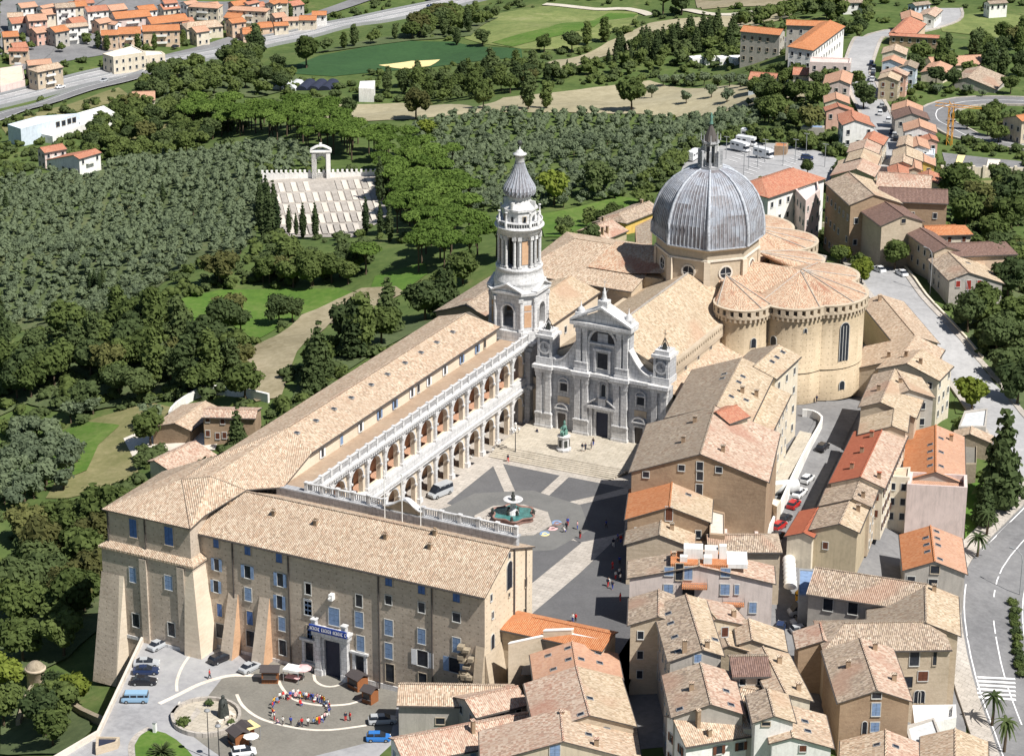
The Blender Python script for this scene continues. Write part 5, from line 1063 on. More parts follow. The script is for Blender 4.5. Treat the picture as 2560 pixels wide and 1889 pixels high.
m=MB(); m.lathe((*TC,0),[(3.4,38.4),(4.35,38.4),(4.35,39.3),(4.5,39.5),(4.95,39.9),(4.95,40.15),(4.2,40.2),(3,40.2)],40); m.build('round_cornice','marble',TW)
m=MB(); m.lathe((*TC,0),[(4.62,41.15),(4.62,41.35),(4.38,41.35),(4.38,41.15)],36); m.lathe((*TC,0),[(4.65,40.15),(4.65,40.35),(4.35,40.35)],36); g_=m.build('gallery_rail','marble',TW)
m=MB()
for i in range(56): a=2*math.pi*i/56; m.cbox((TC[0]+4.5*math.cos(a),TC[1]+4.5*math.sin(a),40.3),(math.cos(a),math.sin(a)),.13,.13,.9)
m.build('baluster','marble',g_,kind='stuff')
for i in range(8):
    a=math.pi/4*i+(.16 if i%2 else -.16); m=MB(); m.lathe((TC[0]+4.5*math.cos(a),TC[1]+4.5*math.sin(a),40.2),[(.34,0),(.34,1.2),(.2,1.3),(.3,1.7),(.14,2.1),(.2,2.5),(.12,3.0),(.32,3.1),(.3,3.25),(.05,3.3)],8); m.build('candle_finial','marble',TW)
m=MB(); m.prism([(TC[0]+3.35*math.cos(math.pi/4*i+.39),TC[1]+3.35*math.sin(math.pi/4*i+.39)) for i in range(8)],40.2,43.3); m.prism([(TC[0]+3.7*math.cos(math.pi/4*i+.39),TC[1]+3.7*math.sin(math.pi/4*i+.39)) for i in range(8)],43.3,43.7); m.lathe((*TC,0),[(3.5,43.7),(3.1,44.0),(2.35,44.8),(2.2,45.2),(2.2,46.0),(2.5,46.2)],24); m.build('attic','marble',TW)
for i in range(8):
    a=math.pi/4*i; d=(math.cos(a),math.sin(a)); window(TW,(TC[0]+d[0]*3.1,TC[1]+d[1]*3.1,40.8),d,.6,1.5,'dark' if i%2 else 'arch',False)
    m=MB(); m.cbox((TC[0]+d[0]*2.7,TC[1]+d[1]*2.7,43.6),d,1.5,.4,1.5); m.build('scroll','marble',TW) if i%2==0 else None
m=MB(); fl=lambda a,z:1+.06*abs(math.cos(a*12)) 
m.lathe((*TC,0),[(2.3,45.9),(2.75,46.2),(3.0,46.7),(3.02,47.3),(2.85,47.9),(2.4,48.7),(1.9,49.6),(1.45,50.6),(1.1,51.6),(.92,52.4),(.92,52.8)],96,fl=fl,sm=False); m.build('onion_spire','lead',TW)
for i in range(24):
    a=2*math.pi*i/24; m=MB(); m.tube([(TC[0]+r*1.05*math.cos(a),TC[1]+r*1.05*math.sin(a),z) for r,z in ((2.75,46.2),(3.0,46.7),(3.02,47.3),(2.85,47.9),(2.4,48.7),(1.9,49.6),(1.45,50.6),(1.1,51.6),(.92,52.4))],.1,4,r2=.05); m.build('spire_rib','lead_rib',TW)
m=MB(); m.lathe((*TC,0),[(.9,52.6),(.9,54.0),(1.35,54.15),(1.4,54.35),(.9,54.5),(.7,54.8),(.45,55.1),(.15,55.2),(.1,55.9),(.02,56)],20); m.build('spire_cap','marble',TW)
m=MB(); m.lathe((TC[0],TC[1],56.5),[(.02,-.55),(.35,-.42),(.55,0),(.35,.42),(.02,.55)],12); m.build('finial_ball','bronze_dark',TW)
# tiled wings behind the bell tower
gable((-213.6,431.5,20.3),(-213.6,454,20.3),0,8,6.3,'tile_pale','brick_cream','white-walled wing with tan roof behind the bell tower',abs_=True,zb=-6,win=5,wst='plain',wsp=5,name='church_wing',cat='building')
gable((-228,434,18.0),(-228,457,18.0),0,7,5.5,'tile_mix','brick_brown','brown wing with small tiled roofs left of the bell tower',abs_=True,zb=-16,win=5,wsp=5,name='church_wing',cat='building',hb=4)
gable((-222,474,21.6),(-201,474,21.6),0,8,17,'tile_tan','brick_beige','broad tan roof between the bell tower and the dome',abs_=True,zb=-6,name='church_wing',cat='building',s=.2,ha=6)
# ================= old town to the right of the square =================
G=gable
reg('R')
h1=G((755,1000),(862,650),18.6,(235,1140),(1250,1205),('tile_grey','tile_pink'),'brick_brown','big brown brick building with grey and pink roof beside the church steps',zb=-3,chim=((.35,-4),(.2,3.5),(.75,-3)))
for q,h in (((750,1095),1.6),((750,1170),1.6),((745,1270),2.0),((345,1158),1.1),((612,1108),1.1),((893,1122),1.1)): wpx(h1,q,1.1,h,'plain')
G((875,640),(1062,285),18.4,(600,560),(1180,640),('tile_grey','tile_pale'),'plaster_cream','cream building with dormer and skylights between church nave and tall white wall',zb=-3,chim=((.4,3),(.45,5.5)),skyl=((.25,1.6),(.3,4.2),(.55,1.6),(.68,1.8),(.6,-1.8),(.7,-1.9)),win=None)
h=G((1155,345),(1335,185),17.6,5,(1550,215),('tile_grey','tile_pale'),'plaster_cream','tall cream block below the round chapels with three skylights',zb=-5,skyl=((.85,1.8),(.6,1.8),(.4,1.8)),win=4,wsp=5)
h=G((1080,820),(1255,480),14.6,4,(1300,790),('tile_pink','tile_pale'),'plaster_cream','stepped cream wing above the sunken yard',zb=-5,win=3.6,wsp=4)
G((880,690),(1020,640),19.0,2.5,3,('tile_farred','tile_farred'),'plaster_cream','small red dormer roof on the grey roofed building',zb=14,name='dormer_house')
reg('U')
h=G((575,380),(600,140),12.6,(230,460),(900,490),('tile_orange','tile_pale'),'brick_brown','house with bright orange left roof slope below the big brown gable',zb=-3,skyl=((.6,3),),win=4)
wpx(h,(570,440),1.2,2.6,'brown')
G((490,610),(505,490),9.8,(220,690),(760,700),('tile_grey','tile_pale'),'brick_beige','low house with grey roof next to the black stairwell',zb=-3,chim=((.6,2),))
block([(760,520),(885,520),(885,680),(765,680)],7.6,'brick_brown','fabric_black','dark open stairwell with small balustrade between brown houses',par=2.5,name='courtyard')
h=G((895,618),(1330,618),9.0,3,(1100,745),('tile_mix','tile_mix'),'brick_beige','flat brown-roofed annex under the big brown gable',zb=-3,hb=3)
block([(905,400),(1030,430),(1030,620),(905,610)],9.5,'brick_brown','stone_pale','narrow brown annex wall with yellow awning',par=.2)
block([(1020,560),(1300,550),(1310,615),(1020,610)],4.5,'plaster_rose','tin_roof','walled rooftop yard with white vents below the brown gable',par=.8,name='rooftop_yard')
# pale pink house with roof terrace
h=G((820,870),(818,735),11.4,(245,965),(1425,985),('tile_mix','tile_pink'),'plaster_palepink','pale pink house with crowded roof terrace and balconies',s=.22,zb=-3,chim=((.55,-4.2,1.5),))
for q,w_,hh,st in (((570,915),1.5,1.5,'paleblue'),((730,930),1.3,2.3,'paleblue'),((565,1060),1.5,1.6,'paleblue'),((1037,925),1.5,1.5,'paleblue'),((1032,1065),1.5,1.9,'paleblue'),((1130,1065),.7,1.7,'paleblue'),((1262,1215),1.2,1.9,'paleblue'),((655,920),1.2,3,'dark'),((730,1080),2.0,1.8,'plain')): wpx(h,q,w_,hh,st)
PK=h; rt_,a_,b_,n_,wl,wr=GAB[-1]; d_=(b_-a_); d_.z=0; LL=d_.length; d_.normalize(); ang=math.atan2(d_.y,d_.x)
m=MB(); c=a_+d_*(LL*.45)+Vector((0,0,-1.1)); m.cbox((c.x,c.y,c.z+.25),n_,9.5,LL*.8,.9,0); m.build('terrace_deck','tile_orange',PK)
m=MB(); 
for t_,o_,w2,l2,h2 in ((.55,-1.,3.2,2.2,1.9),(.6,2.0,2.2,2.0,1.6),(.25,-2.6,1.2,1.,1.0),(.2,1.4,1.4,1.4,1.2),(.5,3.9,1.2,1.0,2.4)):
    q=a_+d_*(LL*t_)+n_*o_; m2=MB(); m2.cbox((q.x,q.y,a_.z),n_,w2,l2,h2); m2.build('roof_cabin','plaster_white',PK)
m=MB(); q=a_+d_*(LL*.5)+n_*6.3; m.cbox((q.x,q.y,a_.z-.6),n_,3.4,LL*.8,.75); m.build('terrace_deck','plaster_white',PK)
r_=WALLS[PK.name]; 
fr=[x for x in r_ if facing(x[0],x[3])]; 
def balcony(root,q,w_,dep,mat='tile_orange',rail='iron_grey'):
    r=ray(q); best=None
    for p,e,z,nv,zb in WALLS[root.name]:
        if not facing(p,nv): continue
        t=(p.x*nv.x+p.y*nv.y)/(r.x*nv.x+r.y*nv.y); X=r*t+Vector((0,0,HC)); L=e-p; L.z=0; u=(X-p).dot(L.normalized())
        if -.5<u<L.length+.5 and (best is None or t<best[0]): best=(t,X,nv,L.normalized())
    if not best: return
    _,X,nv,L=best; m=MB(); m.obox(X-L*w_/2,L*w_,nv*dep,(0,0,.2)); o=m.build('balcony',mat,root)
    m=MB(); 
    for s_,dd,l_ in ((X-L*w_/2+nv*dep,L*w_,w_),(X-L*w_/2,nv*dep,dep),(X+L*w_/2,nv*dep,dep)):
        m.obox(s_+Vector((0,0,1.05)),dd,nv*.05 if dd is not nv else L*.05,(0,0,.06)); k=int(l_/.3)
        for i in range(k+1): m.cbox(tuple(s_+dd*(i/max(1,k))+Vector((0,0,.2))),(1,0),.04,.04,.9)
    m.build('railing',rail,o,kind='stuff')
balcony(PK,(780,1020),4.2,2.2); balcony(PK,(1100,1180),3.6,1.4)
reg('V')
h=G((960,640),(805,135),12.4,(655,745),(1140,720),('tile_mix','tile_pale'),'plaster_grey','long grey-gabled house with three dark skylights on its left slope',zb=-3,skyl=((.1,-3.5),(.35,-3.4),(.6,-3.4),(.78,-3.4),(.25,2.6)),chim=((.05,.8),(.05,-2.7,2)),win=5)
wpx(h,(912,725),1.1,1.4,'paleblue')
G((545,330),(548,90),11.4,(285,385),2.2,'tile_mix','brick_beige','low mossy roof at the street edge beside the pink house',zb=-3,win=3.5)
G((1082,352),(920,165),10.8,3,(1420,455),('tile_pale','tile_pink'),'plaster_beige','small house with tan right slope behind the rubble wall',zb=-3,chim=((.3,4),))
h=G((1420,548),(1392,362),9.4,2,(1722,640),('tile_tan','tile_pale'),'brick_beige','low tan house beside the parking lane',zb=-4,win=3.5)
h=G((1200,600),(1110,390),8.6,2.5,(1400,660),('tile_mix','tile_pale'),'rubble','ruined stone house with mossy rubble between roofs',zb=-3); wpx(h,(1165,480),1.,1.6,'brown') 
h=G((1035,1148),(940,772),12.2,(690,1270),(1310,1170),('tile_mix','tile_pink'),'plaster_grey','house with grey gable, three roof windows and white dish',zb=-3,skyl=((.1,-4.4),(.12,3.2),(.45,3.0)),chim=((.45,-2.2),),win=5)
G((690,1275),(1300,1172),9.8,2.5,(1100,1478),'tile_tan','plaster_white','wide yellowish roof with tall dark flue at the street corner',zb=-3,chim=((.28,2.2,2.6),(.38,4,1.)),skyl=((.85,1.8),),win=3.4,wst='openbrown',s=.42)
h=G((1625,1256),(1560,1010),12.8,(1445,1300),(1797,1300),('tile_mix','tile_pale'),'plaster_white','white house with narrow yellow gable and tiny window',zb=-3); wpx(h,(1548,1335),1.2,.6,'dark'); wpx(h,(1705,1540),1.5,1.7,'brown')
h=G((1800,1455),(1735,1160),10.2,3,(2165,1590),'tile_tan','plaster_white','white house with two blue skylights on its right slope',zb=-5,skyl=((.3,2.5),(.6,2.4)),s=.3); wpx(h,(1893,1565),1,1.,'brown')
G((1225,712),(1550,705),12.6,2,(1380,880),('tile_grey','tile_maroon'),'plaster_grey','small square loggia house with striped pinkish roof',zb=-3,win=2.6,wst='plain')
G((1735,1050),(1525,625),11.4,(1560,1000),(2000,1190),('tile_tan','tile_pale'),'plaster_cream','long tan roof at the right edge of the block above dark alley',zb=-4,chim=((.7,1.5),(.15,2.5)),win=4)
G((1440,1020),(1330,1000),10.5,2,3,'tile_tan','plaster_beige','narrow stair house between white gable and pink roof',zb=-3)
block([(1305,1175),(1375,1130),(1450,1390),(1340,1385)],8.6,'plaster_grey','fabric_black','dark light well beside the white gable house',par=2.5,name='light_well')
reg('W')
h=G((1174,545),(1165,232),7.4,9,(1440,715),('tile_grey','tile_pale'),'brick_beige','big block east wing with pale right slope above the bend road',zb=-15,chim=((.9,1.5),)); wpx(h,(1000,1000),1,1,'plain') 
h=G((500,556),(1172,545),7.3,4,(1100,762),('tile_grey','tile_mix'),'brick_beige','beige brick block with brown roof and twin arched windows',zb=-15,ha=4,hb=3)
for q,w_,hh,st in (((1077,845),1.5,2.6,'plain'),((1245,845),.6,2.4,'dark'),((1147,990),1.6,1.7,'brown'),((1100,1160),1.0,2.2,'arch'),((1135,1160),1.0,2.2,'arch'),((1020,1040),1.6,2.0,'dark')): wpx(h,q,w_,hh,st)
h=G((268,97),(1165,232),7.6,2,(500,345),('tile_mix','tile_mix'),'plaster_grey','long grey-walled wing with red-patched brown roof and two white-framed windows',zb=-8,s=.42)
for q in ((365,395),(570,425)): wpx(h,q,1.6,2.5,'plain')
h=G((770,1102),(628,682),8.0,(470,1218),(1048,1222),('tile_mix','tile_pink'),'brick_brown','brown brick house with half dark, half pink roof and one white window',zb=-12,chim=((.55,-3),(.3,3.5),(.85,2)),win=None)
for q,w_,hh,st in (((765,1150),1.4,1.,'plain'),((760,1265),1.3,2.2,'paleblue'),((750,1410),1.3,1.6,'paleblue'),((665,1415),.7,2.1,'arch')): wpx(h,q,w_,hh,st)
G((330,690),(300,560),6.0,4,3,'tile_pink','brick_brown','low pink-tiled corner house at the parking lane',zb=-8)
G((840,1700),(842,1440),2.8,(490,1500),(1090,1560),('tile_tan','tile_pink'),'brick_beige','low tan house with two blue skylights at the bottom edge',zb=-14,skyl=((.6,1.5),(.6,-1.3)))
G((1415,1700),(1415,1430),1.8,(1150,1500),(1662,1545),('tile_tan','tile_pale'),'brick_beige','low pale-roofed house beside the stairs at the bottom right',zb=-16,win=3.5)
block([(1060,1230),(1420,1225),(1425,1330),(1080,1400)],-1.2,'plaster_white','plaster_white','white rooftop terrace below the beige brick block',par=.9,name='roof_terrace',zb=-15)
block([(1000,1400),(1240,1330),(1330,1560),(1060,1600)],-.5,'plaster_grey','tin_roof','grey tin-covered roof with pipes at the bottom right',par=.3,zb=-15)
h=G((1245,40),(1210,-245),2.0,(1000,110),(1500,178),('tile_orange','tile_salmon'),'plaster_grey','grey warehouse with long orange roof and round window',s=.38,zb=-14,skyl=((.1,1),(.3,-1),(.5,1),(.5,-1),(.7,1),(.7,-1),(.9,1)))
wpx(h,(1247,112),1.5,1.5,'dark'); wpx(h,(1230,218),1.5,1.2,'bars'); wpx(h,(1050,190),1.3,1.,'plain')
reg('S')
G((1140,985),(1140,640),4.2,(915,860),(1345,985),('tile_orange','tile_salmon'),'plaster_grey','warehouse with upper orange roof and small roof vents',s=.38,zb=-14,skyl=((.15,1),(.3,-1),(.45,1),(.6,-1),(.75,1),(.15,-1),(.45,-1)),chim=((.8,3),))
block([(925,1080),(945,985),(1375,1010),(1378,1105)],3.6,'plaster_rose','tile_salmon','white-walled roof terrace between the two orange warehouses',par=1.4,zb=-14,name='roof_terrace')
block([(785,960),(950,950),(945,1030),(780,1020)],4.2,'plaster_cream','plaster_peach','glazed stair block with green panes between red house and warehouse',par=.4,zb=-10,win=3,wsp=2)
G((575,1022),(752,640),8.2,(365,1045),(765,1050),('tile_redflat','tile_pink'),'plaster_cream','long house with plain red left slope and pink right slope on the car street',zb=-4,chim=((.2,-2.5),(.5,-2),(.1,3.),(.8,-1.5)),win=3.3,wst='openbrown')
G((815,640),(830,520),9.2,(580,650),(915,655),('tile_pale','tile_pale'),'brick_beige','tan roof with white aerials above the red slope house',zb=-4)
G((520,1185),(582,1022),7.2,(290,1210),(648,1235),('tile_mix','tile_mix'),'brick_beige','brown mossy house with white dish below the red slope',zb=-4,chim=((.2,1.5),),win=3.3)
h=G((420,1372),(498,1192),6.6,(212,1408),(548,1438),('tile_mix','tile_pale'),'plaster_ochre','mustard plaster house with one brown shuttered window',zb=-6,chim=((.7,2),)); wpx(h,(311,1540),.9,1.3,'brown'); 
G((150,1440),(255,1260),4.6,3,1.5,'tile_redflat','plaster_cream','narrow red lean-to strip along the mustard house',zb=-5)
h=G((727,462),(830,222),9.6,(577,495),(980,575),('tile_mix','tile_pale'),'brick_beige','tan-roofed house with arched dormer near the chapel towers',zb=-3,chim=((.4,-1.5),(.7,2)),win=None)
G((945,370),(850,225),9.4,3,(1160,485),('tile_tan','tile_pale'),'plaster_grey','house with white skylight and pale end wall by the hill road',zb=-8,win=3.4,wst='plain')
G((925,172),(1030,70),8.6,(715,205),(1142,308),('tile_tan','tile_pale'),'plaster_cream','cream house with brown gable under the long shed roofs',zb=-8,win=3.2,chim=((.3,2),(.6,-2)))
block([(1310,650),(1355,530),(1530,510),(1515,650)],-1.5,'plaster_grey','tin_roof','grey flat-roofed garage behind the dark conifer',par=.3,zb=-10)
block([(1360,930),(1350,720),(1450,725),(1445,930)],-3.,'rubble','cobble_plaza','low dark flat-roofed store beside the warehouse',par=.4,zb=-12)
G((1400,700),(1410,650),-.5,3,4,'tile_tan','rubble','small tiled shelter behind the warehouse',zb=-10)
reg('I')
G((1085,1450),(800,1112),6.4,(850,1418),5,('tile_tan','tile_tan'),'brick_beige','long mossy shed roof running along the white hill road',zb=-8,hb=0,chim=((.9,-1),))
G((960,1640),(1085,1452),7.4,(705,1500),(1292,1592),('tile_tan','tile_tan'),'brick_beige','broad mossy roof joined to the long shed by the road',zb=-8,chim=((.3,2),(.2,-3)))
h=G((1525,925),(1352,752),4.6,(1345,962),(1792,1002),('tile_mix','tile_pale'),'plaster_grey','grey gabled house with red shutters among trees',zb=-14,skyl=((.6,3),),win=None)
for q in ((1437,1022),(1612,1018)): wpx(h,q,1.,1.5,'red')
wpx(h,(1525,1030),1.1,2.2,'red')
for q in ((1212,880),(1245,910),(1285,945),(1240,1000),(1278,1030)): wpx(h,q,.9,1.5,'plain')
G((1340,712),(1090,535),6.0,(1188,715),3,('tile_maroon','tile_maroon'),'brick_beige','dark maroon roofed house above the grey gable',zb=-12,win=3.5)
G((1345,690),(1700,676),5.6,4,(1600,782),'tile_maroon','plaster_peach','peach house with flat maroon roof',zb=-14,hb=5)
G((1165,545),(1420,537),5.6,3,(1350,612),'tile_orange','plaster_cream','cream house with short bright orange roof',zb=-14,win=3,hb=3,wst='brown')
h=G((990,456),(760,290),9.5,(798,530),(1166,518),('tile_maroon','tile_maroon'),'brick_beige','chapel-like house with maroon gable and round attic window',zb=-8); wpx(h,(987,503),1.1,1.1,'dark')
G((745,285),(540,105),11.5,(500,318),7,('tile_mix','tile_pale'),'brick_brown','large dark stone building with mossy roof beside tall lamp',zb=-8,win=5.5,wsp=3.2)
G((790,100),(1215,130),11.5,4,(980,222),'tile_pink','plaster_peach','long pinkish tiled building with small white statue on the ridge',zb=-6)
G((790,224),(1345,246),10.4,3,(1200,348),'tile_maroon','brick_brown','tall brown building with plain maroon roof and stone-framed windows',zb=-10,win=5,wsp=6,s=.3)
G((1010,300),(960,270),9.0,5,6,'tile_tan','brick_beige','small round-ended tiled annex between maroon roofs',zb=-8,hb=2)
reg('H')
h=G((1335,650),(1600,562),8.6,5,(1580,735),('tile_farred','tile_farred'),'plaster_white','white and pink three-storey house with red hip roof behind the dome',zb=-14,win=4,wsp=3.6,ha=5,hb=5,s=.4)
block([(1600,720),(1790,650),(1820,740),(1700,830)],6.,'plaster_rose','plaster_white','pink balcony block with white roof terrace behind the big pine',par=.8,zb=-14,win=3.6)
reg('G')
G((1455,1040),(1735,930),2.,5,(1552,1112),('tile_mix','tile_mix'),'plaster_yellow','yellow house with brown tiled roof below the dome',rel=6,chim=((.8,-.5),),ha=2)
G((1290,1110),(1440,1060),0,3,(1400,1110),'tile_mix','brick_brown','small brown house beside the yellow house',rel=4,chim=((.1,.3),))
G((1190,1180),(1390,1100),0,4,(1290,1290),'tile_pink','plaster_ochre','brown garden house with two pale chimneys left of the dome',rel=4.5,chim=((.1,3.5,2),(.3,3.6,1.8)))
reg('H'); block([(290,1040),(430,975),(430,1190),(300,1200)],10,'brick_brown','tile_grey','plain grey wall block against the dome drum',par=.1,zb=-4)
# houses below the lower square
reg('T')
h=G((1120,480),(1790,622),5.2,1.5,(1450,700),('tile_orange','tile_orange'),'brick_beige','orange-roofed house with stepped white-coped gable at the square corner',zb=-9,s=.22,ha=5)
q=[P(x,z) for x,z in (((915,722),4.2),((1210,640),4.6),((1450,632),4.6),((1750,700),4.2))]
for i,(x,y) in enumerate(((0,1),(1,2),(2,3))):
    m=MB(); a_,b_=q[x],q[y]; up_=.9 if i==1 else .35; m.obox(Vector((a_.x,a_.y,-6)),Vector((b_.x-a_.x,b_.y-a_.y,0)),Vector((.1,.5,0)),(0,0,a_.z+6+up_-(.3 if i==2 else 0)),0); m.obox(Vector((a_.x,a_.y-.1,a_.z+up_-(.3 if i==2 else 0))),Vector((b_.x-a_.x,b_.y-a_.y,0)),Vector((.1,.7,0)),(0,0,.2),1); m.build('coped_parapet',['brick_beige','plaster_white'],h)
G((1490,895),(1455,690),5.0,(1125,830),(1860,990),('tile_salmon','tile_salmon'),'brick_beige','salmon-roofed house with five dark skylights on the dark street',zb=-9,skyl=((.35,-1.),(.35,1),(.8,-.8),(.75,-4),(.15,-3.5),(.8,4),(.4,4.)),s=.32)
G((1600,1300),(1490,900),5.6,(1100,1170),(1930,1250),('tile_pink','tile_pale'),'brick_beige','long mottled roof with two skylights along the dark street',zb=-9,skyl=((.35,.8),(.05,-1.2)),s=.32,chim=((.1,-4),),win=None)
h=G((1380,1520),(1355,1260),5.2,(700,1652),(2010,1640),('tile_pink','tile_tan'),'plaster_beige','beige house with gable and one paired blue-grey window at the bottom edge',zb=-11,s=.3,skyl=((.4,4),(.8,7)),chim=((.1,5),)); wpx(h,(1308,1605),1.5,2,'paleblue')
h=G((0,1045),(890,1060),-.5,3,(500,1215),('tile_mix','tile_tan'),'plaster_grey','grey house with striped yellow roof at the foot of the palace',zb=-10,hb=1.5,s=.42)
wpx(h,(340,1355),1.4,1.1,'dark')
h=G((560,1170),(985,1065),.2,3.5,(960,1230),('tile_pink','tile_pink'),'plaster_grey','small pinkish hip roof above the white courtyard',zb=-10,win=3)
h=G((-40,1510),(1090,1290),-.6,2,(350,1640),('tile_pink','tile_pink'),'plaster_white','low pink-tiled house with pale blue wall at the bottom edge',zb=-11,win=3,wst='paleblue',chim=((.55,1.5,2),),s=.38)
block([(945,1400),(1110,1370),(1110,1500),(950,1535)],1.6,'plaster_white','plaster_white','small white roof terrace cut into the tan roof',par=1.0,zb=-9,name='roof_terrace')
# garden houses left of the palace
reg('J')
h=G((1460,420),(1420,470),-8.,3,3,'tile_pink','brick_brown','tiny grey pavilion roof',zb=-25) if 0 else None
h=G((1640,390),(2050,400),0,6,(1800,450),('tile_pink','tile_pink'),'brick_brown','brown farmhouse with pinkish roof in the garden below the palace',rel=7,hb=0,s=.3,zb=None)
for q,st in (((1660,470),'brown'),((1662,585),'brown'),((1740,605),'brown'),((1795,600),'brown'),((1780,485),'brown')): wpx(h,q,.9,1.4,st,False)
G((1400,500),(1640,330),0,(1290,480),(1550,530),'tile_tan','brick_brown','lower tiled wing of the garden farmhouse with garage door',rel=4.2,s=.3)
G((1240,800),(1560,650),0,(1100,880),(1700,760),'tile_pink','plaster_cream','low long shed roof beside the palace wall',rel=4,s=.3)
block([(1290,470),(1450,350),(1720,255),(2160,320),(2100,360),(1700,300),(1480,390)],-17.5,'plaster_white','plaster_white','white perimeter wall round the garden farmhouse',par=.1,name='garden_wall') if 0 else None
# ---------------- uphill town ----------------
def row(lst,group=None):
    for t in lst: G(*t[:2],0,t[2],t[3],t[4],t[5],t[6],rel=t[7],win=3.2,wsp=3.2,group=group,**(t[8] if len(t)>8 else {}))
reg('U2')
row([((1150,612),(1180,560),(1070,645),(1222,662),'tile_pale','plaster_ochre','ochre house with brown windows at the foot of the upper row',8.5,dict(wst='brown')),
 ((1195,560),(1215,535),(1085,600),(1300,600),'tile_pink','plaster_pink','pinkish roof second in the upper row by the road',9),
 ((1175,475),(1200,440),(1085,525),(1280,520),'tile_salmon','plaster_bluewhite','pale blue gabled house in the middle of the upper row',9),
 ((1200,400),(1215,352),(1110,420),(1300,405),'tile_tan','plaster_cream','tan roof at the top of the upper row',8),
 ((1310,520),(1330,480),3,(1370,550),'tile_grey','plaster_bluewhite','tall white-blue house back of the upper row',8),
 ((740,790),(735,738),(650,820),(835,800),'tile_salmon','plaster_cream','orange-tan house left of the big round tree',7),
 ((760,850),(745,822),(660,885),(870,880),'tile_farred','plaster_pink','red-roofed house below the orange-tan one',7.5),
 ((870,930),(860,880),(760,920),(995,950),'tile_farred','plaster_rose','wide red hip roof left of the town road',8),
 ((890,960),(860,925),(800,1000),(1070,1045),'tile_farred','plaster_white','big red-roofed white house above the car park',9),
 ((1300,850),(1305,800),(1190,870),(1420,870),'tile_salmon','plaster_cream','orange hip roof at the right of the road fork',8),
 ((1345,905),(1320,850),(1215,960),(1470,940),'tile_maroon','plaster_grey','plain brown-grey roof below the orange hip roof',8.5),
 ((1410,1010),(1400,950),(1290,1060),(1535,1060),'tile_salmon','plaster_white','white gabled house with orange roof and red stripe',9),
 ((1000,1110),(1040,1050),(960,1140),(1110,1150),'tile_farred','plaster_cream','pinkish red roof on the left of the narrow street',8),
 ((960,1180),(985,1110),(840,1200),(1080,1190),'tile_pink','plaster_pink','mottled pink roof left of the street',8),
 ((930,1260),(960,1190),(820,1290),(1080,1260),'tile_pale','plaster_cream','tan mottled roof, third up the left side of the street',8),
 ((900,1350),(950,1270),(760,1310),(1060,1370),'tile_pink','plaster_ochre','salmon mottled roof with ochre wall by the car park',8),
 ((840,1310),(850,1260),3,4,'tile_tan','plaster_ochre','olive-brown roof at the car park corner',6),
 ((1290,1150),(1310,1080),(1230,1170),(1350,1160),'tile_tan','plaster_cream','brown-tan roof on the right side of the street',8),
 ((1400,1160),(1380,1090),(1350,1180),(1480,1190),'tile_salmon','plaster_white','salmon roof beside the crane',8),
 ((1500,1110),(1480,1070),3,(1550,1130),'tile_farred','plaster_pink','small red roof next to the crane',7),
 ((1300,1240),(1300,1170),(1200,1240),(1420,1240),'tile_pale','plaster_cream','pale tan roof on the right side of the street',8),
 ((1270,1290),(1280,1230),(1180,1300),(1330,1330),'tile_tan','plaster_peach','brownish roof second from the big stone building',8),
 ((1370,1340),(1360,1260),(1300,1320),(1415,1350),'tile_salmon','plaster_beige','bright salmon roof above the beige wall',7),
 ((1240,1380),(1230,1310),(1160,1360),(1310,1380),'tile_farred','plaster_pink','red roof right above the long pinkish building',7),
 ((1480,1440),(1480,1360),(1400,1400),(1575,1480),'tile_farred','plaster_peach','red gabled roof next to the long wall',6),
 ((1440,1290),(1440,1230),3,3,'tile_salmon','plaster_yellow','small yellow house with white terrace',6),
 ((770,640),(790,560),(660,600),(850,650),'tile_salmon','plaster_rose','salmon-roofed house below the pink block',7),
 ],None)
row([((1200,255),(1330,135),(1160,270),(1440,200),'tile_farred','plaster_peach','red hip roofs of the upper villa',6),
 ((1170,262),(1560,285),3,(1500,300),'tile_farred','brick_brown','long low red roof in front of the upper villa',5),
 ((1340,130),(1330,80),(1260,110),(1420,130),'tile_salmon','plaster_cream','orange-tan roof behind the upper villa',6),
 ((1470,110),(1530,55),(1420,100),(1570,90),'tile_pink','plaster_white','white house at the top bend of the road',6),
 ((1480,460),(1890,440),4,(1700,520),'tile_salmon','plaster_cream','long orange roof of the farm on the right',5),
 ((1500,560),(1570,490),(1450,545),(1640,550),'tile_salmon','plaster_cream','open-fronted barn with orange gable',5,dict(s=.3)),
 ((1790,620),(1890,530),(1740,590),(2060,660),'tile_mix','plaster_grey','brown-roofed shed at the right of the farm',5,dict(s=.3)),
 ((60,575),(265,590),3,(120,640),'tile_farred','plaster_bluewhite','small red-roofed house with blue-grey wall by the field',6),
 ((400,540),(530,545),2,4,'tile_farred','plaster_cream','red roof half hidden behind the pink block',5)])
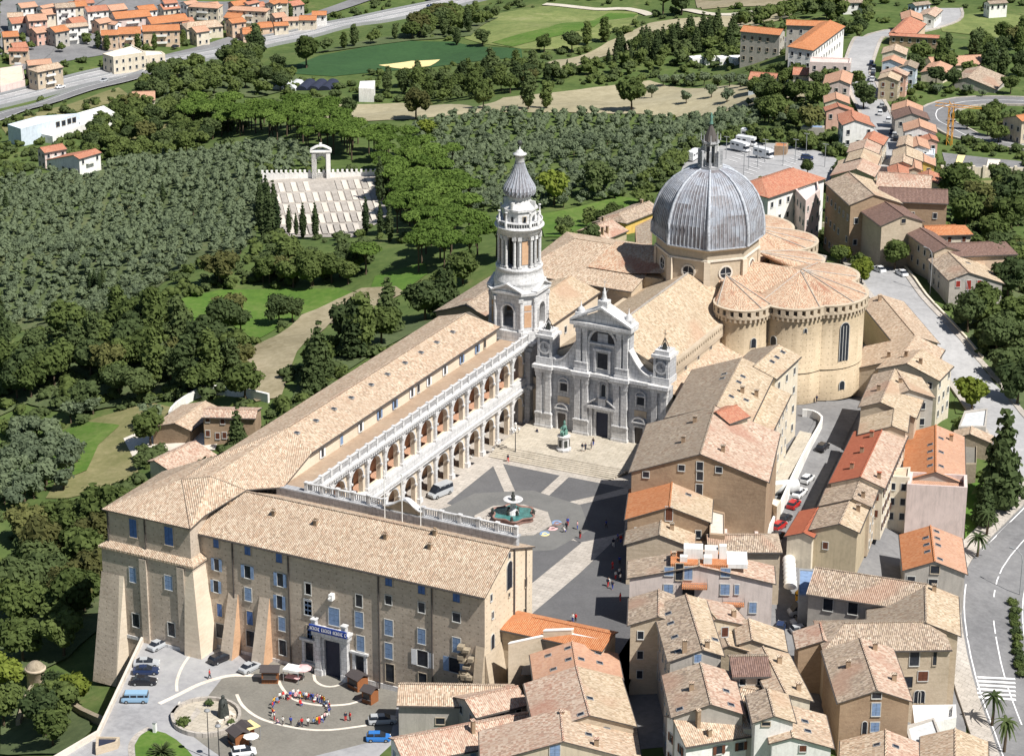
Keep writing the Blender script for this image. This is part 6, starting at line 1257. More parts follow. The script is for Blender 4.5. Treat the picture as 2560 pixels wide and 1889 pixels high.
# school
h=G((465,330),(690,165),0,(345,378),(562,390),('tile_orange','tile_orange'),'plaster_white','large white school with orange hip roof, main wing',rel=15,win=3.6,wsp=3.4,ha=5,name='school',cat='school',s=.3)
G((345,160),(655,170),0,3,(420,200),'tile_orange','plaster_grey','back wing of the school with orange roof',rel=13,win=4,wsp=4,name='school',cat='school')
h=G((0,205),(310,235),0,3,(200,270),'tile_orange','plaster_grey','separate school block with row of arched windows',rel=12,win=4,wsp=3.6,wst='dark',name='school',cat='school')
block([(0,300),(90,285),(420,300),(340,340)],0,'plaster_grey','cobble_grey','dark lower roof in front of the school block',rel=6,win=3.4,par=.2)
block([(525,495),(535,455),(860,465),(852,505)],0,'plaster_rose','plaster_rose','pale pink flat-roofed block beside the uphill road',rel=8,win=3,par=.5)
G((2180,925),(2300,905),0,6,(2250,960),'tile_orange','plaster_beige','house with bright orange roof cut by the right edge',rel=9,win=3.4)
block([(455,1015),(480,995),(645,1005),(640,1022)],0,'plaster_grey','paint_paleblue','low shed with pale blue roof above the car park',rel=3,par=.1)
block([(1440,1180),(1530,1190),(1520,1240),(1430,1230)],0,'plaster_bluewhite','plaster_white','small white terrace block beside the street',rel=6,par=.4)
# long garden wall with piers, right
reg('U2'); a=Gr((1580,1415)); b2=Gr((2250,1420)); gw=thing('garden_wall',(a.x,a.y,a.z),'long cream garden wall with regular piers on the right','wall'); d=(b2-a); L=d.length; d.normalize(); m=MB(); m.obox(a-Vector((0,0,1)),d*L,Vector((-d.y,d.x,0))*.4,(0,0,4)); m.build('wall','plaster_cream',gw)
for i in range(9): m=MB(); m.cbox(tuple(a+d*(L*i/8)-Vector((0,0,1))),d,.8,.9,4.5); m.build('pier','plaster_cream',gw)
# parking bays right of the street
for i,(q0,q1,q2,q3,mt) in enumerate((((1710,1250),(1770,1255),(1730,1350),(1680,1345),'sand_yellow'),((1950,1285),(2050,1290),(2040,1355),(1935,1350),'stone_pale'))): drape('paved_bay',[q0,q1,q2,q3],mt,.5)
# ---------------- white warehouse + suburb, upper left ----------------
reg('A')
h=block([(165,1030),(60,995),(300,930),(640,905)],0,'plaster_bluewhite','plaster_white','long white industrial hall with blue-grey front wall',rel=6.5,par=.3)
for x,y in ((462,995),(508,985),(553,970),(592,960)): wpx(h,(x,y),1.8,2.0,'dark',False)
block([(300,1070),(640,1010),(980,830),(880,850),(830,845),(570,925)][:0] or [(640,975),(580,915),(830,845),(920,900)],0,'plaster_white','plaster_white','lower white hall continuing behind the industrial front',rel=4.5,par=.2)
block([(330,1070),(640,985),(740,965),(420,1090)],0,'plaster_white','plaster_white','white loading canopy in front of the hall',rel=3,par=.1)
SUB=[((325,1180),(495,1150),2.5,(430,1205),'tile_farred','plaster_rose','pink house with red roof at the left orchard edge',7),
((590,1240),(760,1190),(510,1215),(640,1265),'tile_farred','plaster_white','white house with red roof next to the pink one',7,dict(s=.3)),
((1060,735),(1235,730),3,(1140,800),'tile_salmon','plaster_cream','lone salmon-roofed house beside the highway trees',5),
((75,385),(225,385),2,(150,408),'tile_farred','plaster_peach','small red-roofed house above the highway, far left',7),
((215,485),(400,470),4,(250,520),'tile_salmon','plaster_grey','tan hipped house beside the flat halls',8),
((290,535),(460,500),3,(380,560),'tile_tan','brick_beige','brown apartment house with tan roof near the highway',10,dict(ha=2)),
((60,105),(180,100),3,(110,135),'tile_tan','plaster_white','white house with tan roof, far left of the suburb',8),
((215,120),(360,110),(200,150),(270,165),'tile_salmon','plaster_pink','tall pink house with coral roof',10),
((320,50),(420,30),3,(380,60),'tile_salmon','plaster_white','coral roof behind the pink house',8),
((480,200),(690,180),3,(600,215),'tile_tan','plaster_white','white house with black gable and balconies',9,dict(ha=2)),
((440,30),(590,20),3,(520,60),'tile_mix','plaster_white','white tall house with brown roof at the top left',11),
((680,55),(845,40),3,(760,90),'tile_farred','plaster_white','white block with red roof left of the terraces',10),
((600,0),(740,-10),3,(700,25),'tile_farred','plaster_white','red roof at the very top left',8),
((760,160),(860,140),3,(820,185),'tile_salmon','plaster_peach','small salmon roof before the terraced row',7),
((840,160),(945,175),2,(900,195),'tile_salmon','plaster_white','low salmon roof beside the terraced row',6),
((900,100),(1180,75),3,(1000,145),'tile_orange','plaster_rose','rear terraced row with stepped orange roofs',8),
((1180,140),(1475,110),3,(1280,185),'tile_orange','plaster_rose','middle terraced row with four orange steps',8),
((810,245),(940,240),3,(880,280),'tile_orange','plaster_peach','left unit of the front peach terrace',8.5),
((950,220),(1120,215),3,(1040,270),'tile_orange','plaster_peach','middle unit of the front peach terrace',9),
((1140,205),(1430,195),3,(1300,245),'tile_orange','plaster_peach','long right unit of the front peach terrace',9),
((1300,0),(1400,-10),3,(1360,25),'tile_farred','plaster_white','red roof at the top, right of the cypresses',9),
((1470,15),(1560,0),3,(1500,35),'tile_salmon','plaster_white','top white block with salmon roof',10),
((1560,20),(1730,30),3,(1650,60),'tile_salmon','plaster_cream','cream apartment with wide orange-tan hip roof',10,dict(ha=2,hb=2)),
((1500,180),(1720,160),3,(1600,225),'tile_tan','plaster_cream','yellow-roofed house at the road corner',7,dict(ha=2,hb=2)),
((1820,100),(1940,110),3,(1880,145),'tile_orange','plaster_cream','orange gabled block left of the wide roof',8),
((1870,50),(2090,60),3,(1980,85),'tile_salmon','plaster_cream','wide hip roof with balconies near the top',10,dict(ha=2,hb=3)),
((1960,20),(2050,0),3,(2010,30),'tile_farred','plaster_white','small red roof behind the wide hip roof',9),
((1940,240),(2080,235),3,(2010,270),'tile_orange','plaster_peach','first villa of the road row, leftmost',6),
((2040,190),(2170,180),3,(2110,220),'tile_orange','plaster_peach','second villa of the road row',6),
((2160,20),(2239,-10),3,(2200,30),'tile_orange','plaster_cream','orange roof beyond the road row at the top',10)]
SUB2=[((20,40),(60,36),3,(45,50)),((90,22),(125,18),3,(105,32)),((5,70),(38,68),3,(22,80)),((150,40),(180,36),3,(168,50)),((235,12),(270,8),3,(255,22)),((300,14),(335,10),3,(318,24)),((350,10),(385,6),3,(368,20)),
 ((440,8),(475,4),3,(458,18)),((505,4),(535,0),3,(520,12)),((630,4),(655,0),3,(645,12)),((40,8),(75,4),3,(60,16)),((150,5),(185,2),3,(170,14)),((25,95),(55,92),3,(40,104)),((70,62),(95,58),3,(84,72)),((110,60),(140,55),3,(125,70)),((395,40),(420,38),3,(408,50)),((420,60),(448,56),3,(436,70)),((500,42),(530,38),3,(515,50)),((545,8),(575,4),3,(560,16)),((595,30),(620,27),3,(608,38))]
WC_=('white','cream','peach','pink','grey'); 
_n0=len(GAB); row(SUB)
for rt2,a_,b_,n_,wl_,wr_ in GAB[_n0:]:
    for p,e,z,nv,zb_ in WALLS[rt2.name]:
        L_=(e-p); L_.z=0
        if nv.dot(n_)>.9 and facing(p,nv) and L_.length>8:
            for lv in range(2):
                m=MB(); c=Vector((p.x,p.y,z-2.6-lv*3.2))+L_*.3; m.obox(c,L_*.35,nv*1.3,(0,0,.15)); m.obox(c+nv*1.25,L_*.35,nv*.06,(0,0,1.0)); m.build('balcony','plaster_white',rt2)
reg('D')
for i,(a_,b_,l_,r_) in enumerate(SUB2): G(a_,b_,0,l_,r_,('tile_farred','tile_salmon','tile_orange')[i%3],'plaster_'+WC_[i%5],'%s infill house with %s roof, %s part of the suburb'%(WC_[i%5],('red','salmon','orange')[i%3],('far left','left','centre left','centre','right')[min(4,int(a_[0]//130))]+(' upper' if a_[1]<30 else ' lower')),rel=7+i%3,win=3.2,wsp=3.2,group='small houses filling the suburb')
reg('A')
h=block([(820,430),(1010,410),(1160,400),(1050,360),(900,375)][:1]+[(905,455),(1165,415),(1060,365)],0,'plaster_cream','plaster_white','flat white-roofed cream office by the highway',rel=8,win=3.4,par=.4)
block([(1130,450),(1320,430),(1290,410),(1130,405)],0,'plaster_cream','plaster_white','lower flat annex of the cream office',rel=5,win=3.2,par=.3)
block([(0,545),(180,520),(200,640),(0,690)],0,'plaster_rose','plaster_cream','pale flat hall at the left edge',rel=4,par=.3)
reg('B')
row([((20,225),(100,215),3,(60,245),'tile_orange','plaster_peach','third villa of the road row',6),((150,180),(240,175),3,(190,205),'tile_orange','plaster_peach','fourth villa of the road row',6),
((270,180),(380,175),3,(330,205),'tile_orange','plaster_cream','fifth villa of the road row, lower',6),((340,140),(470,135),3,(420,165),'tile_salmon','plaster_cream','fifth villa of the road row, upper behind',6.5),
((480,125),(610,125),3,(540,160),'tile_orange','plaster_cream','last but one villa of the road row',6.5),((580,90),(690,90),3,(640,120),'tile_orange','plaster_white','last villa of the road row, rightmost',6.5),
((240,0),(380,0),3,(300,25),'tile_orange','plaster_cream','orange-roofed corner house at the road curve',10)])
reg('U2')
row([((790,-5),(940,-8),3,(860,20),'tile_grey','plaster_white','small white house among the top pines',6),((1350,25),(1470,10),3,(1400,40),'tile_grey','plaster_bluewhite','pale house on the top edge',6),((1950,10),(2090,0),3,(2030,25),'tile_grey','plaster_white','white house in the top right corner',7)])
# ================= vegetation =================
def blob(c,r,n=7,m=5,seed=0):
    rg=np.random.default_rng(seed); vs=[];fs=[]
    for j in range(m+1):
        th=math.pi*j/m
        for i in range(n):
            ph=2*math.pi*i/n+j*.4; k=.85+.3*rg.random(); vs.append((c[0]+r[0]*k*math.sin(th)*math.cos(ph),c[1]+r[1]*k*math.sin(th)*math.sin(ph),c[2]+r[2]*k*math.cos(th)))
    for j in range(m):
        for i in range(n): fs.append((j*n+i,j*n+(i+1)%n,(j+1)*n+(i+1)%n,(j+1)*n+i))
    return np.array(vs),fs
def leaves(lumps,n,size,rg,up=.35,flat=1.):
    """n leaf cards spread on the outer skin of the lumps; returns verts"""
    L=np.array(lumps); ar=L[:,3]**2; idx=rg.choice(len(L),n,p=ar/ar.sum()); d=rg.normal(size=(n,3)); d[:,2]=np.abs(d[:,2])*.8-.25; d/=np.linalg.norm(d,axis=1)[:,None]
    c=L[idx,:3]+d*L[idx,3:4]*rg.uniform(.8,1.12,(n,1))*np.array([1,1,flat])
    keep=np.ones(n,bool)
    for l in L: keep&=~((((c-l[:3])/np.array([1,1,flat]))**2).sum(1)<(l[3]*.72)**2)
    c=c[keep]; d=d[keep]; n=len(c)
    nn_=d+rg.normal(size=(n,3))*.55; nn_[:,2]+=up; nn_/=np.linalg.norm(nn_,axis=1)[:,None]
    t=np.cross(nn_,rg.normal(size=(n,3))); t/=np.linalg.norm(t,axis=1)[:,None]; b_=np.cross(nn_,t); s=size*rg.uniform(.6,1.3,(n,1))
    v=np.stack([c-t*s-b_*s*.6,c+t*s-b_*s*.5,c+t*s*.8+b_*s*.7,c-t*s*.7+b_*s*.6],1).reshape(-1,3); return v
def tmpl(kind,seed,nl,size):
    rg=np.random.default_rng(seed); R=rg.uniform
    if kind=='broad': L=[(0,0,5.3,2.9)]+[(2.6*math.cos(a)*R(.6,1.15),2.6*math.sin(a)*R(.6,1.15),R(3.6,7.0),R(1.3,2.1)) for a in R(0,6.28,11)]+[(R(-1,1),R(-1,1),7.6,1.5)]; fl=1
    elif kind=='tall': L=[(R(-.5,.5),R(-.5,.5),z,1.5+.8*math.sin(math.pi*(z-1.5)/10)) for z in np.linspace(2.5,11,6)]+[(R(-1.6,1.6),R(-1.6,1.6),R(3,8),1.2) for _ in range(6)]; fl=1.1
    elif kind=='pine': L=[(0,0,9.6,2.6)]+[(3.2*math.cos(a)*R(.7,1.1),3.2*math.sin(a)*R(.7,1.1),R(9.0,10.0),R(1.4,2.0)) for a in np.linspace(0,5.8,9)]+[(1.4*math.cos(a),1.4*math.sin(a),10.5,1.5) for a in (0,2,4)]; fl=.62
    elif kind=='olive': L=[(0,0,2.3,1.2)]+[(1.1*math.cos(a)*R(.6,1.1),1.1*math.sin(a)*R(.6,1.1),R(1.6,3.1),R(.7,1.0)) for a in R(0,6.28,6)]; fl=.95
    elif kind=='cypress': L=[(R(-.1,.1),R(-.1,.1),z,max(.35,1.25*math.sin(math.pi*min(1,(z+.8)/13.2)**.75))) for z in np.linspace(.8,11.2,12)]; fl=1.1
    elif kind=='conifer': L=[(R(-.2,.2),R(-.2,.2),z,3.0*(1-(z-1)/13)+.3) for z in np.linspace(1.8,12.5,9)]+[(1.8*math.cos(a)*(1-z/14),1.8*math.sin(a)*(1-z/14),z,1.1) for a,z in zip(R(0,6.28,10),R(2,9,10))]; fl=.7
    elif kind=='bush': L=[(0,0,.9,1.1)]+[(R(-1,1),R(-1,1),R(.6,1.2),R(.6,.9)) for _ in range(4)]; fl=.9
    vs=[];fs=[];o=0
    for l in L:
        v,f=blob(l[:3],(l[3]*.86,l[3]*.86,l[3]*.86*fl),6,4,int(rg.integers(1e6))); vs.append(v); fs+=[tuple(i+o for i in q) for q in f]; o+=len(v)
    lv=leaves(L,nl,size,rg,.35,fl); vs.append(lv); fs+=[tuple(range(o+4*i,o+4*i+4)) for i in range(len(lv)//4)]
    return np.concatenate(vs),fs
def crown_mesh(kind,seed,nl,size,mat):
    v,f=tmpl(kind,seed,nl,size); me=bpy.data.meshes.new('crown'); me.from_pydata(v.tolist(),[],f); me.materials.append(MATS[mat]); return me
def trunk_mesh(h,r,limbs=4,spread=2.,z1=None,seed=1):
    rg=random.Random(seed); m=MB(); m.tube([(0,0,-.6),(rg.uniform(-.1,.1),rg.uniform(-.1,.1),h*.5),(0,0,h)],r,6,r2=r*.55)
    for i in range(limbs):
        a=2*math.pi*i/limbs+rg.random(); m.tube([(0,0,h*.75),(spread*.5*math.cos(a),spread*.5*math.sin(a),h+.6),(spread*math.cos(a),spread*math.sin(a),(z1 or h*1.6))],r*.45,4,r2=r*.15)
    o=m.build('trunk','bark'); me=o.data; bpy.data.objects.remove(o); return me
KIND=dict(
 broad=([('broad',i,620,.42,mt) for i,mt in ((1,'leaf_broad'),(2,'leaf_broad'),(3,'leaf_dark'),(4,'leaf_broad'),(5,'leaf_dark'),(6,'leaf_brown'),(7,'leaf_dark'),(8,'leaf_broad'))],(3.6,.32,4,2.2,5.5)),
 tall=([('tall',i,650,.40,mt) for i,mt in ((11,'leaf_broad'),(12,'leaf_dark'))],(4,.25,4,1.2,7)),
 pine=([('pine',i,750,.42,'leaf_pine') for i in (21,22,23)],(8.2,.35,6,3,9.2)),
 olive=([('olive',i,170,.26,'leaf_olive') for i in (31,32,33,34)],(1.3,.18,3,.8,2.2)),
 cypress=([('cypress',i,520,.28,'leaf_cypress') for i in (41,42)],(3,.2,0,1,3)),
 conifer=([('conifer',i,700,.42,'leaf_dark') for i in (51,52)],(6,.3,0,1,3)),
 bush=([('bush',i,200,.26,mt) for i,mt in ((61,'leaf_broad'),(62,'leaf_dark'))],(.4,.08,0,.3,.5)),
 yellow=([('broad',71,500,.42,'leaf_yellow')],(3.6,.3,4,2.2,5.5)))
KM={}
for k,(vs_,tr) in KIND.items(): KM[k]=([crown_mesh(*a) for a in vs_],trunk_mesh(*tr))
TN=dict(broad='broadleaf_tree',tall='tall_tree',pine='umbrella_pine',olive='olive_tree',cypress='cypress',conifer='conifer',bush='shrub',yellow='broadleaf_tree')
TC_=dict(broad='tree',tall='tree',pine='pine tree',olive='olive tree',cypress='cypress tree',conifer='conifer tree',bush='shrub',yellow='tree')
def tree(kind,p,s,label,group=None,sz=None,var=None):
    t=thing(TN[kind],p,label,TC_[kind],group,random.uniform(0,6.28)); t.scale=(s,s,s*(sz or random.uniform(.88,1.15)))
    ms,tm=KM[kind]; me=ms[var] if var is not None else random.choice(ms)
    for n_,x in (('crown',me),('trunk',tm)): o=bpy.data.objects.new(n_,x); COL.objects.link(o); o.parent=t
    return t
def inpoly(x,y,pl):
    c=False; j=len(pl)-1
    for i in range(len(pl)):
        if (pl[i][1]>y)!=(pl[j][1]>y) and x<(pl[j][0]-pl[i][0])*(y-pl[i][1])/(pl[j][1]-pl[i][1])+pl[i][0]: c=not c
        j=i
    return c
def fill(pl,sp,jit=.45,grid=None):
    w=[Gr(q) for q in pl]; W2=[(p.x,p.y) for p in w]; x0,x1=min(p[0] for p in W2),max(p[0] for p in W2); y0,y1=min(p[1] for p in W2),max(p[1] for p in W2); out=[]
    th=grid or 0; c_,s_=math.cos(th),math.sin(th); N_=int(max(x1-x0,y1-y0)/sp)+2; cx,cy=(x0+x1)/2,(y0+y1)/2
    for i in range(-N_,N_):
        for j in range(-N_,N_):
            u,v=i*sp+(j%2)*sp*.5*(grid is None)+random.uniform(-jit,jit)*sp,j*sp*.9+random.uniform(-jit,jit)*sp; x,y=cx+u*c_-v*s_,cy+u*s_+v*c_
            if inpoly(x,y,W2): out.append((x,y))
    return out
def dist(x,y): return math.sqrt(x*x+y*y+(HC-zt(x,y))**2)
def inframe(x,y,z=4,mg=60):
    v=Vector((x,y,zt(x,y)+z-HC)); w=v.dot(FW)
    if w<=0: return False
    px,py=CX+FP*v.dot(RT)/w,CY-FP*v.dot(UP)/w; return -mg<px<2239+mg and -mg<py<1652+mg*1.5
BL=[]   # footprints of buildings to keep trees out of
for rt2,a,b,n,wl,wr in GAB:
    BL.append(((a.x+b.x)/2,(a.y+b.y)/2,(b-a).length/2+1.5,max(wl,wr)+1.5,(b-a).normalized(),n))
def hit(x,y):
    for cx,cy,l,w,d,n in BL:
        dx,dy=x-cx,y-cy
        if abs(dx*d.x+dy*d.y)<l and abs(dx*n.x+dy*n.y)<w: return True
    return (-242<x<-160 and 316<y<424) or (-232<x<-150 and 420<y<516)
reg('D')
WOODS=[ # polygon, spacing, size range, label, group, kinds
 ([(0,770),(90,755),(250,740),(330,715),(370,730),(450,770),(530,790),(525,820),(480,860),(400,868),(330,885),(180,905),(60,885),(0,912)],8.2,(.85,1.25),'dense mixed tree in the wood left of the palace garden','trees of the wood left of the garden',('broad','broad','broad','tall')),
 ([(0,1240),(60,1185),(140,1150),(225,1140),(240,1160),(232,1190),(215,1380),(150,1440),(90,1470),(0,1480)],8.5,(.9,1.3),'dark leafy tree crowding the left side of the palace tower','trees beside the palace tower',('broad',)),
 ([(0,1480),(90,1480),(190,1560),(200,1600),(150,1652),(0,1652)],8,(.7,1.05),'leafy tree below the car park wall at the lower left','trees below the car park wall',('broad','broad','yellow')),
 ([(640,872),(655,835),(700,790),(760,752),(850,722),(935,700),(960,700),(870,748),(705,850)],8.0,(.9,1.3),'dark green tree behind the long palace wing','trees behind the palace wing',('broad','conifer','tall')),
 ([(535,600),(600,592),(780,592),(860,600),(845,618),(740,630),(560,632)],6.5,(.75,1.1),'large round tree in front of the cemetery','trees in front of the cemetery',('broad',)),
 ([(900,660),(980,620),(1060,610),(1020,640),(1005,690),(945,708),(890,700)],7.5,(.8,1.15),'dark tree left of the bell tower','trees left of the bell tower',('broad','conifer')),
 ([(280,205),(340,190),(500,158),(590,145),(650,170),(640,195),(560,215),(450,210),(300,235),(270,225)],8.5,(.6,.95),'tree in the belt below the highway','trees of the belt below the highway',('broad',)),
 ([(690,118),(760,98),(860,80),(960,62),(1040,45),(1090,40),(1030,80),(900,90),(740,112)],9.5,(.55,.85),'dark tree on the field edge under the highway','trees under the highway',('broad','tall')),
 ([(830,200),(900,178),(1010,170),(1140,155),(1170,175),(1220,180),(1120,205),(1040,218),(900,222)],8,(.6,.95),'tree in the belt between the two stubble fields','trees between the fields',('broad','tall')),
 ([(1190,160),(1300,148),(1450,128),(1600,118),(1640,128),(1500,155),(1340,180),(1210,182)],9,(.5,.8),'low tree of the hedge line above the stubble field','trees of the hedge line',('broad',)),
 ([(1330,125),(1450,85),(1600,62),(1610,110),(1500,125),(1400,138)],8,(.6,.85),'green tree in the row left of the school','trees left of the school',('broad','conifer')),
 ([(1590,60),(1700,30),(1760,15),(1880,5),(1900,50),(1880,90),(1840,50),(1740,45),(1640,70)],9,(.6,.9),'dark tree of the park behind the school','trees behind the school',('broad',)),
 ([(2075,640),(2160,600),(2239,590),(2239,900),(2150,810),(2100,740)],7.5,(.9,1.25),'dark tree on the slope right of the hill road','trees right of the hill road',('broad',)),
 ([(1640,210),(1790,215),(1800,250),(1790,320),(1690,275),(1600,260)],8,(.7,1.1),'tree above the car park','trees above the car park',('broad','olive')),
 ([(2080,430),(2160,400),(2239,440),(2239,570),(2140,540),(2090,490)],8,(.8,1.2),'green tree in the garden behind the maroon roofs','trees behind the maroon roofs',('broad',)),
 ([(330,172),(440,148),(455,152),(360,185)],7,(.8,1.1),'tree at the highway edge, left','trees at the left highway edge',('broad',)),
 ([(490,150),(560,128),(575,140),(510,165)],6,(.9,1.3),'dark tree hiding the highway','dark trees hiding the highway',('broad','tall')),
 ([(880,75),(1000,42),(1010,55),(900,88)],7,(.8,1.2),'tree hiding the highway at the top','trees hiding the top of the highway',('broad',)),
 ([(2020,120),(2239,95),(2239,215),(2060,212),(1990,190)],10,(.7,1.1),'tree around the farm on the right','trees around the farm',('broad','olive','tall')),
 ([(2060,262),(2180,250),(2239,290),(2239,330),(2130,300)],9,(.5,.8),'small tree inside the road loop','trees inside the road loop',('broad',)),
 ([(480,690),(560,680),(560,740),(490,760)],7,(.7,1.1),'bushy tree on the lawn edge','bushy trees on the lawn edge',('broad',)),
 ([(1720,520),(1760,510),(1900,545),(1920,600),(1880,640),(1800,560)],6.5,(.45,.7),'small garden tree behind the choir chapels','garden trees behind the choir',('broad','yellow')),
 ([(190,310),(270,230),(420,240),(500,300),(400,345),(260,345),(200,360)],7.5,(.6,.95),'dark tree at the top edge of the left orchard','trees at the top of the left orchard',('broad',)),
 ([(1480,470),(1300,480),(1200,520),(1190,560),(1290,560),(1420,500)],9,(.5,.8),'small tree in the gardens behind the bell tower','garden trees behind the bell tower',('broad','bush')),
 ([(1380,450),(1430,380),(1520,320),(1640,300),(1800,318),(1780,330),(1640,312),(1540,335),(1450,400),(1410,460)],4.5,(.45,.6),'green tree of the hedge round the car park','hedge trees round the car park',('broad','yellow')),
 ([(280,990),(330,960),(420,1010),(380,1040),(330,1050)],5,(.35,.5),'small shrub beside the palace roof','shrubs beside the palace roof',('bush','broad')),
 ([(1640,180),(1780,160),(1880,180),(1900,195),(1800,200),(1650,195)],8,(.5,.8),'small tree beside the uphill houses','trees beside the uphill houses',('broad',)),
 ([(20,120),(130,120),(260,130),(420,100),(600,62),(700,40),(640,25),(400,60),(160,90),(20,100)],13,(.45,.7),'garden tree in the suburb','garden trees of the suburb',('broad','tall')),
 ([(1910,560),(1960,520),(2000,545),(1990,600),(1940,600)],6,(.9,1.1),'dark round tree over the hill road bend','trees over the hill road bend',('broad',)),
]
for nm_,pl in (('wood_floor',WOODS[0][0]),('wood_floor',WOODS[1][0]),('wood_floor',WOODS[2][0]),('wood_floor',WOODS[3][0]),('wood_floor',WOODS[12][0]),('wood_floor',WOODS[6][0]),('wood_floor',WOODS[7][0])): drape(nm_,pl,'scrub_soil',.45)
cand=[]
for pl,sp,(s0,s1),lab,grp,kinds in WOODS:
    for x,y in fill(pl,sp):
        if hit(x,y) or not inframe(x,y): continue
        k=random.choice(kinds); s=random.uniform(s0,s1); cand.append((s*8/dist(x,y),k,x,y,s,lab,grp))
cand.sort(key=lambda t:-t[0])
def quad(items,ix,iy,lx=3,ly=3):
    "say where in its own stand each tree is: nearest third, middle, far; left, centre, right"
    by={}
    for c in items: by.setdefault(c[-1],[]).append(c)
    out={}
    for g_,L in by.items():
        sc_=[]
        for c in L: v=Vector((c[ix],c[iy],0)); sc_.append((v.dot(_a),v.dot(Vector((-_a.y,_a.x,0)))))
        for n_,(c,(u,w)) in enumerate(zip(L,sc_)):
            ru=sum(1 for q in sc_ if q[0]<u)/len(L); rw=sum(1 for q in sc_ if q[1]<w)/len(L)
            out[id(c)]=('nearest','front','middle','back','farthest')[min(4,int(rw*5))]+' part, '+('far left','left','centre','right','far right')[min(4,int(ru*5))] if len(L)>9 else ('near' if rw<.5 else 'far')+' side, '+('left','centre','right')[min(2,int(ru*3))]
    return out
QL=quad(cand,2,3)
TONE=dict(broad=('green','mid green','dark green','leafy green','dark','brownish green','dark green','fresh green'),tall=('tall green','tall dark'),conifer=('pointed dark','pointed'),yellow=('yellow-green',),olive=('grey-green',)*4,bush=('shrubby','dark shrubby'),pine=('flat-topped',)*3)
cnt={}; rest=[]
for c in cand:
    k='broad' if c[1] in('broad','yellow') else c[1]
    if cnt.get(k,0)<(285 if k=='broad' else 80): cnt[k]=cnt.get(k,0)+1; _,k2,x,y,s,lab,grp=c; vr=random.randrange(len(KM[k2][0])); tree(k2,(x,y,zt(x,y)),s,('small ' if s<.7 else 'large ' if s>1.15 else '')+TONE[k2][vr]+' tree of '+grp.split(' ',1)[1].replace('of ','',1)+' stand, '+QL[id(c)],grp,var=vr)
    else: rest.append(c)
def stuff(name,pts,tms,mats,label,cat):
    V=[];F=[];MI=[];o=0
    for i,(x,y,s) in enumerate(pts):
        v,f=tms[i%len(tms)]; a=random.uniform(0,6.28); c_,s_=math.cos(a),math.sin(a); w=v@np.array([[c_,s_,0],[-s_,c_,0],[0,0,1]])*s+np.array([x,y,zt(x,y)]); V.append(w); F.append(np.array(f)+o); MI.append(np.full(len(f),i%len(mats))); o+=len(v)
    V=np.concatenate(V); F=np.concatenate(F); MI=np.concatenate(MI); me=bpy.data.meshes.new(name); n=len(F)
    me.vertices.add(len(V)); me.vertices.foreach_set('co',V.ravel()); me.loops.add(n*4); me.loops.foreach_set('vertex_index',F.ravel().astype(np.int32)); me.polygons.add(n); me.polygons.foreach_set('loop_start',np.arange(0,n*4,4,dtype=np.int32)); me.polygons.foreach_set('material_index',MI.astype(np.int32)); me.update(calc_edges=True)
    for k in mats: me.materials.append(MATS[k])
    ob=bpy.data.objects.new(name,me); COL.objects.link(ob); return tag(ob,label,cat,kind='stuff')
BT=[tmpl('broad',100+i,200,.7) for i in range(4)]; OT=[tmpl('olive',200+i,60,.42) for i in range(5)]
if rest: stuff('woodland',[(x,y,s) for _,k,x,y,s,_,_ in rest],BT,['leaf_broad','leaf_dark','leaf_broad'],'far woods of rounded dark trees on the valley slopes','woodland')
# olive orchards
OL=[]
GA=[(0,395),(90,385),(180,372),(330,345),(420,345),(520,325),(640,320),(700,345),(690,372),(565,392),(560,520),(530,560),(430,560),(380,600),(330,640),(250,680),(60,705),(0,722)]
GB=[(905,268),(1080,250),(1250,252),(1400,256),(1590,248),(1700,262),(1600,300),(1520,330),(1440,400),(1330,440),(1180,465),(1040,470),(1000,440),(960,350),(900,290)]
GC=[(0,930),(120,950),(175,1000),(180,1060),(130,1085),(60,1115),(0,1130)]
for pl,sp,lab,grp,th in ((GA,4.1,'grey-green olive tree in the big orchard on the left','olive trees of the left orchard',.5),(GB,4.7,'olive tree in the orchard behind the bell tower and dome','olive trees of the orchard behind the tower',.3),(GC,5.5,'large olive tree at the garden edge on the far left','olive trees at the garden edge',.2)):
    for x,y in fill(pl,sp,.28,grid=th):
        if hit(x,y) or not inframe(x,y): continue
        big=1.4 if pl is GC else (.86 if pl is GA else .95); s=random.uniform(.8,1.2)*big; OL.append((s/dist(x,y),x,y,s,lab,grp))
for q in ((1450,190),(1480,188),(1510,187),(1540,187),(1570,188),(1595,190),(1618,192),(1640,195),(1500,228),(1590,225),(1555,215),(1425,215),(155,925),(205,905),(180,915)):
    p=Gr(q); OL.append((9,p.x,p.y,1.3,'olive tree standing alone in the dry field','olive trees in the dry field'))
OL.sort(key=lambda t:-t[0]); print('olives',len(OL),'trees',len(cand),'rest',len(rest))
QO=quad([o for o in OL[:290]],1,2)
for o in OL[:290]: _,x,y,s,lab,grp=o; tree('olive',(x,y,zt(x,y)),s,('broad ' if s>1.05 else 'small ' if s<.8 else '')+lab+', '+QO[id(o)],grp)
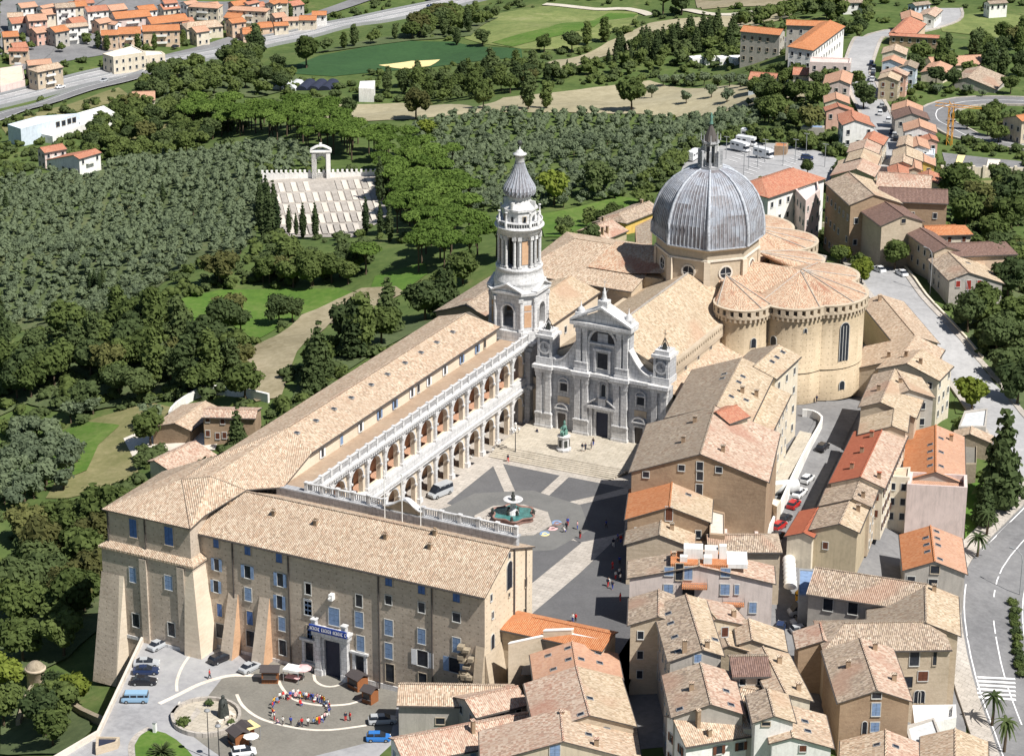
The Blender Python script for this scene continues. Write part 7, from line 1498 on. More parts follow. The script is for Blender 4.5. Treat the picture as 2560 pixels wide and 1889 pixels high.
# scattered scrub on the open slopes
SB=[]
sc_polys=[pl for n_,pl in DRP if n_ not in('wood_floor','grass_strip','grass_bank')]
def nearroad(x,y):
    for L,w in RDS:
        for p in L[::2]:
            if (p[0]-x)**2+(p[1]-y)**2<(w/2+4)**2: return True
    return False
for _i in range(9000):
    q=(random.uniform(-20,2260),random.uniform(-5,1300)*random.random()**.35); 
    if q[0]>1250 and q[1]>560 and q[0]<2060: continue
    p=Gr(q)
    if hit(p.x,p.y) or any(inpoly(p.x,p.y,pl) for pl in sc_polys) or nearroad(p.x,p.y): continue
    if math.sin(p.x*.021+1)*math.cos(p.y*.017)+random.random()*.9>.35: SB.append((p.x,p.y,random.uniform(.4,1.7)))
ST_=[tmpl('bush',300+i,60,.33) for i in range(4)]
stuff('scrub',SB,ST_,['leaf_broad','leaf_dark'],'low scrub and rough bushes scattered over the valley slopes','scrub'); print('scrub',len(SB))
stuff('olive_orchard',[(x,y,s) for _,x,y,s,_,_ in OL[290:]],OT,['leaf_olive'],'rows of grey-green olive trees filling the orchards','orchard')
# umbrella pines along the avenue
pts=[(450,215),(500,222),(470,248),(560,240),(610,258),(590,225),(650,262),(690,268),(720,285),(760,290),(790,312),(830,300),(860,320),(690,312),(740,322),(880,345),(905,365),(890,395),(930,400),(905,430),(945,438),(920,462),(970,470),(940,492),(900,500),(985,505),(950,530),(1010,535),(975,560),(1040,560),(870,520),(895,548),(640,240),(520,205),(840,330),(800,335),(925,335),(955,418),(1000,480),(1030,515),(965,450),(1055,540)]
av=catmull([tuple(Gr(q)[:2]) for q in ((450,262),(520,282),(600,285),(660,290),(720,318),(790,338),(860,350),(905,380),(925,430),(945,490),(975,540),(1010,585),(1050,610))],3.)
pp=[]
for _i in range(900):
    c=random.choice(av); x,y=c[0]+random.uniform(-9,9),c[1]+random.uniform(-9,9)
    if all((x-a)**2+(y-b)**2>5.2**2 for a,b in pp) and not hit(x,y): pp.append((x,y))
pp.sort(key=lambda t:-t[1]); print('pines',len(pp))
pq=[[x,y,random.uniform(.7,.92),'umbrella pines of the curving avenue'] for x,y in pp[:150]]; QP=quad(pq,0,1)
for c in pq: tree('pine',(c[0],c[1],zt(c[0],c[1])),c[2],('small ' if c[2]<.77 else 'broad ' if c[2]>.86 else '')+'bright green umbrella pine of the curving avenue, '+QP[id(c)],c[3])
for q in ():
    p=Gr(q); tree('pine',p,1,'')
p=Gr((800,600)); tree('pine',p,.95,'big round umbrella pine in front of the cemetery',sz=.8)
for q,s,lab in (((575,520),1.2,0),((590,525),1.35,0),((606,512),1.05,0),((632,512),.7,0),((663,520),.85,0),((690,522),.85,0),((648,515),.55,0),((800,510),.85,0),((832,515),.8,0),((852,528),.9,0),((570,500),1.2,0),((583,480),1.15,0),((576,465),1.0,0),((600,490),1.1,0)):
    tree('cypress',Gr(q),s,'dark cypress in the row along the lower cemetery edge','cypresses along the lower cemetery edge')
tree('cypress',Gr((832,440)),1.25,'tallest dark cypress at the right corner of the cemetery',sz=1.)
for q,s,l in (((357,445),.6,'lone slim cypress in the middle of the left orchard'),((14,470),.7,'slim cypress near the left picture edge'),((345,385),.5,'slim cypress at the top of the left orchard')): tree('cypress',Gr(q),s,l)
for q in ((198,640),(208,638),(218,640),(226,636)): tree('cypress',Gr(q),.6,'small cypress in the tight clump at the orchard foot','cypresses of the orchard foot clump')
for q in ((1288,150),(1240,155),(1330,142),(1345,140),(1360,138),(1378,136),(1395,134),(1415,130),(1428,128)): tree('cypress',Gr(q),.75 if q[0]>1300 else .5,'dark cypress in the row above the hedge','cypresses above the hedge',sz=.8)
for q,s,k,l in (((1380,245),1.3,'broad','dark ivy-covered tree alone in the dry field'),((1310,430),1.25,'broad','dark broad tree above the lawn behind the tower'),((1212,450),1.2,'yellow','open yellow-green tree beside the onion spire'),((910,262),1.2,'broad','dark tree at the left end of the dry field'),((1155,240),1.1,'tall','tall ivy tree at the olive orchard edge, left'),((1195,238),.9,'tall','tall ivy tree at the olive orchard edge, right'),((1057,238),.9,'broad','round tree on the border of the dry field'),((762,265),.9,'broad','round dark tree before the brown field'),
 ((1700,470),1.35,'broad','big pine-like tree right of the dome'),((1765,385),.55,'broad','small tree in the car park'),((1888,240),1.1,'broad','big round tree by the uphill street'),((480,625),1.2,'broad','dark spreading tree on the lawn edge'),((610,710),.85,'broad','round bush tree on the green lawn, left'),((640,705),.7,'broad','round bush tree on the green lawn, right'),((490,700),.8,'olive','grey agave-like shrub on the lawn'),
 ((445,865),1.0,'broad','tree between the wood and the garden farmhouse'),((537,880),1.1,'broad','dark round-headed tree behind the garden farmhouse'),((330,975),.95,'broad','bushy tree on the round terrace'),((330,935),1.6,'olive','pale olive above the bushy terrace tree'),((520,985),.75,'conifer','slim conifer beside the farmhouse wall'),
 ((2185,1110),1.45,'conifer','tall grey conifer beside the warehouse'),((2125,900),.9,'yellow','thin bare-looking tree on the small lawn'),((2150,1150),.8,'conifer','lower dark conifer near the warehouse'),((1000,100),.6,'tall','pointed tree at the crop field corner'),((1250,115),1.1,'broad','round tree group left of the poplars'),((1283,100),.9,'tall','left poplar in the meadow'),((1322,92),1.0,'tall','right poplar in the meadow'),((1450,30),1.6,'broad','large dark tree at the top lane'),((1490,32),1.5,'broad','second dark tree at the top lane'),((935,300),.8,'yellow','bare twiggy tree at the orchard corner'),((1055,100),.9,'broad','dark bush at the meadow edge'),
 ((670,150),1.5,'broad','huge rounded pale-green tree beside the highway'),((1190,115),.9,'broad','round tree at the end of the crop field')):
    reg('D'); tree(k,Gr(q),s,l)
# palms
def palm(p,h,label,group=None,s=1.):
    t=thing('palm_tree',p,label,'palm tree',group); m=MB(); m.tube([(p[0],p[1],p[2]-.3),(p[0]+.1,p[1],p[2]+h*.5),(p[0],p[1],p[2]+h)],.28,7,r2=.2); m.build('trunk','bark',t); m=MB()
    for i in range(26):
        a=random.uniform(0,6.28); el=random.uniform(-.5,1.1); L=2.3*s; c=Vector((p[0],p[1],p[2]+h)); pr=None
        for j in range(5):
            u=j/4; q=c+Vector((math.cos(a)*L*u,math.sin(a)*L*u,L*(math.sin(el)*u-.9*u*u))); w=.32*s*(1-u*.8); sd=Vector((-math.sin(a),math.cos(a),0))*w
            if pr: m.face([pr[0],pr[1],q+sd,q-sd]); 
            pr=(q-sd,q+sd)
    m.build('fronds','leaf_dark',t); return t
reg('W')
for q,l in (((1715,1420),'palm on the verge by the zebra crossing'),((1815,1640),'palm at the bottom right beside the bend road')): c=Gr(q); palm(c,6,l)
reg('S')
for q,l,h in (((1450,1640),'lower palm in the small garden by the warehouse',4.5),((1520,1480),'middle palm in the small garden by the warehouse',5),((1655,1300),'upper palm behind the tall conifer',6)): palm(Gr(q),h,l)
reg('M'); c=P((765,1240),-8.46); t=thing('cycad',c,'round dark green cycad on the oval lawn','shrub'); m=MB()
for i in range(90):
    a=random.uniform(0,6.28); el=random.uniform(.0,1.5); L=2.4; pr=None
    for j in range(4):
        u=j/3; q=c+Vector((math.cos(a)*math.cos(el*.8)*L*u,math.sin(a)*math.cos(el*.8)*L*u,.3+L*math.sin(el)*u*.8-.5*u*u)); sd=Vector((-math.sin(a),math.cos(a),0))*.16*(1-u*.7)
        if pr: m.face([pr[0],pr[1],q+sd,q-sd])
        pr=(q-sd,q+sd)
m.build('fronds','leaf_dark',t)
# ================= square furniture =================
def oct_(c,r,a0=.2): return [(c[0]+r*math.cos(a0+math.pi/4*i),c[1]+r*math.sin(a0+math.pi/4*i)) for i in range(8)]
FT=thing('fountain',(FC.x,FC.y,0),'bronze and marble fountain with lobed basin of green water on octagonal steps','fountain')
m=MB(); m.prism(oct_(FC,7.4),.012,.16); FS=m.build('octagonal_base','slab_paving',FT)
for k,r in enumerate((5.9,5.4,4.9)): m=MB(); m.lathe((FC.x,FC.y,.16+.16*k),[(r,0),(r,.16),(r-.6,.16)],36,sm=False); m.build('step','slab_paving',FT)
lob=lambda a,z=0: 1+.11*math.cos(6*a)
m=MB(); m.lathe((FC.x,FC.y,.6),[(3.5,0),(3.7,.15),(3.45,.4),(3.75,.85),(3.9,.95),(3.9,1.1),(3.6,1.1),(3.5,.8)],72,fl=lob); m.build('basin','stone_red',FT)
m=MB(); k=72; m.face([(FC.x+3.56*lob(2*math.pi*i/k)*math.cos(2*math.pi*i/k),FC.y+3.56*lob(2*math.pi*i/k)*math.sin(2*math.pi*i/k),1.5) for i in range(k)]); m.build('water','water',FT)
m=MB(); m.lathe((FC.x,FC.y,0),[(1.2,1.3),(1.0,2.0),(.55,2.3),(.5,3.4),(.7,3.7),(1.6,4.1),(1.85,4.35),(1.75,4.4),(.5,4.15)],20); m.build('upper_bowl','marble',FT)
m=MB(); m.lathe((FC.x,FC.y,0),[(.5,4.1),(.3,4.7),(.45,5.0),(.15,5.3),(.25,5.6),(.02,5.9)],10); m.build('top_figure','bronze_dark',FT)
for i in range(8):
    a=math.pi/4*i+.4; r=1.15 if i%2 else 3.75; c=(FC.x+r*math.cos(a),FC.y+r*math.sin(a),1.4); m=MB(); m.lathe(c,[(.28,0),(.36,.3),(.22,.7),(.26,.9),(.1,1.1),(.02,1.15)],8); m.tube([(c[0],c[1],c[2]+.6),(c[0]+.5*math.cos(a),c[1]+.5*math.sin(a),c[2]+.8)],.1,5,r2=.05); m.build('bronze_figure','bronze_dark',FT)
# seated pope on a pedestal
reg('P'); c=P((692,1395),1.15); MO=thing('monument',(c.x,c.y,1.1),'green bronze seated figure on a white pedestal before the church','monument')
m=MB(); m.lathe((c.x,c.y,1.1),[(1.5,0),(1.5,.35),(1.25,.4),(1.15,.7),(1.1,2.5),(1.3,2.7),(1.35,2.95),(.95,3.05),(.9,3.2)],10,sm=False); m.build('pedestal','marble',MO)
for i in range(6): a=math.pi/3*i+.3; m=MB(); m.cbox((c.x+1.12*math.cos(a),c.y+1.12*math.sin(a),1.9),(math.cos(a),math.sin(a)),.1,.6,1.4); m.build('bronze_relief','bronze_dark',MO)
m=MB(); X=Vector((c.x,c.y,4.2)); m.cbox(tuple(X),(0,1),1.2,1.1,.9); m.lathe((X.x,X.y+.15,X.z),[(.75,0),(.7,.6),(.55,1.1),(.5,1.6),(.3,1.95),(.12,2.1),(.24,2.2),(.26,2.45),(.18,2.75),(.03,3.0)],10); m.tube([(X.x+.35,X.y-.1,X.z+1.6),(X.x+.7,X.y-.6,X.z+1.5),(X.x+.8,X.y-.9,X.z+1.9)],.16,6,r2=.08); m.tube([(X.x-.35,X.y-.1,X.z+1.6),(X.x-.6,X.y-.6,X.z+1.1)],.16,6,r2=.1); m.tube([(X.x-.2,X.y-.2,X.z+.9),(X.x-.2,X.y-.8,X.z+.85),(X.x-.2,X.y-.85,X.z+.1)],.22,6); m.tube([(X.x+.2,X.y-.2,X.z+.9),(X.x+.2,X.y-.8,X.z+.85),(X.x+.2,X.y-.85,X.z+.1)],.22,6); m.build('seated_figure','bronze_green',MO)
# lamp posts
def lamp(p,h,label,arms=4,group=None):
    t=thing('street_lamp',p,label,'street lamp',group); m=MB(); m.lathe(p,[(.3,0),(.22,.6),(.1,.8),(.07,h-.6),(.1,h-.5),(.03,h)],8); m.build('post','iron_dark',t)
    for i in range(arms):
        a=2*math.pi*i/arms+.4; q=Vector(p)+Vector((.7*math.cos(a),.7*math.sin(a),h-1.0)); m=MB(); m.tube([Vector(p)+Vector((0,0,h-1.6)),Vector(p)+Vector((.5*math.cos(a),.5*math.sin(a),h-1.5)),q],.04,4); m.build('arm','iron_dark',t)
        m=MB(); m.lathe(tuple(q),[(.1,0),(.22,.1),(.26,.5),(.05,.65)],6,sm=False); m.build('lantern','lamp_glass',t)
    if arms: m=MB(); m.lathe((p[0],p[1],p[2]+h),[(.1,0),(.24,.1),(.28,.5),(.05,.7)],6,sm=False); m.build('lantern','lamp_glass',t)
    return t
reg('P'); c=P((292,1445),.02); lamp(c,6.2,'black five-lantern street lamp at the corner of the church steps')
def arclamp(p,h,a,label):
    t=thing('street_lamp',p,label,'street lamp'); m=MB(); p=Vector(p); d=Vector((math.cos(a),math.sin(a),0)); m.tube([p,p+Vector((0,0,h*.8)),p+Vector((0,0,h*.93))+d*.3,p+Vector((0,0,h))+d*1.2,p+Vector((0,0,h))+d*2.2],.1,6,r2=.06); m.build('post','iron_grey',t); m=MB(); m.cbox(tuple(p+Vector((0,0,h-.1))+d*2.5),(d.x,d.y),.9,.3,.16); m.build('lamp_head','iron_grey',t)
reg('I'); arclamp(Gr((1205,1110)),11,math.radians(155),'tall curved street lamp against the grey house on the hill road'); arclamp(Gr((405,640)),12,math.radians(100),'tall slim lamp in the garden behind the chapels'); arclamp(Gr((1500,1300)),9,math.radians(180),'curved street lamp half hidden in the dark trees')
reg('W'); arclamp(Gr((1945,340)),9,math.radians(160),'curved street lamp on the right edge of the bend road')
# ================= vehicles =================
def loft(m,secs,mi=0):
    """secs: (x, half_w, z0, z1, half_w_top)"""
    R_=[]
    for x,w,z0,z1,wt in secs: R_.append([(x,-w,z0),(x,-w*1.02,(z0+z1)/2),(x,-wt,z1),(x,wt,z1),(x,w*1.02,(z0+z1)/2),(x,w,z0)])
    for a,b_ in zip(R_,R_[1:]):
        for i in range(5): m.face([a[i],b_[i],b_[i+1],a[i+1]],mi)
        m.face([a[5],b_[5],b_[0],a[0]],mi)
    m.face(R_[0][::-1],mi); m.face(R_[-1],mi)
CT={}
def cartype(k):
    if k in CT: return CT[k]
    b_,g=MB(),MB(); 
    if k=='sedan': L=4.5; bs=[(-2.25,.7,.35,.8,.62),(-2.1,.82,.25,.95,.72),(-1.3,.86,.2,1.0,.76),(1.0,.86,.2,.92,.78),(1.9,.82,.22,.8,.7),(2.2,.68,.3,.62,.58)]; gs=[(-1.75,.70,.95,.98,.68),(-1.1,.74,.95,1.4,.58),(.2,.74,.93,1.42,.58),(1.05,.72,.9,.93,.7)]; rf=(-1.15,.15,.56,1.41)
    elif k=='hatch': L=3.9; bs=[(-1.95,.75,.35,.95,.68),(-1.8,.82,.22,1.0,.72),(1.0,.84,.2,.95,.76),(1.75,.8,.22,.8,.7),(1.95,.66,.3,.6,.58)]; gs=[(-1.88,.70,.98,1.0,.66),(-1.6,.74,.98,1.42,.58),(.3,.74,.95,1.46,.58),(1.15,.72,.92,.95,.7)]; rf=(-1.6,.25,.56,1.45)
    elif k=='estate': L=4.6; bs=[(-2.3,.75,.35,.95,.7),(-2.15,.84,.22,1.0,.75),(1.2,.86,.2,.96,.78),(2.05,.82,.22,.82,.72),(2.3,.68,.3,.62,.58)]; gs=[(-2.2,.72,.98,1.0,.68),(-1.95,.76,.98,1.46,.6),(.4,.76,.95,1.48,.6),(1.3,.74,.92,.96,.72)]; rf=(-1.95,.35,.58,1.47)
    elif k=='van': L=5.2; bs=[(-2.6,.9,.35,1.35,.9),(-2.55,.95,.3,1.4,.93),(1.6,.95,.3,1.3,.93),(2.35,.9,.3,1.05,.8),(2.6,.8,.4,.8,.7)]; gs=[(-2.57,.92,1.38,1.42,.9),(-2.5,.92,1.38,2.3,.8),(1.1,.92,1.35,2.35,.8),(2.1,.86,1.1,1.15,.8)]; rf=(-2.5,1.0,.78,2.34)
    elif k=='camper': L=4.5; bs=[(-2.2,.85,.35,1.1,.85),(-2.15,.88,.3,1.15,.86),(1.9,.88,.3,1.1,.85),(2.2,.82,.35,.9,.8)]; gs=[(-2.17,.85,1.12,1.15,.83),(-2.1,.85,1.12,1.75,.78),(1.7,.85,1.1,1.75,.78),(2.1,.82,1.05,1.1,.78)]; rf=(-2.1,1.65,.76,1.74)
    elif k=='motorhome': L=6.6; bs=[(-3.3,1.1,.4,1.2,1.1),(2.0,1.1,.4,1.2,1.1),(2.9,.95,.4,1.1,.85),(3.3,.8,.5,.8,.7)]; gs=[(1.7,.95,1.15,1.9,.9),(2.2,.95,1.1,1.8,.9),(2.9,.9,1.05,1.1,.85)]; rf=(-3.25,2.6,1.08,2.9)
    loft(b_,bs); loft(g,gs); 
    # wheel arches are cut visually by dark wheels set flush
    rr=MB(); x0,x1,w,z=rf
    if k=='motorhome': rr.box(x0,1.75,-w,w,1.18,z); rr.box(1.6,x1+.2,-w*.95,w*.95,2.0,z-.1)
    else: rr.face([(x0+.05,-w,z+.02),(x1,-w,z+.02),(x1,w,z+.02),(x0+.05,w,z+.02)]); rr.box(x0+.05,x1,-w,w,z-.03,z+.015)
    if k in('van','camper'):
        for xx in (-1.6,-.4,.75): rr.box(xx-.07,xx+.07,-w-.12,-w-.06,1.4 if k=='van' else 1.15,z); rr.box(xx-.07,xx+.07,w+.06,w+.12,1.4 if k=='van' else 1.15,z)
        rr.box(x0+.05,x1,-w-.08,w+.08,z-.18,z)
    else:
        for xx in ((x0+x1)/2,): rr.box(xx-.05,xx+.05,-.77,-.6,.98,z) if k!='motorhome' else None; rr.box(xx-.05,xx+.05,.6,.77,.98,z) if k!='motorhome' else None
    if k=='motorhome':
        for xx in (-2.2,-.4): pass
    wh=MB(); R_=.31 if L<5 else .36
    for i in range(12):
        a0,a1=2*math.pi*i/12,2*math.pi*(i+1)/12
        for y0,y1 in ((-.1,.1),): wh.face([(R_*math.cos(a0),y0,R_*math.sin(a0)),(R_*math.cos(a1),y0,R_*math.sin(a1)),(R_*math.cos(a1),y1,R_*math.sin(a1)),(R_*math.cos(a0),y1,R_*math.sin(a0))],0)
    for y in (-.11,.11):
        for r0,r1,mi in ((0,.18,1),(.18,R_,0)): 
            for i in range(12):
                a0,a1=2*math.pi*i/12,2*math.pi*(i+1)/12; q=[(r1*math.cos(a0),y,r1*math.sin(a0)),(r1*math.cos(a1),y,r1*math.sin(a1))]; wh.face(q+([(r0*math.cos(a1),y,r0*math.sin(a1)),(r0*math.cos(a0),y,r0*math.sin(a0))] if r0 else [(0,y,0)]),mi)
    hl=MB(); hl.box(-.06,.06,-.16,.16,-.08,.08)
    def mk(mm,n,mt): o=mm.build(n,mt); me=o.data; bpy.data.objects.remove(o); return me
    CT[k]=dict(L=L,w=bs[2][1],body=mk(b_,'body','car_white'),glass=mk(g,'cabin_glass','glass_dark'),roof=mk(rr,'roof_panel','car_white'),wheel=mk(wh,'wheel',['rubber','iron_grey']),light=mk(hl,'headlight','lamp_glass'),R=R_); return CT[k]
_m=MB(); _m.box(-.5,.5,-.03,.03,-.25,.25); _o=_m.build('side_window','glass_dark'); SWM=[_o.data]; bpy.data.objects.remove(_o)
def car(k,p,rz,col,label,group=None,name=None,cat='car'):
    T_=cartype(k); t=thing(name or dict(van='van',camper='camper_van',motorhome='motorhome').get(k,'parked_car'),p,label,cat,group,rz)
    def add(n,me,loc,mt=None):
        o=bpy.data.objects.new(n,me); COL.objects.link(o); o.parent=t; o.location=loc
        if mt: o.material_slots[0].link='OBJECT'; o.material_slots[0].material=MATS[mt]
        return o
    add('body',T_['body'],(0,0,0),col); add('cabin_glass',T_['glass'],(0,0,0)); add('roof_panel',T_['roof'],(0,0,0),col)
    ax=T_['L']*.31
    for sx in (-1,1):
        for sy in (-1,1): add('wheel',T_['wheel'],(sx*ax,sy*(T_['w']-.08),T_['R']))
    if k=='motorhome':
        for xx in (-2.2,-.4):
            for sy in (-1,1): o=add('side_window',SWM[0],(xx,sy*1.1,1.95))
    for sy in (-1,1): add('headlight',T_['light'],(T_['L']/2-.08,sy*.55,.68 if T_['L']<5 else .85))
    return t
def carpx(k,q0,q1,col,label,z=None,group=None,dz=.35,**kw):
    """q0 -> q1 = rear and front of the car on the ground (only the heading is taken from them)"""
    a,b_=(P(q0,z),P(q1,z)) if z is not None else (Gr(q0),Gr(q1)); c=(a+b_)/2; rz=math.atan2(b_.y-a.y,b_.x-a.x)
    zz=c.z if z is not None else zt(c.x,c.y)+dz
    return car(k,(c.x,c.y,zz),rz,col,label,group,**kw)
Z8=-8.49
reg('M')
carpx('sedan',(670,285),(800,215),'car_silver','silver car parked alone at the foot of the palace tower',Z8); carpx('sedan',(510,425),(735,420),'car_silver','silver-blue saloon, farthest of the row along the parapet',Z8)
carpx('sedan',(500,495),(735,490),'car_navy','dark navy car squeezed between the saloon and the black coupe',Z8); carpx('sedan',(470,590),(725,590),'car_black','black coupe next to the pale blue camper van',Z8)
carpx('camper',(655,755),(380,755),'car_paleblue','pale blue and white camper van nearest in the row',Z8,cat='van'); carpx('estate',(1210,420),(1420,330),'car_black','black estate car in front of the two buttresses',Z8); carpx('sedan',(1490,510),(1690,410),'car_silver','silver saloon beside the brown wooden kiosk',Z8)
carpx('hatch',(1440,1262),(1620,1240),'car_white','white car cut by the bottom edge beside the kiosks',Z8)
reg('N'); carpx('estate',(1200,775),(1460,760),'car_silver','silver estate car beside the grey house wall',Z8); carpx('hatch',(1190,930),(1395,930),'car_blue','bright blue small car near the bottom houses',Z8)
reg('O'); carpx('van',(1265,1440),(1140,1490),'car_silver','silver minibus parked by the arcade on the square',.01,cat='van')
for i,(q0,q1,k,col,l) in enumerate((((258,860),(322,800),'hatch','car_black','black car, farthest up the narrow car street'),((145,1095),(205,1045),'hatch','car_white','white small car second down the car street'),((85,1200),(150,1150),'sedan','car_white','white and blue car between the small white and the red one'),((35,1290),(110,1235),'hatch','car_red','upper bright red car on the car street'),((-30,1395),(40,1345),'hatch','car_black','black car between the two red ones'),((-75,1450),(0,1400),'hatch','car_red','lower red car on the car street'))): reg('S'); carpx(k,q0,q1,col,l)
reg('U'); carpx('hatch',(1420,690),(1500,630),'car_black','dark car behind the lowest silver one on the car street'); carpx('estate',(1375,780),(1475,700),'car_silver','silver estate, lowest car on the car street')
carpx('van',(1765,1290),(1580,1290),'car_silver','white delivery van in the shade of the parking yard',cat='van'); carpx('hatch',(1740,1370),(1590,1370),'car_silver','silver car between the van and the sunlit hatchback'); carpx('hatch',(1580,1440),(1745,1440),'car_silver','sunlit silver hatchback in the parking yard'); carpx('hatch',(1480,1440),(1500,1380),'car_navy','dark blue car half behind the tan house')
reg('S'); carpx('sedan',(70,960),(130,890),'car_white','white car in the sunken cream yard',dz=.4); 
reg('V'); carpx('hatch',(175,330),(185,240),'car_black','dark car in deep shade on the street by the square')
reg('I'); carpx('sedan',(1010,985),(930,940),'car_white','white car parked under the big round tree'); carpx('sedan',(810,940),(760,920),'car_white','white car nose at the hill road corner')
reg('H')
for q0,q1,k,l in (((720,530),(830,470),'motorhome','motorhome at the left edge of the car park'),((1100,420),(1220,440),'motorhome','motorhome nearest the lantern of the dome'),((1150,380),(1270,390),'motorhome','white motorhome behind the first one'),((1200,325),(1300,330),'motorhome','motorhome at the far corner of the car park'),((1290,480),(1410,490),'motorhome','motorhome in the middle island of the car park')): carpx(k,q0,q1,'car_white',l,dz=.45,cat='motorhome')
carpx('hatch',(1680,500),(1740,500),'car_navy','dark car on the round end of the car park',dz=.45)
reg('A')
for q0,q1,c_,l in (((465,722),(500,716),'car_white','white car on the highway, left'),((1385,400),(1420,393),'car_black','dark car on the suburb road'),((850,665),(810,672),'car_silver','silver car on the slip road')): carpx('sedan',q0,q1,c_,l,dz=.85,name='car')
reg('B'); carpx('sedan',(1505,72),(1545,65),'car_navy','dark car on the highway, right of the trees',dz=.85,name='car')
reg('U2')
for i,(x,y) in enumerate(((1035,560),(1030,590),(1025,625),(1020,660),(1015,530),(1100,870),(1120,900),(1085,930),(1180,1085),(1200,1110),(1210,1135),(1150,990))): 
    carpx('hatch',(x,y+12),(x+6,y-12),('car_navy','car_silver','car_black','car_white')[i%4],'small %s car parked along the uphill street'%('navy','silver','black','white')[i%4],group='cars along the uphill street',dz=.75)
carpx('sedan',(1790,1000),(1900,1010),'car_black','black car in the garden of the road loop')
# ================= people =================
def person_mesh(pose):
    hp={'stand':0,'arms':1,'sit':2,'walk':3}[pose]; V=[];E=[];R_=[]
    def j(x,y,z,r): V.append((x,y,z)); R_.append(r); return len(V)-1
    def e(a,b_): E.append((a,b_)); return b_
    zs=-.42 if hp==2 else 0
    pe=j(0,0,.92+zs,.13); sp=e(pe,j(0,.01,1.12+zs,.125)); chst=e(sp,j(0,0,1.32+zs,.15)); nk=e(chst,j(0,0,1.47+zs,.06)); hd=e(nk,j(0,-.02,1.56+zs,.085)); e(hd,j(0,-.01,1.68+zs,.09))
    for s in (-1,1):
        sh=e(chst,j(s*.17,0,1.38+zs,.065))
        if hp==1: el=e(sh,j(s*.38,-.05,1.42,.045)); hn=e(el,j(s*.60,-.12,1.5 if s>0 else 1.3,.035)); e(hn,j(s*.68,-.14,1.5 if s>0 else 1.28,.04))
        else: el=e(sh,j(s*.24,.02+(.0 if hp!=3 else s*.1),1.12+zs,.045)); hn=e(el,j(s*.25,-.1,.90+zs,.035)); e(hn,j(s*.25,-.14,.83+zs,.04))
        hpj=e(pe,j(s*.09,0,.88+zs,.095))
        if hp==2: kn=e(hpj,j(s*.14,-.42,.5,.065)); an=e(kn,j(s*.12,-.40,.1,.045)); e(an,j(s*.12,-.56,.05,.04))
        else:
            o=.18*s if hp==3 else 0; kn=e(hpj,j(s*.10,-.02-o*.6,.50,.065)); an=e(kn,j(s*.10,.02-o*1.3,.10,.045)); e(an,j(s*.11,-.13-o*1.3,.05,.04))
    me=bpy.data.meshes.new('body'); me.from_pydata(V,E,[]); o=bpy.data.objects.new('body',me); COL.objects.link(o); md=o.modifiers.new('s','SKIN')
    for i,r in enumerate(R_): me.skin_vertices[0].data[i].radius=(r,r)
    me.skin_vertices[0].data[0].use_root=True; o.modifiers.new('u','SUBSURF').levels=1
    dg=bpy.context.evaluated_depsgraph_get(); dg.update(); nm=bpy.data.meshes.new_from_object(o.evaluated_get(dg)); bpy.data.objects.remove(o)
    vs=[v.co.copy() for v in nm.vertices]; ns=[v.normal.copy() for v in nm.vertices]; out={}
    def sub(test,off,mt,name):
        m=MB()
        for p in nm.polygons:
            c=p.center
            if test(c): m.face([tuple(vs[i]+ns[i]*off) for i in p.vertices],0,True)
        o2=m.build(name,mt); me2=o2.data; bpy.data.objects.remove(o2); return me2
    nm.materials.clear(); nm.materials.append(MATS['skin'])
    for p in nm.polygons: p.use_smooth=True
    out['body']=nm; top=1.46+zs
    out['shirt']=sub(lambda c:.93+zs<c.z<top and (abs(c.x)<.26 if hp!=1 else abs(c.x)<.42),.02,'cloth_white','shirt'); out['trousers']=sub(lambda c:(.12 if hp!=2 else .12)<c.z<.95+zs and abs(c.x)<.23,.018,'cloth_blue','trousers'); out['hair']=sub(lambda c:c.z>1.58+zs and (c.y>-.06 or c.z>1.70+zs),.02,'hair_dark','hair')
    return out
PM={k:person_mesh(k) for k in ('stand','arms','sit','walk')}
SC=['cloth_red','cloth_white','cloth_blue','cloth_white','paint_paleblue','fabric_black','cloth_pink','plastic_yellow','cloth_red','cloth_white']; TC2=['cloth_blue','fabric_black','wood_roof','cloth_blue','cloth_white','cloth_red']
CN=dict(cloth_red='red',cloth_white='white',cloth_blue='blue',paint_paleblue='pale blue',fabric_black='black',cloth_pink='pink',plastic_yellow='yellow')
def person(p,rz,label,pose='stand',shirt=None,s=1.,group=None):
    t=thing('person',p,label,'person',group,rz); t.scale=(s,s,s)
    for k,me in PM[pose].items():
        o=bpy.data.objects.new(k,me); COL.objects.link(o); o.parent=t
        mt=dict(shirt=shirt or random.choice(SC),trousers=random.choice(TC2)).get(k)
        if mt: o.material_slots[0].link='OBJECT'; o.material_slots[0].material=MATS[mt]
    return t
reg('N')
RC=P((572,672),-8.485)
ring=[(305,640),(318,608),(345,578),(372,555),(405,545),(440,548),(470,545),(498,522),(520,535),(542,525),(560,540),(577,540),(598,548),(618,552),(640,545),(660,560),(680,565),(702,570),(722,572),(745,580),(765,590),(785,600),(805,612),(822,630),(835,652),(838,675),(830,700),(812,722),(790,745),(765,765),(740,780),(720,785),(690,780),(635,800),(578,800),(550,810),(475,790),(400,785),(345,780),(320,745),(308,710),(302,680)]
for i,q in enumerate(ring):
    p=P(q,-8.485); d=RC-p; c_=SC[(i*7)%10]; pose=('stand','arms','sit','stand','walk')[i%5] if 15<i<30 or i<4 else ('stand','walk','sit')[i%3]
    person(p,math.atan2(d.y,d.x)+math.pi/2,'young person in %s top, %s in the large ring on the lower square'%(CN[c_],dict(stand='standing',arms='arms held out',sit='sitting',walk='stepping')[pose]),pose,c_,random.uniform(.88,1.0),'young people in the ring')
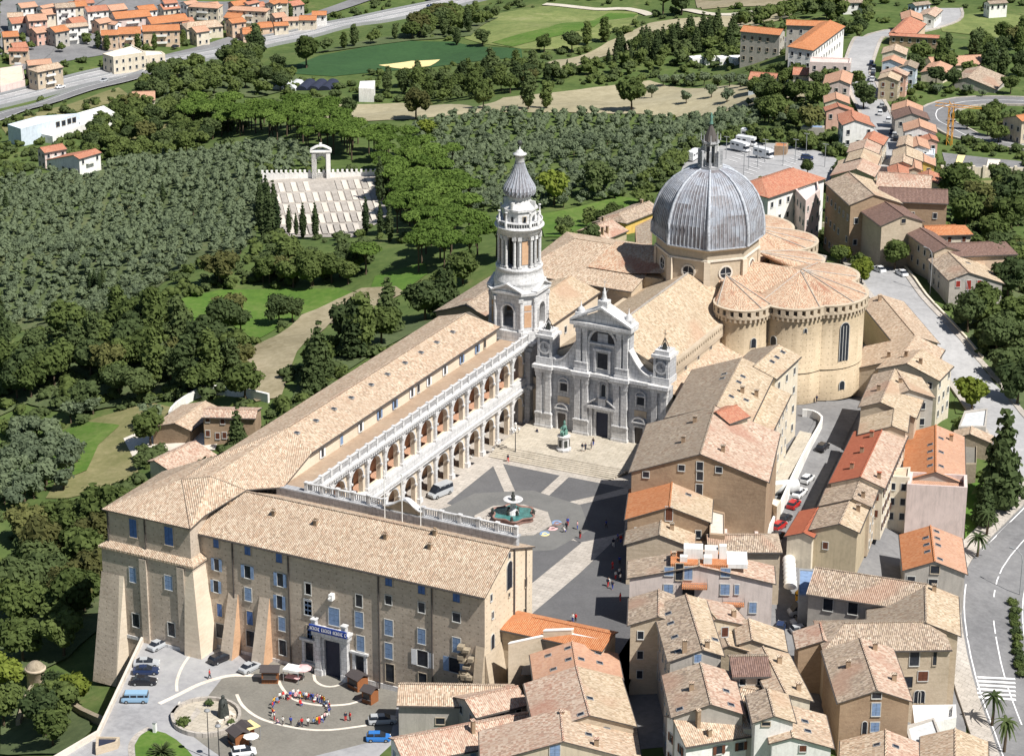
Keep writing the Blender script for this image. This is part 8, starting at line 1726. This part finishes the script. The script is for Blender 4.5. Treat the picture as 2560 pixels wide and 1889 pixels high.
for q,l,c_ in (((985,750),'person in black and white beside the ring, carrying nothing','fabric_black'),((1028,750),'person in bright red top just right of the ring','cloth_red'),((562,605),'person in red kneeling inside the ring','cloth_red')): person(P(q,-8.485),random.uniform(0,6),l,'stand' if q[0]>700 else 'sit',c_)
reg('M'); person(P((1210,545),-8.485),2.,'person in red and white walking across the empty part of the lower square','walk','cloth_red',1.1)
reg('P')
for i,q in enumerate(((845,1410),(870,1408),(918,1395),(935,1365))): person(P(q,1.15),i,'dark-clothed visitor standing in the small group before the church','stand','fabric_black' if i!=3 else 'wood_roof',1.,'visitors before the church')
person(P((230,1500),.02),1,'visitor walking on the square near the five-lantern lamp','walk','fabric_black'); person(P((470,1270),.5),1,'visitor resting at the foot of the church front','sit','fabric_black')
reg('Q')
for q,l,c_ in (((800,235),'pale-clothed visitor at the arcade end','cloth_white'),((1375,905),'artist standing over the pavement paintings','fabric_black'),((1350,925),'artist crouching at the pavement paintings','cloth_white'),((1465,900),'person in pink-white at the shadow edge','cloth_pink'),((1487,975),'person standing just inside the shadow','wood_roof'),((1385,870),'second artist near the top painting','cloth_blue')): person(P(q,.02),random.uniform(0,6),l,'sit' if 'crouch' in l else 'stand',c_)
for i in range(14):
    q=(random.uniform(1690,1850),random.uniform(850,1500)); person(P(q,.02),random.uniform(0,6),'stroller in deep shade on the street beside the square',random.choice(('stand','walk')),random.choice(SC),1,'strollers in the shaded street')
reg('AP'); person(Gr((885,1500))+Vector((0,0,.3)),1,'dark-clothed person leaning at the base of the round chapels','stand','fabric_black')
reg('T')
for q,c_,l in (((1458,520),'cloth_white','white-clad person at the corner of the orange roof'),((1483,520),'cloth_red','red-clad person at the corner of the orange roof')): person(P(q,.02),0,l,'stand',c_)
# pavement paintings, drain covers
reg('Q')
for (x,y,rx,ry),c_,l in (((1295,845,42,22),('paint_paleblue','stone_red'),'top'),((1257,888,48,22),('pipe_dark','cloth_pink'),'middle'),((1195,935,42,22),('paint_paleblue','sand_yellow'),'bottom')):
    cc=P((x,y),.03); t=thing('pavement_painting',cc,'%s of the three oval chalk pictures beside the fountain'%l,'chalk picture'); m=MB(); k=20
    e1_=P((x+rx,y),.03)-cc; e2_=P((x,y-ry),.03)-cc
    for (r0,r1,mi) in ((0,.5,1),(.5,1,0)):
        for i in range(k):
            a0,a1=2*math.pi*i/k,2*math.pi*(i+1)/k; g=lambda r,a:cc+e1_*r*math.cos(a)+e2_*r*math.sin(a); mm=mi if (i<12) else 1-mi
            m.face([g(r0,a0),g(r1,a0),g(r1,a1),g(r0,a1)] if r0 else [cc,g(r1,a0),g(r1,a1)],mm)
    m.build('picture',[c_[0],c_[1]],t)
# drain covers and cafe furniture along the arcade
reg('O')
for i,q in enumerate(((1650,1050),(1550,1140),(1435,1225),(1322,1315))):
    p=P(q,.008); m=MB(); m.cbox(tuple(p),(1,0),1.1,1.1,.02); m.build('drain_cover','iron_dark',kind='structure')
for i,q in enumerate(((1600,1140),(1620,1100),(1410,1200),(1440,1190),(1300,1290),(1395,1215))):
    p=P(q,.01); t=thing('cafe_chair',p,'white cafe chair on the pavement in front of the arcade','chair','cafe chairs before the arcade',random.uniform(0,6)); m=MB(); m.box(-.22,.22,-.22,.22,.42,.47); m.build('seat','plastic_white',t,local=True); m=MB(); m.box(-.22,.22,.2,.24,.47,.9); m.build('backrest','plastic_white',t,local=True)
    for sx in (-.2,.2):
        for sy in (-.2,.2): m=MB(); m.box(sx-.02,sx+.02,sy-.02,sy+.02,0,.42); m.build('leg','plastic_white',t,local=True)
# ================= lower square objects =================
reg('M'); pts=[P(q,-8.48) for q in ((875,900),(930,830),(1050,775),(1200,755),(1350,775),(1450,830),(1478,900),(1440,980),(1330,1050),(1180,1080),(1020,1060),(910,1000))]
GC_=sum(pts,Vector())/12; t=thing('monument_garden',GC_,'oval pale stone island with planting around the dark statue','planter'); L=catmull([(p.x,p.y) for p in pts+pts[:2]],1.); m=MB(); strip(m,L,-.5,0,0,zf=lambda x,y:-8.48,h=.75); m.build('rim','slab_paving',t); m=MB(); m.face([(x,y,-8.3) for x,y in L[:-4]]); o=m.build('paved_floor','slab_warm',t)
if o.data.polygons[0].normal.z<0: o.data.flip_normals()
m=MB(); m.face([P(q,-8.28) for q in ((980,960),(1090,810),(1130,850),(1010,980))]); m.build('ramp','slab_paving',t)
c=P((1340,890),-8.3); st=thing('statue',c,'dark cloaked bronze statue with hunched back','statue'); m=MB(); m.lathe(tuple(c),[(1.0,0),(.95,.6),(.8,1.6),(.75,2.3),(.6,2.9),(.3,3.15),(.28,3.4),(.3,3.6),(.15,3.8),(.02,3.85)],12,fl=lambda a,z:1+.14*math.cos(5*a)+.1*math.sin(3*a)); m.tube([c+Vector((.5,-.3,2.4)),c+Vector((.9,-.7,2.7))],.16,6,r2=.1); m.build('figure','bronze_dark',st)
for q,s,k,l in (((1200,790),.55,'bush','small bush at the back of the statue island'),((950,990),.8,'bush','leafy plant at the left rim of the statue island'),((1410,965),.5,'bush','low plant beside the statue')): tree(k,P(q,-8.3),s,l)
rg=random.Random(3); m=MB()
for i in range(16): p=P((rg.uniform(1300,1450),rg.uniform(850,1000)),-8.3); m.cbox(tuple(p),(rg.random(),rg.random()),rg.uniform(.4,.9),rg.uniform(.4,.9),rg.uniform(.2,.5))
m.build('rock','stone_pale',t)
def kiosk(q,w,d,rz,label,z=-8.49):
    p=P(q,z); t=thing('wooden_kiosk',p,label,'kiosk',None,rz); m=MB(); m.box(-w/2,w/2,-d/2,d/2,0,2.2); m.build('cabin','wood_kiosk',t,local=True)
    m=MB(); m.obox((-w/2-.3,-d/2-.3,2.15),(w+.6,0,0),(0,d/2+.3,.65),(0,0,.12)); m.obox((-w/2-.3,d/2+.3,2.15),(w+.6,0,0),(0,-d/2-.3,.65),(0,0,.12)); m.build('roof','wood_roof',t,local=True)
    m=MB(); m.box(-w/2+.3,w/2-.3,-d/2-.03,-d/2,.95,1.85); m.build('hatch','pipe_dark',t,local=True); m=MB(); m.box(-w/2,w/2,-d/2-.3,-d/2,.88,.95); m.build('counter','wood_roof',t,local=True)
    for i in range(6): m=MB(); x=-w/2+w*(i+.5)/6; m.box(x-.02,x+.02,-d/2-.02,-d/2,0,.88); m.build('board','wood_roof',t,local=True)
reg('N'); kiosk((285,375),2.7,2.2,.45,'left wooden kiosk beside the silver saloon'); kiosk((1100,440),2.6,2.3,-.35,'wooden kiosk under the ornate window right of the portal'); kiosk((1215,570),1.9,2.0,-.15,'narrow wooden kiosk nearest the grey house')
reg('M'); kiosk((1480,1150),2.5,2.4,-.5,'wooden kiosk beside the blue umbrella at the bottom')
kiosk((1545,1100),2.0,2.2,-.5,'dark-roofed kiosk behind the lower one')
def stall(q,w,d,h,rz,label,top='cloth_white',z=-8.49):
    p=P(q,z); t=thing('market_stall',p,label,'stall',None,rz); m=MB(); m.box(-w/2,w/2,-d/2,d/2,h,h+.08); m.box(-w/2,w/2,-d/2-.02,-d/2,h-.35,h); m.build('awning',top,t,local=True)
    for x in (-w/2+.08,w/2-.08):
        for y in (-d/2+.08,d/2-.08): m=MB(); m.box(x-.04,x+.04,y-.04,y+.04,0,h); m.build('pole','iron_grey',t,local=True)
    m=MB(); m.box(-w/2+.2,w/2-.2,-d/2+.3,d/2-.6,.75,.85); m.build('table','cloth_pink',t,local=True)
def umbrella(q,r,h,label,col,z=-8.49):
    p=P(q,z); t=thing('parasol',p,label,'parasol'); m=MB(); m.tube([p,p+Vector((0,0,h))],.04,5); m.build('pole','plastic_white',t)
    m=MB(); k=8
    for i in range(k): a0,a1=2*math.pi*i/k,2*math.pi*(i+1)/k; m.face([p+Vector((r*math.cos(a0),r*math.sin(a0),h-.45)),p+Vector((r*math.cos(a1),r*math.sin(a1),h-.45)),p+Vector((0,0,h))],0)
    m.build('canopy',col,t)
reg('N'); stall((500,375),2.9,2.2,2.4,.1,'white awning stall between the kiosk and the portal'); umbrella((590,370),1.5,2.7,'round pink and white parasol beside the white awning','cloth_pink')
reg('M'); stall((1590,1100),2.8,2.2,2.4,-.4,'cream flat awning behind the bottom kiosks','sand_yellow'); umbrella((1600,1190),1.3,2.6,'blue and white parasol at the bottom kiosks','cloth_white')
for q,h,l in (((1205,1290),8.5,'dark slim lamp mast at the bottom of the lower square'),((1300,1300),6,'shorter lamp mast with red light head at the bottom')): p=P(q,-8.49); t=thing('lamp_mast',p,l,'lamp mast'); m=MB(); m.tube([p,p+Vector((0,0,h))],.09,6,r2=.06); m.build('mast','iron_dark',t); m=MB(); m.lathe(tuple(p+Vector((0,0,h-.1))),[(.1,0),(.5,.1),(.45,.3),(.1,.4)],10); m.build('lamp_head','iron_grey',t)
p=P((700,1040),-8.49); t=thing('ticket_post',p,'small pale ticket machine at the tip of the oval lawn','ticket machine'); m=MB(); m.cbox(tuple(p),(1,.2),.5,.6,1.7); m.build('cabinet','plastic_white',t); m=MB(); m.cbox(tuple(p+Vector((0,0,1.7))),(1,.2),.6,.7,.12); m.build('cap','iron_grey',t)
h=block([(150,1080),(370,1085),(350,1130),(145,1190)],-7.2,'brick_beige','fabric_black','small brick entrance box on the parapet at the bottom left',par=.3,zb=-20,name='entrance_hut')
# stone turret and low walls in the garden below the car park
reg('D'); c=Gr((80,1500)); t=thing('garden_turret',c,'small round stone turret with domed cap on the old garden wall','turret'); m=MB(); m.lathe(tuple(c),[(1.7,-2),(1.6,3.2),(1.9,3.4),(1.9,3.7),(1.5,3.8)],14); m.build('drum','brick_beige',t); m=MB(); m.lathe(tuple(c),[(1.7,3.7),(1.4,4.3),(.8,4.8),(.1,5.0)],14); m.build('cap','rubble',t)
L=catmull([tuple(Gr(q)[:2]) for q in ((40,1590),(80,1505),(150,1545),(235,1590))],2.); m=MB(); strip(m,L,-.4,.4,0,h=1.5); m.build('old_garden_wall','rubble',label='old rubble garden wall running from the round turret',cat='wall')
# bins, tarpaulins, greenhouse yard
reg('U')
for q,l in (((1660,1180),'left yellow waste bin'),((1733,1185),'right yellow waste bin')): p=Gr(q)+Vector((0,0,.2)); t=thing('waste_bin',p,l+' beside the glass canopy',"bin"); m=MB(); m.lathe(tuple(p),[(.95,0),(1.1,1.6),(1.15,1.7),(.9,2.1),(.3,2.35)],12); m.build('container','plastic_yellow',t); m=MB(); m.lathe(tuple(p),[(1.17,1.6),(1.2,1.75),(1.1,1.8)],12); m.build('lid_rim','rubber',t)
for i in range(7): p=Gr((1562+(i-3)*2,900+i*36))+Vector((0,0,.3)); t=thing('awning',p,'white hooped awning in the row beside the parking yard','awning','hooped white awnings'); m=MB(); m.lathe(tuple(p),[(1.2,1.4),(1.1,1.9),(.7,2.3),(.05,2.5)],12); m.build('hood','plastic_white',t); m=MB(); m.tube([p,p+Vector((0,0,1.5))],.05,4); m.build('pole','iron_grey',t)
block([(1645,890),(1785,900),(1785,1120),(1640,1120)],3.2,'iron_grey','paint_paleblue','glass and steel canopy beside the mustard house',par=.15,name='glass_canopy')
reg('R'); 
p=Gr((1350,1330)); t=thing('storage_tank',p,'round silver tank in the sunken yard','tank'); m=MB(); m.tube([p+Vector((-3,-1.5,1.8)),p+Vector((2.4,3.0,1.8))],1.3,16); m.face([tuple(p+Vector((-3,-1.5,1.8))+Vector((1.2*math.cos(a)*-.6,1.2*math.cos(a)*.7,1.9*math.sin(a)))) for a in [2*math.pi*i/12 for i in range(12)]]); m.build('shell','tin_roof',t); m=MB(); m.cbox(tuple(p-Vector((0,0,.2))),(1,1),3.6,1.2,.6); m.build('cradle','iron_grey',t)
block([(1240,1350),(1290,1335),(1360,1350),(1330,1400)],2.8,'plaster_cream','plaster_white','white flat roofed lean-to below the silver tank',par=.1)
# sunken yard wall along the car street
reg('R'); L=catmull([tuple(P(q,0)[:2]) for q in ((1230,1660),(1330,1450),(1450,1180),(1560,960),(1640,820),(1665,750),(1600,705),(1520,695))],2.); m=MB(); strip(m,L,-.2,.2,0,h=1.0,zf=lambda x,y:-.2); o=m.build('white_yard_wall','plaster_white',label='white curved wall between the car street and the sunken yard',cat='wall')
reg('R'); m=MB(); q=[P(x,.55) for x in ((1235,1230),(1300,1180),(1500,830),(1590,850),(1560,920),(1400,1210),(1290,1330))]; m.face(q); o=m.build('yard_floor','slab_warm',kind='structure')
if o.data.polygons[0].normal.z<0: o.data.flip_normals()
# ================= cemetery =================
reg('F'); a=Gr((200,430)); b_=Gr((1190,380)); CM=thing('cemetery_wall',a,'long white wall with piers and gate arch behind the terraced cemetery','wall'); d=b_-a; d.z=0; L_=d.length; u=d.normalized(); nr=Vector((u.y,-u.x,0)); zc=max(a.z,b_.z)
m=MB(); m.obox((a.x,a.y,zc-4),d,nr*.6,(0,0,5.2)); m.build('wall','plaster_white',CM)
for i in range(25): m=MB(); m.cbox((a.x+u.x*L_*i/24+nr.x*.3,a.y+u.y*L_*i/24+nr.y*.3,zc+1.1),u,.7,.7,1.0); m.build('pier','plaster_white',CM)
g=Gr((715,425)); gd=(g-a).dot(u); g=a+u*gd+nr*.8; m=MB(); w=5.4
AR=thing('gate_arch',(g.x,g.y,zc),'tall white memorial arch with curved top over the cemetery','monument'); m=MB(); archpanel(m,(g.x-u.x*w/2,g.y-u.y*w/2),(u.x,u.y),(nr.x,nr.y),w,zc-2,zc+8.2,2.8,zc+5.4,1.4,0,0,10,zc+1); 
for s_ in (-1,1): m.cbox((g.x+u.x*s_*2.3,g.y+u.y*s_*2.3,zc-2),u,1.3,2.,9.8); m.build('arch_wall','plaster_white',AR)
m=MB(); m.obox(Vector((g.x,g.y,zc+8.2))-u*3.4-nr*1.2,u*6.8,nr*2.4,(0,0,.5))
for i in range(10):
    t0,t1=i/10,(i+1)/10; f=lambda t:Vector((g.x,g.y,zc+8.7))+u*(6.6*(t-.5))+Vector((0,0,1.3*math.sin(math.pi*t)))
    m.obox(f(t0)-nr*.9,f(t1)-f(t0),nr*1.8,(0,0,.4))
m.cbox((g.x,g.y,zc+9.6),u,.8,.6,1.5); m.build('curved_pediment','plaster_white',AR)
# terraces with grave rows
row0=[(275,450),(1150,410)]; 
for r in range(5):
    y0,y1=455+r*95,455+(r+1)*95; xl0,xl1=270+r*22,270+(r+1)*22; xr0,xr1=1160+r*28,1160+(r+1)*28; n_=16
    for i in range(n_):
        if r<1 and 6<=i<=9: continue
        if r==4 and i>11: continue
        f=lambda k,xl,xr:xl+(xr-xl)*k/n_
        q=[(f(i,xl1,xr1)+5,y1-10-i*2.5),(f(i+.86,xl1,xr1),y1-10-i*2.5),(f(i+.86,xl0,xr0),y0+4-i*2.5),(f(i,xl0,xr0)+5,y0+4-i*2.5)]
        W_=[Gr(p) for p in q]; m=MB(); m.face([w_+Vector((0,0,.42)) for w_ in W_]); 
        for j in range(4): m.face([W_[j]+Vector((0,0,.1)),W_[(j+1)%4]+Vector((0,0,.1)),W_[(j+1)%4]+Vector((0,0,.42)),W_[j]+Vector((0,0,.42))])
        m.build('grave_bed',('slab_paving','stone_pale')[(i+r)%2],CM)
# greenhouses
reg('B')
for i,(x,c_) in enumerate(((300,'tin_roof'),(400,'tin_roof'),(490,'fabric_black'),(585,'fabric_black'),(675,'fabric_black'))):
    p=Gr((x,725)); t=thing('polytunnel',p,('pale','pale','dark','dark','dark')[i]+' polytunnel number %s from the left in the nursery'%('one','two','three','four','five')[i],'greenhouse'); d=Vector((-.25,1,0)).normalized(); s_=Vector((1,.25,0)).normalized(); m=MB(); k=8; r_=2.5
    for j in range(k):
        a0,a1=math.pi*j/k,math.pi*(j+1)/k; f=lambda a,o:p+s_*r_*math.cos(a)+Vector((0,0,r_*.75*math.sin(a)))+d*o
        m.face([f(a0,0),f(a0,13),f(a1,13),f(a1,0)]); m.face([p,f(a0,0),f(a1,0)])
    m.build('cover',c_,t)
block([(960,650),(1080,645),(1070,710),(950,705)],0,'plaster_white','plaster_white','white-roofed shed beside the polytunnels',rel=4,par=.1)
reg('C')
for i,x in enumerate((1670,1780,1890,1990,2080)): block([(x,450-i*2),(x+95,440),(x+110,465),(x+30,470)],0,'plaster_white','plaster_white','low white shed %s in the row below the school'%('first','second','third','fourth','fifth')[i],rel=3,par=.1)
# round garden behind the choir
reg('I'); gp=[(40,640),(60,590),(140,565),(290,560),(460,580),(600,605),(720,645),(750,720),(740,790),(650,860),(400,800),(180,720)]; drape('round_garden','grass_bright' and gp,'grass',.3)
L=catmull([tuple(Gr(q)[:2]) for q in gp[:10]],2.); m=MB(); strip(m,L,-.3,.3,.2,h=1.4); m.build('garden_terrace_wall','plaster_cream',label='curved pale wall round the terraced garden behind the choir',cat='wall')
reg('I'); block([(200,755),(355,790),(330,860),(180,840)],0,'plaster_grey','cobble_mid','grey paved terrace between pale walls in the choir garden',rel=2.5,par=.5,name='terrace')
# bay lines of the car park
reg('H'); m=MB()
for (x0,y0),(x1,y1),n_ in (((1060,500),(1300,330),9),((1180,600),(1420,400),10),((1500,540),(1640,440),5)):
    for i in range(n_):
        t=i/(n_-1); c=Gr((x0+(x1-x0)*t,y0+(y1-y0)*t)); d=(Gr((x0+60+(x1-x0)*t,y0+18+(y1-y0)*t))-c); d.z=0; d.normalize(); q=Vector((-d.y,d.x,0))*.12; m.face([(p.x,p.y,zt(p.x,p.y)+.42) for p in (c-q,c+d*5-q,c+d*5+q,c+q)])
m.build('bay_marking','paint_white',kind='structure')
# crane by the street
reg('U2'); p=Gr((1640,1160)); t=thing('tower_crane',p,'orange lattice tower crane among the red roofs','crane'); m=MB(); H_=12
for sx in (-.7,.7):
    for sy in (-.7,.7): m.tube([p+Vector((sx,sy,0)),p+Vector((sx,sy,H_))],.12,4)
for k in range(7): z=k*2; s_=1 if k%2 else -1; m.tube([p+Vector((-.7*s_,-.7,z)),p+Vector((.7*s_,-.7,z+2))],.08,4); m.tube([p+Vector((-.7,-.7*s_,z)),p+Vector((-.7,.7*s_,z+2))],.08,4); m.tube([p+Vector((.7,-.7*s_,z)),p+Vector((.7,.7*s_,z+2))],.08,4)
m.build('mast','crane_orange',t); m=MB(); d=Vector((.9,.2,0)).normalized()
for o_ in ((0,0),(0,1.1)): m.tube([p+d*-5+Vector((0,0,H_+o_[1])),p+d*9+Vector((0,0,H_+o_[1]*.4))],.12,4)
for k in range(7): m.tube([p+d*(-5+k*2)+Vector((0,0,H_)),p+d*(-4+k*2)+Vector((0,0,H_+1-k*.04))],.07,4)
m.build('jib','crane_orange',t)
# car park: orange kiosk, lamp poles
reg('H'); block([(1440,380),(1450,350),(1555,355),(1540,385)],0,'brick_brown','tile_orange','small orange-roofed shelter in the car park',rel=3.2,par=.1)
for i,q in enumerate(((1040,495),(1225,580),(1300,560),(1510,550),(1610,520),(1700,470),(1855,560),(1360,520),(1185,640))): p=Gr(q)+Vector((0,0,.2)); t=thing('lamp_pole',p,'thin grey lamp pole in the motorhome car park','lamp pole','lamp poles of the car park'); m=MB(); m.tube([p,p+Vector((0,0,7))],.11,5); m.build('pole','iron_grey',t); m=MB(); m.tube([p+Vector((-.9,0,7)),p+Vector((.9,0,7))],.1,4); m.build('lamp_arm','iron_grey',t)
# bollards/bushes along the bend road island
reg('W')
for i in range(11): tree('bush',Gr((1915+(i>5)*(i-5)*9-(i<3)*(3-i)*6,430+i*58))+Vector((0,0,.4)),.75,'small round dark shrub in the row along the bend road','shrubs along the bend road')
reg('J'); L=catmull([tuple(Gr(q)[:2]) for q in ((1360,480),(1420,400),(1640,280),(1900,290),(2150,340))],3.); m=MB(); strip(m,L,-.3,.3,0,h=2.2); m.build('white_garden_wall','plaster_white',label='white wall curving behind the garden farmhouse',cat='wall')
